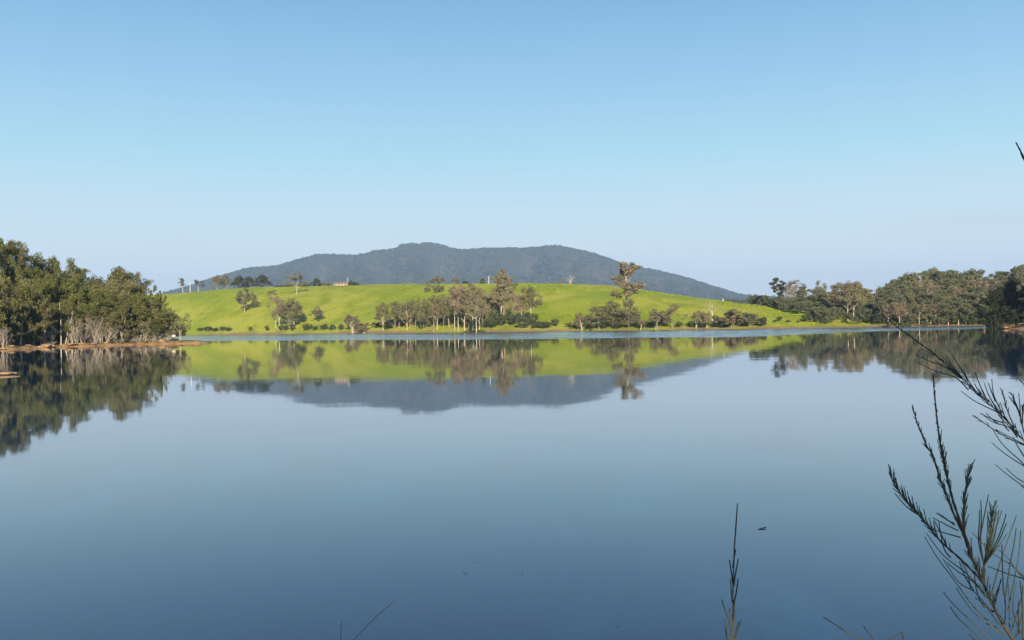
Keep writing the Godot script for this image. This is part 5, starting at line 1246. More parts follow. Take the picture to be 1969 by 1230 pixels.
func rock_mesh(sd: int) -> ArrayMesh:
	# a low rounded ledge, lumpy all round
	var r := RandomNumberGenerator.new()
	r.seed = sd
	var n := FastNoiseLite.new()
	n.seed = sd
	n.frequency = 0.9
	var st := SurfaceTool.new()
	var sp := SphereMesh.new()
	sp.radius = 1.0
	sp.height = 2.0
	sp.radial_segments = 14
	sp.rings = 8
	var a := sp.get_mesh_arrays()
	var v: PackedVector3Array = a[Mesh.ARRAY_VERTEX]
	st.begin(Mesh.PRIMITIVE_TRIANGLES)
	st.set_smooth_group(-1)
	for k in a[Mesh.ARRAY_INDEX]:
		var p := v[k]
		p *= 1.0 + 0.55 * n.get_noise_3dv(p * 1.6)
		st.add_vertex(Vector3(p.x, p.y * 0.45, p.z))
	st.generate_normals()
	return st.commit()

func make_small_things() -> void:
	# farmhouse on the crest
	var hx := -132.8
	var hd := 722.0
	var hy := hill(hx, hd)
	var house := thing("farmhouse", "long low orange walled farmhouse on the crest of the green hill", "house", "", Vector3(hx, hy - 0.3, -hd))
	var wall_m := plain("house wall", lin(0.5, 0.38, 0.3))
	var w := part("wall", box_mesh(Vector3(10.4, 2.7, 7)), wall_m, house)
	w.position = Vector3(0, 1.55, 0)
	var roof := PrismMesh.new()
	roof.size = Vector3(8.2, 1.5, 11.4)
	var ro := part("roof", roof, plain("house roof", lin(0.24, 0.17, 0.13)), house)
	ro.position = Vector3(0, 3.65, 0)
	ro.rotation.y = PI / 2
	for k in 4:
		var wi := part("window" if k != 2 else "door", box_mesh(Vector3(1.3, 1.2, 0.1) if k != 2 else Vector3(1.0, 2.1, 0.1)), plain("house glass", lin(0.1, 0.1, 0.1), 0.2), house)
		wi.position = Vector3(-3.9 + 2.5 * k, 1.85 if k != 2 else 1.35, 3.53)
	var white := plain("pale pole", lin(0.72, 0.7, 0.66))
	for row in [[-258.8, 744, 8.1, 0.22, "power_pole", "pale power pole between two thin gums at the left end of the crest", "pole"], [-129.0, 728, 8.0, 0.14, "mast", "thin pale mast rising behind the right end of the farmhouse", "mast"], [-16.6, 676, 8.0, 0.2, "power_pole", "white pole on the crest left of the highest gum of the grove", "pole"], [120.8, 528, 4.9, 0.3, "pale_stump", "short pale trunk stump on the crest above the right shore row", "stump"]]:
		var y := land(row[0], row[1])
		var o := thing(row[4], row[5], row[6], "", Vector3(row[0], y - 0.3, -row[1]))
		var c := CylinderMesh.new()
		c.top_radius = row[3] * 0.7
		c.bottom_radius = row[3]
		c.height = row[2]
		c.radial_segments = 8
		part("pole", c, white, o).position.y = row[2] * 0.5
		if row[4] != "pale_stump":
			part("crossarm", box_mesh(Vector3(1.5, 0.14, 0.14)), white, o).position.y = row[2] - 0.45
	# orange rocks and ledges on the water's edge
	var sand := plain("orange stone", lin(0.43, 0.28, 0.15), 0.9)
	sand.albedo_texture = grain(0.02, 0.6, 1.25, 41)
	sand.uv1_triplanar = true
	sand.uv1_scale = Vector3.ONE * 0.5
	var shapes := [rock_mesh(1), rock_mesh(2), rock_mesh(3)]
	var count := 0
	for row in [[-83.28, 147.2, 1.2, 0.5, "rock_ledge", 0.11, "orange rock ledge at the wooded point's waterline, just outside the picture edge", "rock", "rock ledges along the wooded point"], [-83.03, 150.5, 1.04, 0.44, "rock_ledge", 0.08, "orange rock ledge at the wooded point's waterline, first from the left", "rock", "rock ledges along the wooded point"], [-82.92, 152.96, 0.64, 0.28, "rock_ledge", 0.53, "orange rock ledge at the wooded point's waterline, second from the left", "rock", "rock ledges along the wooded point"], [-82.91, 156.52, 0.48, 0.22, "rock_ledge", 0.24, "orange rock ledge at the wooded point's waterline, third from the left", "rock", "rock ledges along the wooded point"], [-83.19, 158.9, 0.56, 0.25, "rock_ledge", 0.55, "orange rock ledge at the wooded point's waterline, fourth from the left", "rock", "rock ledges along the wooded point"], [-83.65, 163.48, 0.8, 0.55, "rock_ledge", 0.06, "orange rock ledge at the wooded point's waterline, fifth from the left", "rock", "rock ledges along the wooded point"], [-83.84, 166.04, 1.04, 0.72, "rock_ledge", 0.34, "orange rock ledge at the wooded point's waterline, sixth from the left", "rock", "rock ledges along the wooded point"], [-83.3, 167.2, 0.8, 0.44, "rock_ledge", 0.22, "orange rock ledge at the wooded point's waterline, seventh from the left", "rock", "rock ledges along the wooded point"], [-82.61, 170.06, 0.96, 0.33, "rock_ledge", 0.09, "orange rock ledge at the wooded point's waterline, eighth from the left", "rock", "rock ledges along the wooded point"], [-81.98, 171.94, 1.2, 0.39, "rock_ledge", 0.48, "orange rock ledge at the wooded point's waterline, ninth from the left", "rock", "rock ledges along the wooded point"], [-81.18, 174.8, 1.28, 0.39, "rock_ledge", 0.5, "orange rock ledge at the wooded point's waterline, tenth from the left", "rock", "rock ledges along the wooded point"], [-80.56, 177.34, 0.88, 0.28, "rock_ledge", 0.39, "orange rock ledge at the wooded point's waterline, eleventh from the left", "rock", "rock ledges along the wooded point"], [-79.21, 180.4, 0.64, 0.22, "rock_ledge", 0.61, "orange rock ledge at the wooded point's waterline, twelfth from the left", "rock", "rock ledges along the wooded point"], [-77.6, 182.6, 0.8, 0.22, "rock_ledge", 0.33, "orange rock ledge at the wooded point's waterline, thirteenth from the left", "rock", "rock ledges along the wooded point"], [-75.98, 184.16, 0.72, 0.25, "rock_ledge", 0.07, "orange rock ledge at the wooded point's waterline, fourteenth from the left", "rock", "rock ledges along the wooded point"], [-74.34, 186.28, 0.64, 0.22, "rock_ledge", 0.5, "orange rock ledge at the wooded point's waterline, fifteenth from the left", "rock", "rock ledges along the wooded point"], [-72.87, 188.44, 0.72, 0.33, "rock_ledge", 0.45, "orange rock ledge at the wooded point's waterline, sixteenth from the left", "rock", "rock ledges along the wooded point"], [-71.82, 189.6, 0.88, 0.5, "rock_ledge", 0.64, "orange rock ledge at the wooded point's waterline, seventeenth from the left", "rock", "rock ledges along the wooded point"], [-70.19, 190.4, 0.72, 0.3, "rock_ledge", 0.36, "orange rock ledge at the wooded point's waterline, eighteenth from the left", "rock", "rock ledges along the wooded point"], [-68.8, 191.0, 0.64, 0.28, "rock_ledge", 0.52, "orange rock ledge at the wooded point's waterline, nineteenth from the left", "rock", "rock ledges along the wooded point"], [-67.34, 192.05, 0.6, 0.19, "rock_ledge", 0.29, "orange rock ledge at the wooded point's waterline, twentieth from the left", "rock", "rock ledges along the wooded point"], [-66.16, 193.65, 0.56, 0.14, "rock_ledge", 0.55, "orange rock ledge at the wooded point's waterline, twenty-first from the left", "rock", "rock ledges along the wooded point"], [-70.35, 192, 0.35, 0.5, "pale_stone", 1.6, "small white stone at the foot of the straggly tree on the point", "stone", ""], [-32.67, 59.52, 0.78, 0.16, "mud_bar", -0.01, "flat orange mud bar breaking the water at the left edge, farther one", "mud bar", ""], [-29.72, 53.82, 0.9, 0.16, "mud_bar", -0.01, "flat orange mud bar breaking the water at the left edge, nearer one", "mud bar", ""], [123.2, 229.5, 1.75, 0.9, "headland_rock", 0.31, "orange rock at the foot of the dark headland trees", "rock", "orange rocks at the foot of the headland"], [123.94, 228, 1.5, 0.8, "headland_rock", 0.52, "orange rock at the foot of the dark headland trees", "rock", "orange rocks at the foot of the headland"], [124.63, 226, 1.6, 1.1, "headland_rock", 0.61, "orange rock at the foot of the dark headland trees", "rock", "orange rocks at the foot of the headland"], [126.18, 224, 2.0, 1.3, "headland_rock", 0.74, "orange rock at the foot of the dark headland trees", "rock", "orange rocks at the foot of the headland"]]:
		var o := part(numbered(row[4]), shapes[count % 3], sand if row[4] != "pale_stone" else white, self)
		o.position = Vector3(row[0], row[5], -row[1])
		o.scale = Vector3(row[2], row[3], row[2] * 0.8)
		o.rotation.y = count * 1.9
		tag(o, row[6], row[7], row[8])
		count += 1
	# a stick afloat
	var b := Buf.new()
	b.tube(PackedVector3Array([Vector3(-0.052, 0.004, 0.03), Vector3(-0.01, 0.006, 0.004), Vector3(0.05, 0.012, -0.03), Vector3(0.054, 0.014, -0.033)]), PackedFloat32Array([0.004, 0.006, 0.007, 0.005]), 6, Color.WHITE)
	var stick := part("floating_stick", b.mesh(), mats.twig, self)
	stick.position = Vector3(2.99, 0.0, -11.21)
	tag(stick, "short dark stick floating on the calm water beside the upright twig", "stick")

	# fallen leaves afloat
	var lf := Buf.new()
	lf.leaf(Vector3(0, 0.006, 0), Vector3(0.08, 1, 0.05).normalized(), Vector3(1, 0.1, 0.3), 0.012, 0.005, Color.WHITE)
	lf.leaf(Vector3(0.006, 0.008, 0.002), Vector3(-0.3, 1, 0.4).normalized(), Vector3(0.4, 0.2, 1), 0.008, 0.004, Color.WHITE)
	var leaf := lf.mesh()
	var k := 0
	for row in [[-0.53, 9.42], [-0.5, 9.37], [-0.51, 9.38], [-0.42, 9.84], [-0.26, 9.78], [0.06, 9.32], [-0.02, 9.29], [1.24, 9.5], [1.16, 9.6], [-0.37, 15.1], [-0.36, 12.3], [0.17, 10.42], [0.84, 7.68], [-4.12, 10.23], [3.32, 14.53], [-7.29, 14.18], [2.32, 8.61], [3.72, 7.82], [-2.01, 11.89], [-2.37, 9.04]]:
		var o := part(numbered("floating_leaf"), leaf, mats.twig, self)
		o.position = Vector3(row[0], 0.0, -row[1])
		o.rotation.y = k * 1.3
		tag(o, "tiny dark leaf floating on the calm near water", "leaf", "fallen leaves floating on the near water")
		k += 1

func make_sprays() -> void:
	var s0 := thing("sheoak_branch", "dark she-oak branch slanting in from the right edge across the forest reflection", "branch", "")
	spray_part("stem", vs([1.75,0.4,-1.5,1.7,1.3,-1.6,1.45,1.85,-1.68,0.99,2.23,-1.7,0.961,2.252,-1.7,0.938,2.271,-1.7,0.916,2.305,-1.7,0.882,2.336,-1.7,0.854,2.365,-1.7,0.826,2.392,-1.7,0.798,2.417,-1.7,0.769,2.443,-1.7,0.732,2.47,-1.7,0.698,2.496,-1.7,0.676,2.515,-1.7]), 0.00306, 0.00085, mats.twig, s0, 1)
	spray_part("side_twig", vs([0.837,2.37,-1.7,0.813,2.394,-1.697,0.78,2.404,-1.694,0.741,2.422,-1.691]), 0.00127, 0.00064, mats.needle, s0, 0)
	spray_part("side_twig", vs([0.817,2.399,-1.7,0.793,2.413,-1.69,0.76,2.424,-1.68,0.73,2.437,-1.67]), 0.00127, 0.00064, mats.needle, s0, 0)
	spray_part("side_twig", vs([0.792,2.423,-1.7,0.758,2.436,-1.657,0.712,2.45,-1.613]), 0.00127, 0.00064, mats.needle, s0, 0)
	spray_part("side_twig", vs([0.837,2.386,-1.7,0.832,2.418,-1.729,0.837,2.432,-1.759,0.844,2.443,-1.788]), 0.00127, 0.00064, mats.needle, s0, 0)
	spray_part("side_twig", vs([0.826,2.393,-1.7,0.786,2.411,-1.641,0.74,2.44,-1.582]), 0.00127, 0.00064, mats.needle, s0, 0)
	spray_part("side_twig", vs([0.823,2.395,-1.7,0.806,2.414,-1.7,0.79,2.434,-1.701]), 0.00127, 0.00064, mats.needle, s0, 0)
	spray_part("side_twig", vs([0.891,2.329,-1.7,0.899,2.329,-1.732,0.88,2.344,-1.764,0.87,2.361,-1.796]), 0.00127, 0.00064, mats.needle, s0, 0)
	spray_part("side_twig", vs([0.874,2.349,-1.7,0.84,2.365,-1.65,0.799,2.409,-1.599]), 0.00127, 0.00064, mats.needle, s0, 0)
	spray_part("side_twig", vs([0.888,2.332,-1.7,0.885,2.343,-1.704,0.877,2.363,-1.709,0.873,2.382,-1.713]), 0.00127, 0.00064, mats.needle, s0, 0)
	spray_part("side_twig", vs([0.897,2.326,-1.7,0.899,2.334,-1.709,0.893,2.359,-1.719,0.895,2.388,-1.728]), 0.00127, 0.00064, mats.needle, s0, 0)
	spray_part("side_twig", vs([0.886,2.349,-1.7,0.852,2.368,-1.645,0.817,2.39,-1.59]), 0.00127, 0.00064, mats.needle, s0, 0)
	spray_part("side_twig", vs([0.922,2.3,-1.7,0.914,2.304,-1.69,0.897,2.336,-1.681,0.884,2.371,-1.671]), 0.00127, 0.00064, mats.needle, s0, 0)
	spray_part("side_twig", vs([0.942,2.274,-1.7,0.945,2.295,-1.716,0.946,2.331,-1.733,0.941,2.361,-1.749]), 0.00127, 0.00064, mats.needle, s0, 0)
	spray_part("side_twig", vs([0.931,2.323,-1.7,0.918,2.346,-1.694,0.908,2.353,-1.688]), 0.00127, 0.00064, mats.needle, s0, 0)
	spray_part("side_twig", vs([0.932,2.314,-1.7,0.946,2.334,-1.727,0.959,2.359,-1.754]), 0.00127, 0.00064, mats.needle, s0, 0)
	spray_part("side_twig", vs([0.935,2.308,-1.7,0.913,2.327,-1.659,0.891,2.348,-1.618]), 0.00127, 0.00064, mats.needle, s0, 0)
	spray_part("side_twig", vs([0.95,2.262,-1.7,0.929,2.269,-1.684,0.893,2.284,-1.669,0.852,2.306,-1.653,0.815,2.33,-1.637]), 0.00127, 0.00064, mats.needle, s0, 0)
	spray_part("side_twig", vs([0.925,2.282,-1.7,0.894,2.304,-1.669,0.85,2.317,-1.638,0.812,2.337,-1.607]), 0.00127, 0.00064, mats.needle, s0, 0)
	spray_part("side_twig", vs([0.899,2.309,-1.7,0.88,2.316,-1.701,0.86,2.326,-1.702]), 0.00127, 0.00064, mats.needle, s0, 0)
	spray_part("side_twig", vs([0.891,2.307,-1.7,0.904,2.312,-1.751,0.921,2.317,-1.802]), 0.00127, 0.00064, mats.needle, s0, 0)
	spray_part("side_twig", vs([0.952,2.224,-1.7,0.94,2.23,-1.705,0.933,2.24,-1.711,0.907,2.266,-1.716,0.89,2.298,-1.722]), 0.00127, 0.00064, mats.needle, s0, 0)
	spray_part("side_twig", vs([0.961,2.219,-1.7,0.946,2.226,-1.716,0.921,2.246,-1.733,0.917,2.254,-1.749,0.912,2.264,-1.766]), 0.00127, 0.00064, mats.needle, s0, 0)
	spray_part("side_twig", vs([0.96,2.178,-1.7,0.931,2.193,-1.691,0.899,2.214,-1.681,0.869,2.237,-1.672]), 0.00127, 0.00064, mats.needle, s0, 0)
	spray_part("side_twig", vs([0.954,2.187,-1.7,0.948,2.195,-1.72,0.942,2.202,-1.739,0.935,2.216,-1.759]), 0.00127, 0.00064, mats.needle, s0, 0)
	spray_part("side_twig", vs([0.96,2.171,-1.7,0.911,2.196,-1.652,0.878,2.21,-1.604]), 0.00127, 0.00064, mats.needle, s0, 0)
	spray_part("side_twig", vs([0.958,2.36,-1.7,0.927,2.379,-1.675,0.902,2.393,-1.65]), 0.00127, 0.00064, mats.needle, s0, 0)
	spray_part("side_twig", vs([0.91,2.294,-1.7,0.912,2.298,-1.714,0.911,2.317,-1.728,0.915,2.341,-1.742]), 0.00127, 0.00064, mats.needle, s0, 0)
	spray_part("side_twig", vs([0.938,2.245,-1.7,0.939,2.264,-1.727,0.947,2.276,-1.754]), 0.00127, 0.00064, mats.needle, s0, 0)
	spray_part("side_twig", vs([0.86,2.361,-1.7,0.85,2.371,-1.691,0.839,2.383,-1.681]), 0.00127, 0.00064, mats.needle, s0, 0)
	spray_part("side_twig", vs([0.905,2.314,-1.7,0.876,2.328,-1.651,0.843,2.355,-1.601]), 0.00127, 0.00064, mats.needle, s0, 0)
	spray_part("side_twig", vs([0.815,2.401,-1.7,0.776,2.418,-1.672,0.752,2.427,-1.644]), 0.00127, 0.00064, mats.needle, s0, 0)
	spray_part("side_twig", vs([0.851,2.367,-1.7,0.82,2.39,-1.665,0.795,2.41,-1.63]), 0.00127, 0.00064, mats.needle, s0, 0)
	spray_part("side_twig", vs([0.866,2.352,-1.7,0.843,2.364,-1.682,0.82,2.381,-1.665,0.8,2.39,-1.647]), 0.00127, 0.00064, mats.needle, s0, 0)
	spray_part("side_twig", vs([0.928,2.291,-1.7,0.931,2.298,-1.737,0.93,2.315,-1.774]), 0.00127, 0.00064, mats.needle, s0, 0)
	spray_part("side_twig", vs([0.939,2.268,-1.7,0.909,2.28,-1.676,0.876,2.294,-1.652,0.848,2.306,-1.628]), 0.00127, 0.00064, mats.needle, s0, 0)
	spray_needles([vs([0.947,2.269,-1.715,0.947,2.279,-1.723,0.947,2.291,-1.731]),vs([0.924,2.281,-1.682,0.914,2.289,-1.68,0.904,2.298,-1.677]),vs([0.929,2.284,-1.7,0.915,2.294,-1.69,0.901,2.305,-1.681]),vs([0.924,2.291,-1.697,0.926,2.298,-1.705,0.929,2.306,-1.713]),vs([0.912,2.301,-1.684,0.905,2.309,-1.686,0.898,2.319,-1.688]),vs([0.909,2.305,-1.685,0.904,2.308,-1.686,0.899,2.312,-1.688]),vs([0.918,2.309,-1.716,0.906,2.316,-1.71,0.893,2.324,-1.704]),vs([0.898,2.315,-1.68,0.888,2.324,-1.672,0.878,2.335,-1.664]),vs([0.9,2.321,-1.702,0.888,2.332,-1.692,0.876,2.344,-1.682]),vs([0.889,2.324,-1.683,0.884,2.327,-1.683,0.878,2.331,-1.683]),vs([0.901,2.326,-1.717,0.895,2.335,-1.715,0.889,2.347,-1.714]),vs([0.881,2.336,-1.696,0.878,2.344,-1.699,0.874,2.353,-1.701]),vs([0.871,2.341,-1.684,0.862,2.347,-1.685,0.854,2.354,-1.687]),vs([0.867,2.346,-1.687,0.863,2.357,-1.689,0.859,2.37,-1.691]),vs([0.878,2.349,-1.718,0.867,2.36,-1.709,0.856,2.372,-1.7]),vs([0.864,2.357,-1.702,0.856,2.362,-1.704,0.849,2.368,-1.706]),vs([0.85,2.364,-1.686,0.843,2.368,-1.681,0.835,2.372,-1.677]),vs([0.862,2.366,-1.72,0.86,2.368,-1.73,0.857,2.371,-1.74]),vs([0.844,2.369,-1.685,0.839,2.372,-1.689,0.834,2.376,-1.693]),vs([0.851,2.375,-1.718,0.839,2.38,-1.713,0.828,2.386,-1.708]),vs([0.839,2.381,-1.704,0.829,2.39,-1.695,0.819,2.399,-1.686]),vs([0.828,2.388,-1.695,0.819,2.394,-1.698,0.81,2.402,-1.702]),vs([0.83,2.389,-1.704,0.823,2.396,-1.709,0.815,2.403,-1.715]),vs([0.811,2.399,-1.683,0.806,2.404,-1.68,0.8,2.411,-1.677]),vs([0.826,2.397,-1.715,0.823,2.404,-1.716,0.819,2.412,-1.718]),vs([0.812,2.404,-1.698,0.806,2.411,-1.696,0.801,2.42,-1.694]),vs([0.814,2.409,-1.719,0.812,2.41,-1.721,0.81,2.412,-1.722]),vs([0.788,2.418,-1.681,0.789,2.421,-1.687,0.791,2.423,-1.693]),vs([0.79,2.421,-1.693,0.788,2.425,-1.692,0.785,2.43,-1.69]),vs([0.783,2.426,-1.689,0.78,2.427,-1.687,0.776,2.429,-1.686]),vs([0.778,2.433,-1.693,0.772,2.436,-1.685,0.767,2.439,-1.677]),vs([0.78,2.435,-1.705,0.774,2.438,-1.697,0.769,2.441,-1.689]),vs([0.777,2.44,-1.711,0.771,2.444,-1.702,0.764,2.447,-1.692]),vs([0.775,2.442,-1.711,0.774,2.444,-1.717,0.773,2.446,-1.724]),vs([0.762,2.448,-1.7,0.763,2.449,-1.704,0.764,2.451,-1.708]),vs([0.752,2.452,-1.69,0.753,2.454,-1.695,0.754,2.456,-1.699]),vs([0.748,2.457,-1.697,0.742,2.458,-1.692,0.736,2.46,-1.686]),vs([0.75,2.462,-1.719,0.746,2.464,-1.717,0.742,2.465,-1.715]),vs([0.736,2.465,-1.695,0.737,2.468,-1.702,0.738,2.471,-1.709]),vs([0.731,2.469,-1.695,0.731,2.472,-1.698,0.73,2.475,-1.701]),vs([0.721,2.474,-1.687,0.723,2.474,-1.694,0.724,2.475,-1.701]),vs([0.714,2.481,-1.69,0.709,2.483,-1.681,0.704,2.485,-1.672]),vs([0.72,2.485,-1.719,0.715,2.486,-1.712,0.71,2.488,-1.706]),vs([0.713,2.49,-1.718,0.716,2.492,-1.728,0.719,2.494,-1.737]),vs([0.702,2.495,-1.704,0.696,2.497,-1.694,0.69,2.5,-1.685]),vs([0.689,2.497,-1.682,0.686,2.5,-1.677,0.682,2.502,-1.671]),vs([0.688,2.503,-1.696,0.688,2.504,-1.698,0.688,2.506,-1.7]),vs([0.693,2.507,-1.719,0.689,2.51,-1.716,0.686,2.514,-1.713]),vs([0.902,2.327,-1.686,0.903,2.332,-1.687,0.904,2.338,-1.688]),vs([0.899,2.336,-1.685,0.892,2.341,-1.677,0.885,2.347,-1.669]),vs([0.907,2.341,-1.702,0.909,2.345,-1.706,0.912,2.35,-1.71]),vs([0.894,2.351,-1.683,0.894,2.354,-1.682,0.894,2.358,-1.681]),vs([0.907,2.351,-1.708,0.908,2.356,-1.713,0.908,2.363,-1.719]),vs([0.897,2.365,-1.695,0.899,2.369,-1.703,0.901,2.373,-1.711]),vs([0.928,2.304,-1.687,0.928,2.308,-1.691,0.928,2.313,-1.695]),vs([0.938,2.316,-1.711,0.94,2.319,-1.718,0.943,2.322,-1.726]),vs([0.93,2.324,-1.7,0.927,2.331,-1.692,0.923,2.338,-1.684]),vs([0.919,2.334,-1.682,0.917,2.338,-1.683,0.914,2.343,-1.683]),vs([0.915,2.35,-1.687,0.915,2.356,-1.69,0.915,2.363,-1.692]),vs([0.909,2.36,-1.683,0.908,2.363,-1.689,0.908,2.366,-1.695])], s0, mats.needle, 0.0009, 0.0006)
	spray_needles([vs([0.92,2.335,-1.689,0.914,2.34,-1.679,0.909,2.345,-1.669]),vs([0.918,2.339,-1.687,0.914,2.343,-1.686,0.911,2.347,-1.685]),vs([0.924,2.342,-1.702,0.919,2.346,-1.7,0.914,2.352,-1.698]),vs([0.916,2.344,-1.687,0.913,2.35,-1.687,0.91,2.357,-1.686]),vs([0.928,2.346,-1.718,0.926,2.349,-1.719,0.924,2.353,-1.719]),vs([0.927,2.347,-1.718,0.919,2.352,-1.708,0.91,2.358,-1.699]),vs([0.946,2.317,-1.72,0.952,2.321,-1.728,0.957,2.325,-1.735]),vs([0.936,2.322,-1.702,0.938,2.327,-1.702,0.94,2.334,-1.703]),vs([0.937,2.327,-1.701,0.942,2.331,-1.71,0.948,2.336,-1.718]),vs([0.926,2.333,-1.683,0.927,2.338,-1.685,0.927,2.343,-1.688]),vs([0.937,2.333,-1.702,0.936,2.339,-1.698,0.936,2.346,-1.694]),vs([0.941,2.335,-1.709,0.946,2.339,-1.713,0.95,2.344,-1.718]),vs([0.906,2.28,-1.684,0.902,2.281,-1.688,0.898,2.282,-1.692]),vs([0.902,2.285,-1.698,0.896,2.287,-1.698,0.889,2.29,-1.698]),vs([0.893,2.292,-1.705,0.886,2.295,-1.697,0.879,2.299,-1.688]),vs([0.877,2.301,-1.704,0.873,2.306,-1.702,0.869,2.311,-1.699]),vs([0.872,2.308,-1.715,0.864,2.311,-1.71,0.855,2.314,-1.704]),vs([0.86,2.316,-1.713,0.857,2.318,-1.718,0.854,2.321,-1.722])], s0, mats.needle, 0.0009, 0.0006)
	var s1 := thing("sheoak_branch", "bushy she-oak spray of upright shoots and long needles in the bottom right corner", "branch", "")
	spray_part("stem", vs([1.0,0.45,-1.3,0.96,1.2,-1.42,0.837,1.926,-1.5,0.815,1.959,-1.5,0.798,1.987,-1.5,0.788,2.005,-1.5,0.773,2.033,-1.5,0.756,2.074,-1.5,0.739,2.115,-1.5,0.734,2.125,-1.5]), 0.00357, 0.00238, mats.twig, s1, 1)
	spray_part("side_branch", vs([0.756,2.073,-1.5,0.751,2.081,-1.504,0.723,2.111,-1.507,0.694,2.138,-1.511,0.676,2.163,-1.515,0.657,2.186,-1.519,0.634,2.216,-1.522,0.625,2.232,-1.526,0.619,2.25,-1.53]), 0.00221, 0.00085, mats.twig, s1, 1)
	spray_part("side_branch", vs([0.737,2.117,-1.5,0.731,2.148,-1.508,0.72,2.178,-1.516,0.712,2.209,-1.525,0.706,2.234,-1.533,0.702,2.259,-1.541,0.699,2.279,-1.549,0.693,2.287,-1.557,0.698,2.289,-1.566,0.688,2.32,-1.574,0.687,2.338,-1.582,0.686,2.354,-1.59]), 0.00238, 0.00085, mats.twig, s1, 1)
	spray_part("side_branch", vs([0.737,2.12,-1.5,0.728,2.138,-1.489,0.709,2.181,-1.478,0.692,2.223,-1.467,0.679,2.26,-1.455,0.667,2.296,-1.444,0.667,2.275,-1.433,0.655,2.313,-1.422,0.646,2.348,-1.411,0.638,2.387,-1.4,0.631,2.419,-1.389]), 0.00238, 0.00085, mats.twig, s1, 1)
	spray_part("side_branch", vs([0.733,2.13,-1.5,0.73,2.149,-1.505,0.732,2.184,-1.509,0.736,2.214,-1.514,0.745,2.242,-1.519,0.751,2.262,-1.523]), 0.00221, 0.00094, mats.twig, s1, 1)
	spray_part("side_branch", vs([0.758,2.073,-1.5,0.76,2.088,-1.505,0.764,2.1,-1.511,0.773,2.125,-1.516,0.782,2.155,-1.522,0.789,2.192,-1.527]), 0.00204, 0.00077, mats.twig, s1, 1)
	spray_part("side_twig", vs([0.759,2.102,-1.5,0.771,2.136,-1.514,0.78,2.166,-1.528,0.788,2.18,-1.543]), 0.00115, 0.00068, mats.needle, s1, 0)
	spray_part("side_twig", vs([0.759,2.103,-1.5,0.769,2.142,-1.489,0.773,2.195,-1.478]), 0.00115, 0.00068, mats.needle, s1, 0)
	spray_part("side_twig", vs([0.759,2.103,-1.5,0.762,2.148,-1.466,0.756,2.187,-1.431,0.741,2.205,-1.397]), 0.00115, 0.00068, mats.needle, s1, 0)
	spray_part("side_twig", vs([0.759,2.103,-1.5,0.761,2.143,-1.463,0.756,2.185,-1.425]), 0.00115, 0.00068, mats.needle, s1, 0)
	spray_part("side_twig", vs([0.759,2.102,-1.5,0.79,2.129,-1.513,0.81,2.145,-1.526]), 0.00115, 0.00068, mats.needle, s1, 0)
	spray_part("side_twig", vs([0.758,2.103,-1.5,0.741,2.146,-1.475,0.73,2.189,-1.449,0.717,2.221,-1.424]), 0.00115, 0.00068, mats.needle, s1, 0)
	spray_part("side_twig", vs([0.757,2.109,-1.5,0.733,2.148,-1.465,0.717,2.186,-1.43,0.701,2.212,-1.396]), 0.00115, 0.00068, mats.needle, s1, 0)
	spray_part("side_twig", vs([0.752,2.142,-1.5,0.752,2.186,-1.483,0.75,2.222,-1.465]), 0.00115, 0.00068, mats.needle, s1, 0)
	spray_part("side_twig", vs([0.759,2.103,-1.5,0.77,2.15,-1.496,0.776,2.194,-1.493]), 0.00115, 0.00068, mats.needle, s1, 0)
	spray_part("side_twig", vs([0.759,2.103,-1.5,0.778,2.149,-1.504,0.794,2.188,-1.509]), 0.00115, 0.00068, mats.needle, s1, 0)
	spray_part("side_twig", vs([0.788,2.005,-1.5,0.744,2.056,-1.443,0.726,2.108,-1.386]), 0.00115, 0.00068, mats.needle, s1, 0)
	spray_part("side_twig", vs([0.768,2.048,-1.5,0.794,2.093,-1.522,0.824,2.139,-1.544,0.848,2.166,-1.566]), 0.00115, 0.00068, mats.needle, s1, 0)
	spray_part("side_twig", vs([0.791,2.04,-1.5,0.793,2.102,-1.487,0.793,2.14,-1.473,0.79,2.169,-1.46]), 0.00115, 0.00068, mats.needle, s1, 0)
	spray_part("side_twig", vs([0.796,2.028,-1.5,0.822,2.082,-1.523,0.841,2.117,-1.545,0.856,2.141,-1.568]), 0.00115, 0.00068, mats.needle, s1, 0)
	spray_part("side_twig", vs([0.79,2.002,-1.5,0.777,2.047,-1.471,0.758,2.08,-1.441,0.742,2.127,-1.412,0.726,2.163,-1.382]), 0.00115, 0.00068, mats.needle, s1, 0)
	spray_part("side_twig", vs([0.825,2.08,-1.5,0.83,2.081,-1.527,0.829,2.089,-1.554,0.817,2.098,-1.582,0.794,2.129,-1.609]), 0.00115, 0.00068, mats.needle, s1, 0)
	spray_part("side_twig", vs([0.84,2.07,-1.5,0.827,2.073,-1.507,0.808,2.105,-1.514,0.793,2.121,-1.522]), 0.00115, 0.00068, mats.needle, s1, 0)
	spray_part("side_twig", vs([0.825,2.078,-1.5,0.83,2.07,-1.557,0.823,2.069,-1.614]), 0.00115, 0.00068, mats.needle, s1, 0)
	spray_part("side_twig", vs([0.816,1.992,-1.5,0.827,2.005,-1.539,0.846,2.019,-1.578,0.874,2.04,-1.617]), 0.00115, 0.00068, mats.needle, s1, 0)
	spray_part("side_twig", vs([0.798,2.0,-1.5,0.82,2.031,-1.54,0.839,2.053,-1.58]), 0.00115, 0.00068, mats.needle, s1, 0)
	spray_part("side_twig", vs([0.813,1.989,-1.5,0.787,2.033,-1.453,0.762,2.071,-1.405]), 0.00115, 0.00068, mats.needle, s1, 0)
	spray_part("side_twig", vs([0.798,1.987,-1.5,0.802,2.021,-1.488,0.806,2.057,-1.476,0.801,2.078,-1.464]), 0.00115, 0.00068, mats.needle, s1, 0)
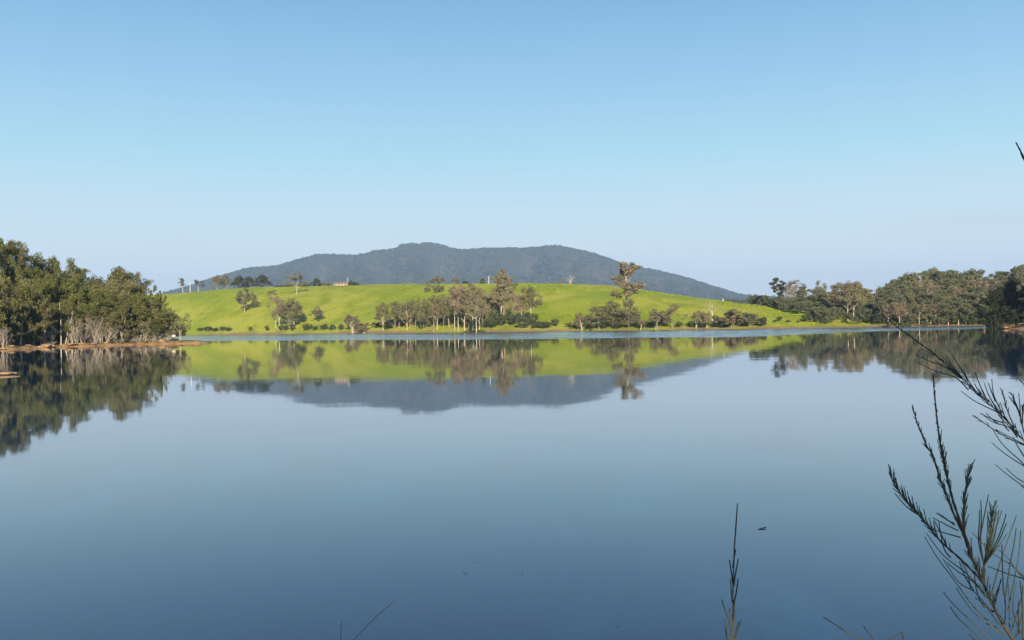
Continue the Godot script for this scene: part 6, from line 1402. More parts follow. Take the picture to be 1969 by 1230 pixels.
	spray_part("side_twig", vs([0.773,2.031,-1.5,0.765,2.073,-1.468,0.752,2.097,-1.436]), 0.00115, 0.00068, mats.needle, s1, 0)
	spray_part("side_twig", vs([0.773,2.036,-1.5,0.795,2.038,-1.534,0.819,2.044,-1.567]), 0.00115, 0.00068, mats.needle, s1, 0)
	spray_part("side_twig", vs([0.819,1.979,-1.5,0.799,2.049,-1.463,0.776,2.096,-1.426]), 0.00115, 0.00068, mats.needle, s1, 0)
	spray_part("side_twig", vs([0.721,2.147,-1.5,0.684,2.161,-1.467,0.644,2.176,-1.433]), 0.00115, 0.00068, mats.needle, s1, 0)
	spray_part("side_twig", vs([0.717,2.158,-1.5,0.675,2.179,-1.453,0.635,2.199,-1.407]), 0.00115, 0.00068, mats.needle, s1, 0)
	spray_part("side_twig", vs([0.711,2.17,-1.5,0.679,2.185,-1.454,0.641,2.206,-1.409]), 0.00115, 0.00068, mats.needle, s1, 0)
	spray_part("side_twig", vs([0.712,2.167,-1.5,0.722,2.167,-1.553,0.734,2.165,-1.605]), 0.00115, 0.00068, mats.needle, s1, 0)
	spray_part("side_twig", vs([0.793,1.987,-1.5,0.762,2.017,-1.529,0.735,2.064,-1.557,0.72,2.096,-1.586,0.714,2.122,-1.614]), 0.00115, 0.00068, mats.needle, s1, 0)
	spray_part("side_twig", vs([0.758,2.056,-1.5,0.724,2.092,-1.49,0.684,2.123,-1.48,0.653,2.161,-1.469]), 0.00115, 0.00068, mats.needle, s1, 0)
	spray_part("side_twig", vs([0.773,2.023,-1.5,0.748,2.056,-1.519,0.737,2.061,-1.539,0.719,2.098,-1.558]), 0.00115, 0.00068, mats.needle, s1, 0)
	spray_part("side_twig", vs([0.783,1.99,-1.5,0.756,2.011,-1.497,0.735,2.03,-1.495,0.709,2.067,-1.492]), 0.00115, 0.00068, mats.needle, s1, 0)
	spray_part("side_twig", vs([0.772,1.975,-1.5,0.748,2.0,-1.502,0.709,2.038,-1.504,0.694,2.058,-1.505]), 0.00115, 0.00068, mats.needle, s1, 0)
	spray_part("side_twig", vs([0.757,1.975,-1.5,0.732,1.999,-1.49,0.705,2.023,-1.479,0.688,2.045,-1.469]), 0.00115, 0.00068, mats.needle, s1, 0)
	spray_part("side_twig", vs([0.747,1.975,-1.5,0.747,1.977,-1.516,0.748,1.98,-1.532]), 0.00115, 0.00068, mats.needle, s1, 0)
	spray_part("side_twig", vs([0.758,2.033,-1.5,0.732,2.061,-1.468,0.712,2.094,-1.437]), 0.00115, 0.00068, mats.needle, s1, 0)
	spray_part("side_twig", vs([0.741,2.061,-1.5,0.714,2.09,-1.471,0.691,2.123,-1.442]), 0.00115, 0.00068, mats.needle, s1, 0)
	spray_part("side_twig", vs([0.736,2.064,-1.5,0.732,2.089,-1.502,0.719,2.116,-1.504]), 0.00115, 0.00068, mats.needle, s1, 0)
	spray_part("side_twig", vs([0.751,2.066,-1.5,0.726,2.084,-1.464,0.707,2.109,-1.427]), 0.00115, 0.00068, mats.needle, s1, 0)
	spray_part("side_twig", vs([0.763,2.048,-1.5,0.736,2.078,-1.495,0.714,2.092,-1.49,0.692,2.11,-1.485]), 0.00115, 0.00068, mats.needle, s1, 0)
	spray_part("side_twig", vs([0.773,2.026,-1.5,0.785,2.022,-1.553,0.796,2.017,-1.607]), 0.00115, 0.00068, mats.needle, s1, 0)
	spray_part("side_twig", vs([0.649,2.187,-1.5,0.61,2.21,-1.443,0.569,2.241,-1.385]), 0.00115, 0.00068, mats.needle, s1, 0)
	spray_part("side_twig", vs([0.79,2.0,-1.5,0.753,2.026,-1.452,0.71,2.068,-1.405]), 0.00115, 0.00068, mats.needle, s1, 0)
	spray_part("side_twig", vs([0.805,1.979,-1.5,0.833,1.988,-1.536,0.857,1.999,-1.572]), 0.00115, 0.00068, mats.needle, s1, 0)
	spray_part("side_twig", vs([0.704,2.115,-1.5,0.669,2.144,-1.447,0.638,2.195,-1.394]), 0.00115, 0.00068, mats.needle, s1, 0)
	spray_part("side_twig", vs([0.699,2.131,-1.5,0.677,2.158,-1.47,0.652,2.188,-1.44]), 0.00115, 0.00068, mats.needle, s1, 0)
	spray_part("side_twig", vs([0.704,2.125,-1.5,0.743,2.118,-1.584]), 0.00115, 0.00068, mats.needle, s1, 0)
	spray_part("side_twig", vs([0.698,2.133,-1.5,0.708,2.14,-1.525]), 0.00115, 0.00068, mats.needle, s1, 0)
	spray_needles([vs([0.681,2.147,-1.489,0.673,2.158,-1.48,0.664,2.17,-1.471]),vs([0.68,2.15,-1.491,0.675,2.162,-1.487,0.671,2.175,-1.483]),vs([0.688,2.147,-1.512,0.69,2.156,-1.522,0.692,2.167,-1.531]),vs([0.683,2.152,-1.511,0.685,2.156,-1.519,0.687,2.161,-1.528]),vs([0.684,2.153,-1.517,0.685,2.158,-1.525,0.687,2.163,-1.532]),vs([0.682,2.156,-1.517,0.685,2.164,-1.526,0.687,2.172,-1.536]),vs([0.665,2.167,-1.484,0.66,2.174,-1.48,0.655,2.182,-1.476]),vs([0.667,2.166,-1.49,0.664,2.172,-1.492,0.662,2.18,-1.494]),vs([0.668,2.168,-1.5,0.664,2.18,-1.497,0.66,2.195,-1.494]),vs([0.672,2.167,-1.513,0.666,2.177,-1.511,0.66,2.19,-1.509]),vs([0.658,2.176,-1.488,0.653,2.184,-1.484,0.648,2.192,-1.479]),vs([0.661,2.175,-1.498,0.661,2.181,-1.501,0.66,2.188,-1.503]),vs([0.66,2.178,-1.503,0.657,2.188,-1.502,0.655,2.199,-1.5]),vs([0.651,2.184,-1.487,0.647,2.19,-1.485,0.642,2.198,-1.484]),vs([0.652,2.185,-1.493,0.647,2.196,-1.486,0.642,2.209,-1.48]),vs([0.652,2.186,-1.502,0.646,2.199,-1.496,0.639,2.213,-1.489]),vs([0.654,2.186,-1.508,0.653,2.192,-1.512,0.651,2.199,-1.515]),vs([0.642,2.194,-1.486,0.638,2.204,-1.488,0.634,2.215,-1.491]),vs([0.644,2.194,-1.494,0.642,2.205,-1.492,0.64,2.217,-1.491]),vs([0.646,2.195,-1.504,0.646,2.203,-1.509,0.645,2.211,-1.515]),vs([0.648,2.197,-1.515,0.647,2.207,-1.52,0.647,2.219,-1.525]),vs([0.634,2.205,-1.488,0.628,2.215,-1.489,0.623,2.227,-1.49]),vs([0.634,2.206,-1.493,0.627,2.22,-1.484,0.62,2.235,-1.474]),vs([0.635,2.208,-1.502,0.63,2.218,-1.502,0.625,2.23,-1.501]),vs([0.64,2.206,-1.515,0.635,2.219,-1.511,0.63,2.232,-1.508]),vs([0.637,2.21,-1.513,0.635,2.217,-1.514,0.634,2.224,-1.514]),vs([0.623,2.218,-1.484,0.623,2.223,-1.488,0.623,2.229,-1.493]),vs([0.622,2.221,-1.491,0.619,2.229,-1.492,0.617,2.238,-1.493]),vs([0.617,2.225,-1.483,0.61,2.234,-1.473,0.604,2.245,-1.463]),vs([0.629,2.221,-1.517,0.623,2.233,-1.508,0.618,2.245,-1.499]),vs([0.614,2.23,-1.486,0.61,2.241,-1.479,0.605,2.252,-1.472]),vs([0.613,2.232,-1.484,0.614,2.237,-1.49,0.614,2.243,-1.497]),vs([0.624,2.231,-1.52,0.626,2.24,-1.523,0.627,2.25,-1.526]),vs([0.613,2.237,-1.496,0.616,2.247,-1.504,0.62,2.258,-1.511]),vs([0.614,2.239,-1.5,0.611,2.246,-1.493,0.608,2.255,-1.486]),vs([0.615,2.243,-1.508,0.613,2.253,-1.505,0.61,2.265,-1.502]),vs([0.607,2.247,-1.491,0.604,2.258,-1.487,0.6,2.27,-1.484]),vs([0.608,2.25,-1.495,0.604,2.258,-1.489,0.6,2.267,-1.483]),vs([0.687,2.145,-1.505,0.686,2.146,-1.512,0.686,2.147,-1.519]),vs([0.683,2.15,-1.503,0.672,2.156,-1.493,0.662,2.162,-1.483]),vs([0.679,2.156,-1.507,0.668,2.163,-1.498,0.657,2.171,-1.488]),vs([0.67,2.165,-1.499,0.667,2.169,-1.506,0.664,2.173,-1.514]),vs([0.669,2.169,-1.507,0.668,2.169,-1.515,0.668,2.17,-1.523]),vs([0.666,2.173,-1.51,0.661,2.177,-1.506,0.656,2.181,-1.501]),vs([0.649,2.186,-1.486,0.642,2.191,-1.485,0.634,2.198,-1.484]),vs([0.65,2.191,-1.507,0.643,2.195,-1.502,0.636,2.201,-1.496]),vs([0.639,2.2,-1.493,0.636,2.203,-1.498,0.633,2.208,-1.503]),vs([0.635,2.205,-1.494,0.632,2.207,-1.496,0.629,2.21,-1.498]),vs([0.636,2.207,-1.502,0.633,2.21,-1.51,0.63,2.214,-1.519]),vs([0.619,2.221,-1.481,0.61,2.227,-1.475,0.6,2.234,-1.469]),vs([0.627,2.222,-1.511,0.623,2.227,-1.515,0.619,2.232,-1.518]),vs([0.614,2.23,-1.484,0.608,2.235,-1.477,0.602,2.24,-1.469]),vs([0.703,2.196,-1.488,0.703,2.201,-1.489,0.704,2.208,-1.49]),vs([0.714,2.194,-1.516,0.71,2.204,-1.51,0.707,2.215,-1.505]),vs([0.7,2.202,-1.488,0.701,2.206,-1.492,0.703,2.21,-1.496]),vs([0.704,2.202,-1.497,0.702,2.207,-1.504,0.7,2.213,-1.511]),vs([0.713,2.202,-1.52,0.716,2.206,-1.529,0.72,2.21,-1.537]),vs([0.706,2.208,-1.509,0.705,2.213,-1.509,0.705,2.218,-1.508]),vs([0.693,2.215,-1.482,0.693,2.218,-1.489,0.693,2.221,-1.495]),vs([0.698,2.217,-1.496,0.695,2.221,-1.495,0.692,2.225,-1.494])], s1, mats.needle, 0.0009, 0.0006)
	spray_needles([vs([0.701,2.218,-1.505,0.705,2.223,-1.515,0.708,2.23,-1.524]),vs([0.698,2.223,-1.502,0.701,2.229,-1.511,0.704,2.236,-1.519]),vs([0.705,2.221,-1.519,0.696,2.228,-1.51,0.687,2.236,-1.502]),vs([0.692,2.23,-1.494,0.691,2.236,-1.502,0.689,2.244,-1.51]),vs([0.698,2.231,-1.511,0.699,2.235,-1.52,0.699,2.24,-1.529]),vs([0.687,2.236,-1.487,0.683,2.243,-1.488,0.68,2.251,-1.489]),vs([0.699,2.236,-1.517,0.699,2.244,-1.518,0.699,2.252,-1.519]),vs([0.693,2.241,-1.507,0.698,2.245,-1.516,0.702,2.25,-1.526]),vs([0.683,2.247,-1.487,0.68,2.255,-1.478,0.676,2.263,-1.469]),vs([0.695,2.246,-1.514,0.695,2.252,-1.516,0.695,2.258,-1.517]),vs([0.682,2.253,-1.488,0.685,2.257,-1.495,0.688,2.262,-1.501]),vs([0.683,2.255,-1.491,0.679,2.261,-1.484,0.675,2.267,-1.477]),vs([0.682,2.26,-1.492,0.676,2.265,-1.483,0.67,2.271,-1.473]),vs([0.683,2.263,-1.496,0.683,2.266,-1.502,0.683,2.27,-1.507]),vs([0.683,2.266,-1.498,0.684,2.268,-1.507,0.686,2.271,-1.517]),vs([0.675,2.27,-1.482,0.671,2.275,-1.475,0.668,2.281,-1.469]),vs([0.675,2.275,-1.486,0.672,2.28,-1.487,0.67,2.285,-1.489]),vs([0.675,2.275,-1.488,0.673,2.279,-1.491,0.671,2.283,-1.495]),vs([0.68,2.278,-1.501,0.679,2.285,-1.503,0.679,2.293,-1.504]),vs([0.684,2.279,-1.514,0.683,2.285,-1.52,0.681,2.293,-1.525]),vs([0.685,2.282,-1.517,0.679,2.291,-1.51,0.674,2.3,-1.503]),vs([0.671,2.289,-1.495,0.673,2.292,-1.504,0.675,2.295,-1.514]),vs([0.671,2.29,-1.496,0.667,2.295,-1.492,0.663,2.3,-1.487]),vs([0.669,2.293,-1.499,0.663,2.297,-1.493,0.657,2.303,-1.487]),vs([0.673,2.293,-1.514,0.674,2.3,-1.517,0.674,2.307,-1.519]),vs([0.661,2.299,-1.484,0.665,2.303,-1.493,0.669,2.308,-1.502]),vs([0.667,2.303,-1.501,0.664,2.307,-1.496,0.662,2.311,-1.491]),vs([0.667,2.306,-1.505,0.67,2.308,-1.513,0.674,2.31,-1.522]),vs([0.661,2.31,-1.494,0.657,2.313,-1.484,0.653,2.316,-1.474]),vs([0.657,2.314,-1.488,0.654,2.317,-1.479,0.65,2.321,-1.47]),vs([0.661,2.317,-1.501,0.66,2.32,-1.497,0.658,2.324,-1.494]),vs([0.666,2.318,-1.514,0.664,2.322,-1.508,0.662,2.326,-1.502]),vs([0.65,2.325,-1.481,0.649,2.327,-1.48,0.649,2.33,-1.479]),vs([0.65,2.33,-1.485,0.649,2.334,-1.481,0.647,2.338,-1.477]),vs([0.651,2.33,-1.489,0.647,2.334,-1.483,0.642,2.337,-1.476]),vs([0.657,2.332,-1.505,0.66,2.333,-1.514,0.662,2.334,-1.523]),vs([0.651,2.339,-1.495,0.65,2.341,-1.498,0.649,2.344,-1.5]),vs([0.649,2.344,-1.493,0.653,2.347,-1.501,0.657,2.35,-1.51]),vs([0.653,2.344,-1.502,0.648,2.347,-1.493,0.642,2.349,-1.483]),vs([0.655,2.348,-1.51,0.651,2.35,-1.504,0.647,2.352,-1.498]),vs([0.642,2.354,-1.482,0.636,2.357,-1.472,0.631,2.36,-1.463]),vs([0.654,2.354,-1.514,0.655,2.355,-1.518,0.656,2.357,-1.522]),vs([0.704,2.223,-1.494,0.705,2.231,-1.495,0.706,2.24,-1.497]),vs([0.71,2.224,-1.508,0.703,2.233,-1.5,0.696,2.242,-1.491]),vs([0.709,2.226,-1.508,0.707,2.233,-1.512,0.704,2.24,-1.517]),vs([0.713,2.229,-1.518,0.709,2.235,-1.509,0.706,2.242,-1.5]),vs([0.705,2.237,-1.503,0.702,2.244,-1.503,0.699,2.251,-1.503]),vs([0.709,2.24,-1.514,0.708,2.247,-1.511,0.708,2.254,-1.508]),vs([0.704,2.245,-1.506,0.709,2.252,-1.514,0.714,2.261,-1.522]),vs([0.698,2.251,-1.494,0.695,2.255,-1.494,0.693,2.26,-1.495]),vs([0.707,2.249,-1.516,0.701,2.256,-1.506,0.694,2.264,-1.497]),vs([0.708,2.253,-1.519,0.707,2.26,-1.515,0.706,2.268,-1.511]),vs([0.697,2.262,-1.498,0.693,2.268,-1.494,0.688,2.274,-1.49]),vs([0.703,2.265,-1.512,0.701,2.271,-1.513,0.699,2.278,-1.513]),vs([0.702,2.266,-1.51,0.695,2.275,-1.502,0.688,2.285,-1.494]),vs([0.703,2.27,-1.515,0.706,2.278,-1.522,0.709,2.288,-1.528]),vs([0.698,2.277,-1.507,0.692,2.286,-1.502,0.686,2.295,-1.496]),vs([0.689,2.285,-1.49,0.689,2.292,-1.489,0.689,2.299,-1.488]),vs([0.685,2.289,-1.483,0.691,2.283,-1.492,0.698,2.277,-1.501]),vs([0.691,2.288,-1.496,0.695,2.28,-1.505,0.698,2.273,-1.514])], s1, mats.needle, 0.0009, 0.0006)
	spray_needles([vs([0.688,2.285,-1.487,0.693,2.278,-1.49,0.698,2.271,-1.493]),vs([0.701,2.277,-1.512,0.702,2.27,-1.515,0.703,2.264,-1.518]),vs([0.694,2.276,-1.497,0.692,2.273,-1.487,0.69,2.271,-1.478]),vs([0.696,2.271,-1.497,0.697,2.267,-1.495,0.698,2.263,-1.493]),vs([0.706,2.263,-1.518,0.712,2.271,-1.527,0.719,2.28,-1.537]),vs([0.706,2.266,-1.518,0.712,2.273,-1.528,0.718,2.282,-1.537]),vs([0.691,2.272,-1.487,0.688,2.28,-1.477,0.685,2.289,-1.468]),vs([0.692,2.276,-1.492,0.688,2.283,-1.482,0.684,2.291,-1.472]),vs([0.689,2.281,-1.485,0.691,2.288,-1.486,0.693,2.297,-1.488]),vs([0.689,2.286,-1.488,0.688,2.29,-1.49,0.687,2.295,-1.492]),vs([0.692,2.287,-1.495,0.686,2.296,-1.491,0.68,2.306,-1.486]),vs([0.702,2.286,-1.519,0.701,2.293,-1.512,0.699,2.3,-1.506]),vs([0.699,2.294,-1.515,0.697,2.301,-1.516,0.695,2.307,-1.516]),vs([0.695,2.297,-1.507,0.692,2.306,-1.499,0.689,2.316,-1.492]),vs([0.696,2.302,-1.51,0.701,2.307,-1.518,0.705,2.312,-1.525]),vs([0.685,2.307,-1.488,0.687,2.315,-1.487,0.688,2.324,-1.487]),vs([0.693,2.31,-1.506,0.692,2.312,-1.506,0.691,2.314,-1.505]),vs([0.694,2.316,-1.51,0.694,2.318,-1.513,0.693,2.32,-1.516]),vs([0.685,2.323,-1.493,0.688,2.325,-1.496,0.69,2.327,-1.5]),vs([0.693,2.327,-1.511,0.693,2.328,-1.51,0.693,2.33,-1.509]),vs([0.69,2.329,-1.504,0.689,2.331,-1.506,0.689,2.333,-1.509]),vs([0.686,2.338,-1.499,0.683,2.341,-1.491,0.68,2.344,-1.483]),vs([0.685,2.342,-1.496,0.686,2.344,-1.502,0.688,2.346,-1.507]),vs([0.69,2.348,-1.509,0.687,2.351,-1.5,0.684,2.355,-1.492]),vs([0.685,2.351,-1.499,0.687,2.353,-1.501,0.688,2.355,-1.503]),vs([0.686,2.359,-1.501,0.683,2.361,-1.494,0.68,2.363,-1.487]),vs([0.688,2.359,-1.506,0.688,2.361,-1.51,0.689,2.363,-1.514]),vs([0.685,2.369,-1.501,0.688,2.369,-1.51,0.691,2.37,-1.519]),vs([0.686,2.372,-1.503,0.681,2.374,-1.493,0.676,2.377,-1.484]),vs([0.68,2.378,-1.491,0.681,2.38,-1.495,0.681,2.381,-1.499]),vs([0.676,2.381,-1.483,0.681,2.383,-1.492,0.686,2.385,-1.502]),vs([0.687,2.388,-1.508,0.688,2.39,-1.513,0.69,2.391,-1.519]),vs([0.677,2.392,-1.487,0.673,2.394,-1.477,0.67,2.397,-1.467]),vs([0.69,2.395,-1.515,0.691,2.396,-1.515,0.692,2.398,-1.515]),vs([0.681,2.401,-1.498,0.681,2.403,-1.498,0.68,2.405,-1.498]),vs([0.687,2.406,-1.511,0.687,2.407,-1.508,0.686,2.409,-1.506]),vs([0.733,2.148,-1.511,0.728,2.16,-1.504,0.723,2.174,-1.497]),vs([0.737,2.15,-1.519,0.735,2.161,-1.523,0.733,2.174,-1.527]),vs([0.724,2.16,-1.493,0.726,2.167,-1.492,0.728,2.175,-1.492]),vs([0.735,2.156,-1.515,0.732,2.164,-1.512,0.729,2.172,-1.508]),vs([0.731,2.16,-1.508,0.733,2.17,-1.516,0.735,2.182,-1.524]),vs([0.736,2.16,-1.518,0.738,2.171,-1.514,0.74,2.182,-1.509]),vs([0.733,2.164,-1.512,0.733,2.172,-1.514,0.733,2.18,-1.516]),vs([0.733,2.168,-1.512,0.728,2.176,-1.504,0.723,2.185,-1.495]),vs([0.726,2.175,-1.497,0.728,2.186,-1.496,0.731,2.198,-1.495]),vs([0.733,2.173,-1.513,0.732,2.181,-1.512,0.73,2.19,-1.511]),vs([0.718,2.182,-1.482,0.714,2.191,-1.476,0.71,2.201,-1.47]),vs([0.734,2.18,-1.513,0.736,2.184,-1.521,0.738,2.189,-1.529]),vs([0.729,2.183,-1.503,0.726,2.192,-1.495,0.723,2.202,-1.486]),vs([0.733,2.184,-1.511,0.739,2.189,-1.518,0.746,2.194,-1.526]),vs([0.723,2.192,-1.491,0.726,2.201,-1.491,0.729,2.212,-1.491]),vs([0.724,2.195,-1.492,0.722,2.205,-1.483,0.72,2.217,-1.474]),vs([0.732,2.193,-1.509,0.733,2.206,-1.503,0.733,2.219,-1.496]),vs([0.72,2.2,-1.483,0.722,2.206,-1.492,0.724,2.213,-1.5]),vs([0.72,2.205,-1.484,0.726,2.211,-1.489,0.732,2.217,-1.494]),vs([0.734,2.2,-1.513,0.731,2.21,-1.508,0.728,2.22,-1.503]),vs([0.726,2.208,-1.495,0.723,2.216,-1.489,0.719,2.225,-1.484]),vs([0.733,2.206,-1.508,0.74,2.214,-1.518,0.747,2.222,-1.527]),vs([0.734,2.21,-1.51,0.735,2.218,-1.51,0.737,2.227,-1.509]),vs([0.73,2.214,-1.501,0.732,2.223,-1.5,0.734,2.234,-1.498])], s1, mats.needle, 0.0009, 0.0006)
	spray_needles([vs([0.733,2.215,-1.509,0.735,2.226,-1.504,0.738,2.238,-1.499]),vs([0.725,2.222,-1.49,0.733,2.232,-1.494,0.741,2.242,-1.498]),vs([0.726,2.225,-1.49,0.734,2.23,-1.5,0.742,2.237,-1.51]),vs([0.735,2.222,-1.509,0.737,2.233,-1.503,0.739,2.245,-1.496]),vs([0.722,2.231,-1.481,0.727,2.238,-1.483,0.732,2.247,-1.485]),vs([0.725,2.233,-1.485,0.724,2.246,-1.485,0.723,2.259,-1.485]),vs([0.735,2.233,-1.504,0.738,2.238,-1.51,0.74,2.244,-1.516]),vs([0.731,2.237,-1.496,0.735,2.242,-1.496,0.739,2.247,-1.497]),vs([0.74,2.237,-1.513,0.737,2.247,-1.505,0.733,2.258,-1.498]),vs([0.731,2.242,-1.493,0.734,2.249,-1.5,0.736,2.258,-1.506]),vs([0.733,2.246,-1.494,0.74,2.25,-1.503,0.747,2.254,-1.512]),vs([0.727,2.249,-1.483,0.727,2.258,-1.475,0.726,2.268,-1.467]),vs([0.734,2.251,-1.495,0.737,2.256,-1.494,0.741,2.263,-1.493]),vs([0.734,2.252,-1.495,0.731,2.26,-1.489,0.728,2.268,-1.484]),vs([0.736,2.254,-1.498,0.743,2.259,-1.506,0.75,2.266,-1.514]),vs([0.746,2.253,-1.518,0.753,2.261,-1.52,0.759,2.27,-1.523]),vs([0.757,2.121,-1.49,0.757,2.129,-1.492,0.757,2.139,-1.494]),vs([0.756,2.124,-1.486,0.754,2.133,-1.478,0.752,2.143,-1.469]),vs([0.769,2.119,-1.512,0.767,2.127,-1.507,0.765,2.135,-1.502]),vs([0.757,2.128,-1.486,0.764,2.131,-1.493,0.77,2.135,-1.499]),vs([0.757,2.131,-1.485,0.755,2.141,-1.48,0.753,2.152,-1.474]),vs([0.758,2.133,-1.486,0.765,2.14,-1.494,0.773,2.148,-1.502]),vs([0.769,2.132,-1.507,0.769,2.14,-1.501,0.768,2.148,-1.495]),vs([0.757,2.14,-1.483,0.761,2.145,-1.491,0.764,2.15,-1.499]),vs([0.759,2.142,-1.485,0.764,2.146,-1.489,0.77,2.152,-1.494]),vs([0.771,2.137,-1.508,0.776,2.146,-1.509,0.781,2.156,-1.511]),vs([0.767,2.142,-1.499,0.772,2.153,-1.497,0.776,2.165,-1.496]),vs([0.763,2.146,-1.491,0.769,2.157,-1.494,0.776,2.169,-1.497]),vs([0.761,2.15,-1.486,0.76,2.159,-1.486,0.759,2.17,-1.485]),vs([0.764,2.151,-1.49,0.766,2.162,-1.488,0.769,2.175,-1.485]),vs([0.777,2.15,-1.516,0.783,2.161,-1.517,0.789,2.174,-1.518]),vs([0.773,2.154,-1.506,0.773,2.163,-1.509,0.774,2.173,-1.512]),vs([0.76,2.162,-1.48,0.767,2.169,-1.486,0.774,2.178,-1.491]),vs([0.778,2.156,-1.515,0.779,2.164,-1.52,0.779,2.173,-1.525]),vs([0.771,2.163,-1.501,0.773,2.17,-1.508,0.774,2.179,-1.515]),vs([0.78,2.162,-1.518,0.778,2.175,-1.513,0.775,2.19,-1.509]),vs([0.764,2.17,-1.487,0.768,2.18,-1.483,0.772,2.192,-1.48]),vs([0.762,2.174,-1.481,0.763,2.183,-1.475,0.764,2.194,-1.47]),vs([0.763,2.176,-1.483,0.757,2.185,-1.473,0.75,2.195,-1.464]),vs([0.77,2.176,-1.496,0.767,2.185,-1.486,0.764,2.195,-1.476]),vs([0.772,2.177,-1.499,0.781,2.186,-1.506,0.789,2.195,-1.513]),vs([0.777,2.178,-1.509,0.772,2.189,-1.5,0.767,2.202,-1.491]),vs([0.778,2.18,-1.509,0.772,2.193,-1.503,0.767,2.206,-1.497]),vs([0.78,2.182,-1.512,0.784,2.191,-1.515,0.789,2.201,-1.518]),vs([0.775,2.187,-1.502,0.777,2.196,-1.5,0.778,2.206,-1.499]),vs([0.784,2.185,-1.519,0.785,2.195,-1.513,0.786,2.205,-1.508]),vs([0.781,2.029,-1.516,0.777,2.043,-1.51,0.773,2.058,-1.504]),vs([0.764,2.041,-1.484,0.761,2.052,-1.478,0.759,2.064,-1.472]),vs([0.76,2.048,-1.481,0.758,2.052,-1.488,0.756,2.056,-1.495]),vs([0.762,2.048,-1.487,0.754,2.054,-1.489,0.747,2.062,-1.49]),vs([0.763,2.049,-1.491,0.761,2.06,-1.488,0.76,2.073,-1.485]),vs([0.771,2.048,-1.511,0.773,2.058,-1.512,0.774,2.068,-1.513]),vs([0.76,2.056,-1.491,0.755,2.063,-1.496,0.75,2.072,-1.5]),vs([0.755,2.064,-1.486,0.752,2.077,-1.477,0.748,2.092,-1.467]),vs([0.765,2.061,-1.508,0.767,2.073,-1.515,0.769,2.087,-1.522]),vs([0.764,2.064,-1.511,0.767,2.077,-1.515,0.77,2.091,-1.518]),vs([0.767,2.064,-1.517,0.771,2.072,-1.526,0.775,2.081,-1.534]),vs([0.758,2.072,-1.503,0.753,2.086,-1.496,0.749,2.101,-1.49]),vs([0.757,2.076,-1.503,0.75,2.083,-1.502,0.743,2.092,-1.5]),vs([0.758,2.077,-1.508,0.758,2.086,-1.505,0.757,2.095,-1.502])], s1, mats.needle, 0.0009, 0.0006)
	spray_needles([vs([0.744,2.088,-1.483,0.739,2.101,-1.477,0.735,2.114,-1.471]),vs([0.744,2.091,-1.486,0.747,2.102,-1.49,0.749,2.114,-1.495]),vs([0.753,2.088,-1.508,0.748,2.093,-1.508,0.743,2.099,-1.509]),vs([0.744,2.097,-1.493,0.747,2.105,-1.497,0.751,2.115,-1.502]),vs([0.746,2.097,-1.498,0.745,2.106,-1.498,0.744,2.115,-1.498]),vs([0.739,2.104,-1.488,0.738,2.11,-1.498,0.736,2.116,-1.508]),vs([0.742,2.106,-1.498,0.736,2.113,-1.497,0.731,2.121,-1.497]),vs([0.735,2.113,-1.488,0.728,2.119,-1.487,0.721,2.125,-1.486]),vs([0.74,2.112,-1.499,0.738,2.126,-1.497,0.736,2.141,-1.496]),vs([0.744,2.112,-1.51,0.736,2.118,-1.506,0.728,2.126,-1.503]),vs([0.739,2.118,-1.505,0.742,2.13,-1.508,0.745,2.144,-1.512]),vs([0.729,2.126,-1.485,0.73,2.132,-1.492,0.731,2.14,-1.498])], s1, mats.needle, 0.0009, 0.0006)
	var s2 := thing("bare_twig", "tall single twig standing upright against the water near the floating stick", "twig", "")
	spray_part("stem", vs([0.47,0.35,-2.0,0.455,1.603,-2.0,0.461,1.715,-2.0,0.466,1.816,-2.0,0.467,1.905,-2.0,0.47,1.961,-2.0,0.472,2.006,-2.0,0.477,2.062,-2.0,0.481,2.11,-2.0]), 0.00340, 0.00150, mats.twig, s2, 1)
	spray_part("side_twig", vs([0.468,1.939,-2.0,0.454,1.97,-1.948,0.438,2.014,-1.897]), 0.00180, 0.00120, mats.needle, s2, 0)
	spray_part("side_twig", vs([0.47,1.933,-2.0,0.467,1.964,-1.971,0.467,2.005,-1.942]), 0.00180, 0.00120, mats.needle, s2, 0)
	spray_part("side_twig", vs([0.466,1.9,-2.0,0.474,1.905,-2.04,0.481,1.924,-2.079]), 0.00180, 0.00120, mats.needle, s2, 0)
	spray_part("side_twig", vs([0.469,1.894,-2.0,0.464,1.93,-1.954,0.458,1.973,-1.909]), 0.00180, 0.00120, mats.needle, s2, 0)
	spray_part("side_twig", vs([0.465,1.821,-2.0,0.455,1.861,-1.982,0.442,1.892,-1.964,0.432,1.919,-1.946]), 0.00180, 0.00120, mats.needle, s2, 0)
	spray_part("side_twig", vs([0.46,1.813,-2.0,0.452,1.836,-1.99,0.444,1.865,-1.979]), 0.00180, 0.00120, mats.needle, s2, 0)
	spray_part("side_twig", vs([0.467,1.804,-2.0,0.489,1.814,-2.053,0.511,1.824,-2.107]), 0.00180, 0.00120, mats.needle, s2, 0)
	spray_part("side_twig", vs([0.466,1.81,-2.0,0.486,1.814,-2.056,0.506,1.817,-2.113]), 0.00180, 0.00120, mats.needle, s2, 0)
	spray_part("side_twig", vs([0.467,1.86,-2.0,0.462,1.899,-1.966,0.456,1.925,-1.932]), 0.00180, 0.00120, mats.needle, s2, 0)
	spray_part("side_twig", vs([0.465,1.832,-2.0,0.474,1.855,-2.017,0.481,1.867,-2.034]), 0.00180, 0.00120, mats.needle, s2, 0)
	spray_part("side_twig", vs([0.456,1.805,-2.0,0.461,1.814,-2.04,0.468,1.819,-2.079]), 0.00180, 0.00120, mats.needle, s2, 0)
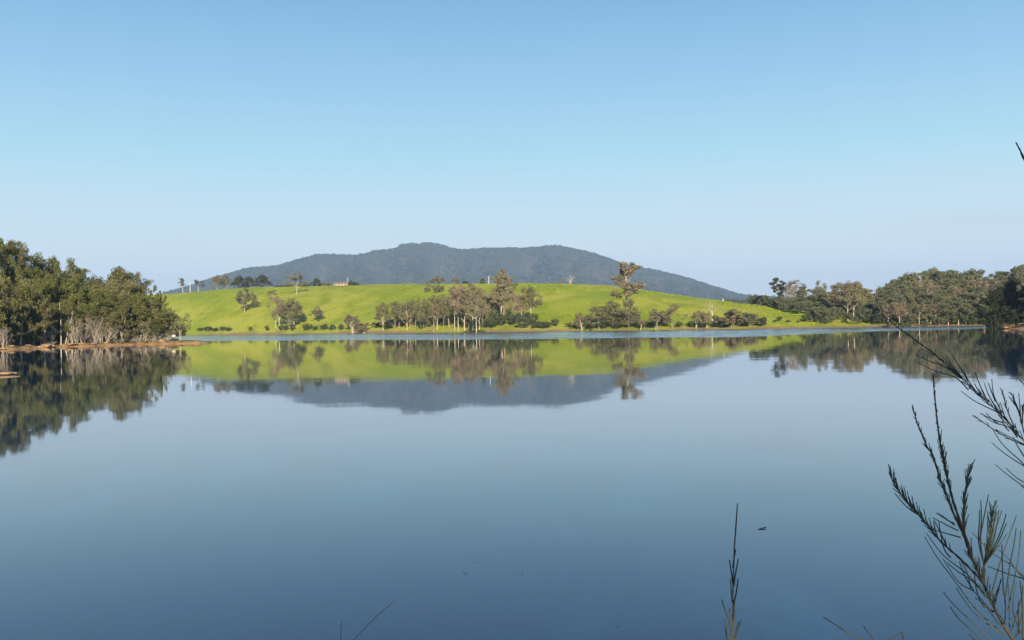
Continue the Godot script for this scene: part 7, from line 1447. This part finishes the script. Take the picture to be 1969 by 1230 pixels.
	spray_part("side_twig", vs([0.467,1.838,-2.0,0.462,1.866,-2.002,0.46,1.882,-2.003]), 0.00180, 0.00120, mats.needle, s2, 0)
	spray_part("side_twig", vs([0.469,1.973,-2.0,0.467,2.001,-1.978,0.465,2.022,-1.955]), 0.00180, 0.00120, mats.needle, s2, 0)
	var s3 := thing("bare_twig", "low bare twig pointing left from the bottom edge beside the she-oak spray", "twig", "")
	spray_part("stem", vs([0.95,0.35,-1.9,0.848,1.731,-2.0,0.792,1.783,-2.0,0.754,1.806,-2.0,0.726,1.821,-2.0,0.692,1.842,-2.0,0.662,1.862,-2.0]), 0.00220, 0.00120, mats.twig, s3, 1)
	spray_part("side_twig", vs([0.792,1.783,-2.0,0.754,1.825,-1.958,0.717,1.869,-1.917]), 0.00140, 0.00090, mats.twig, s3, 0)
	var s4 := thing("reddish_twig", "thin reddish twig slanting up from the bottom edge, the longer of two", "twig", "")
	spray_part("stem", vs([-0.42,0.35,-2.0,-0.399,1.717,-2.0,-0.376,1.793,-2.0,-0.353,1.828,-2.0,-0.324,1.859,-2.0,-0.29,1.889,-2.0,-0.262,1.913,-2.0]), 0.00110, 0.00050, mats.red_twig, s4, 1)
	var s5 := thing("reddish_twig", "short upright reddish twig at the bottom edge left of the slanting one", "twig", "")
	spray_part("stem", vs([-0.38,0.35,-1.95,-0.388,1.717,-2.0,-0.384,1.784,-2.0,-0.381,1.829,-2.0,-0.378,1.868,-2.0]), 0.00100, 0.00055, mats.red_twig, s5, 0)
	var s6 := thing("dark_twig", "dark twig tip poking in at the right edge high against the sky", "twig", "")
	spray_part("stem", vs([2.1,0.4,-1.6,2.0,1.6,-1.7,1.5,2.3,-1.75,1.113,2.642,-1.8,1.044,2.74,-1.8,1.019,2.781,-1.8,1.004,2.81,-1.8,0.995,2.827,-1.8,0.988,2.844,-1.8]), 0.00340, 0.00160, mats.twig, s6, 1)
	spray_part("side_twig", vs([1.01,2.798,-1.8,0.97,2.808,-1.748,0.939,2.812,-1.697]), 0.00120, 0.00080, mats.twig, s6, 0)
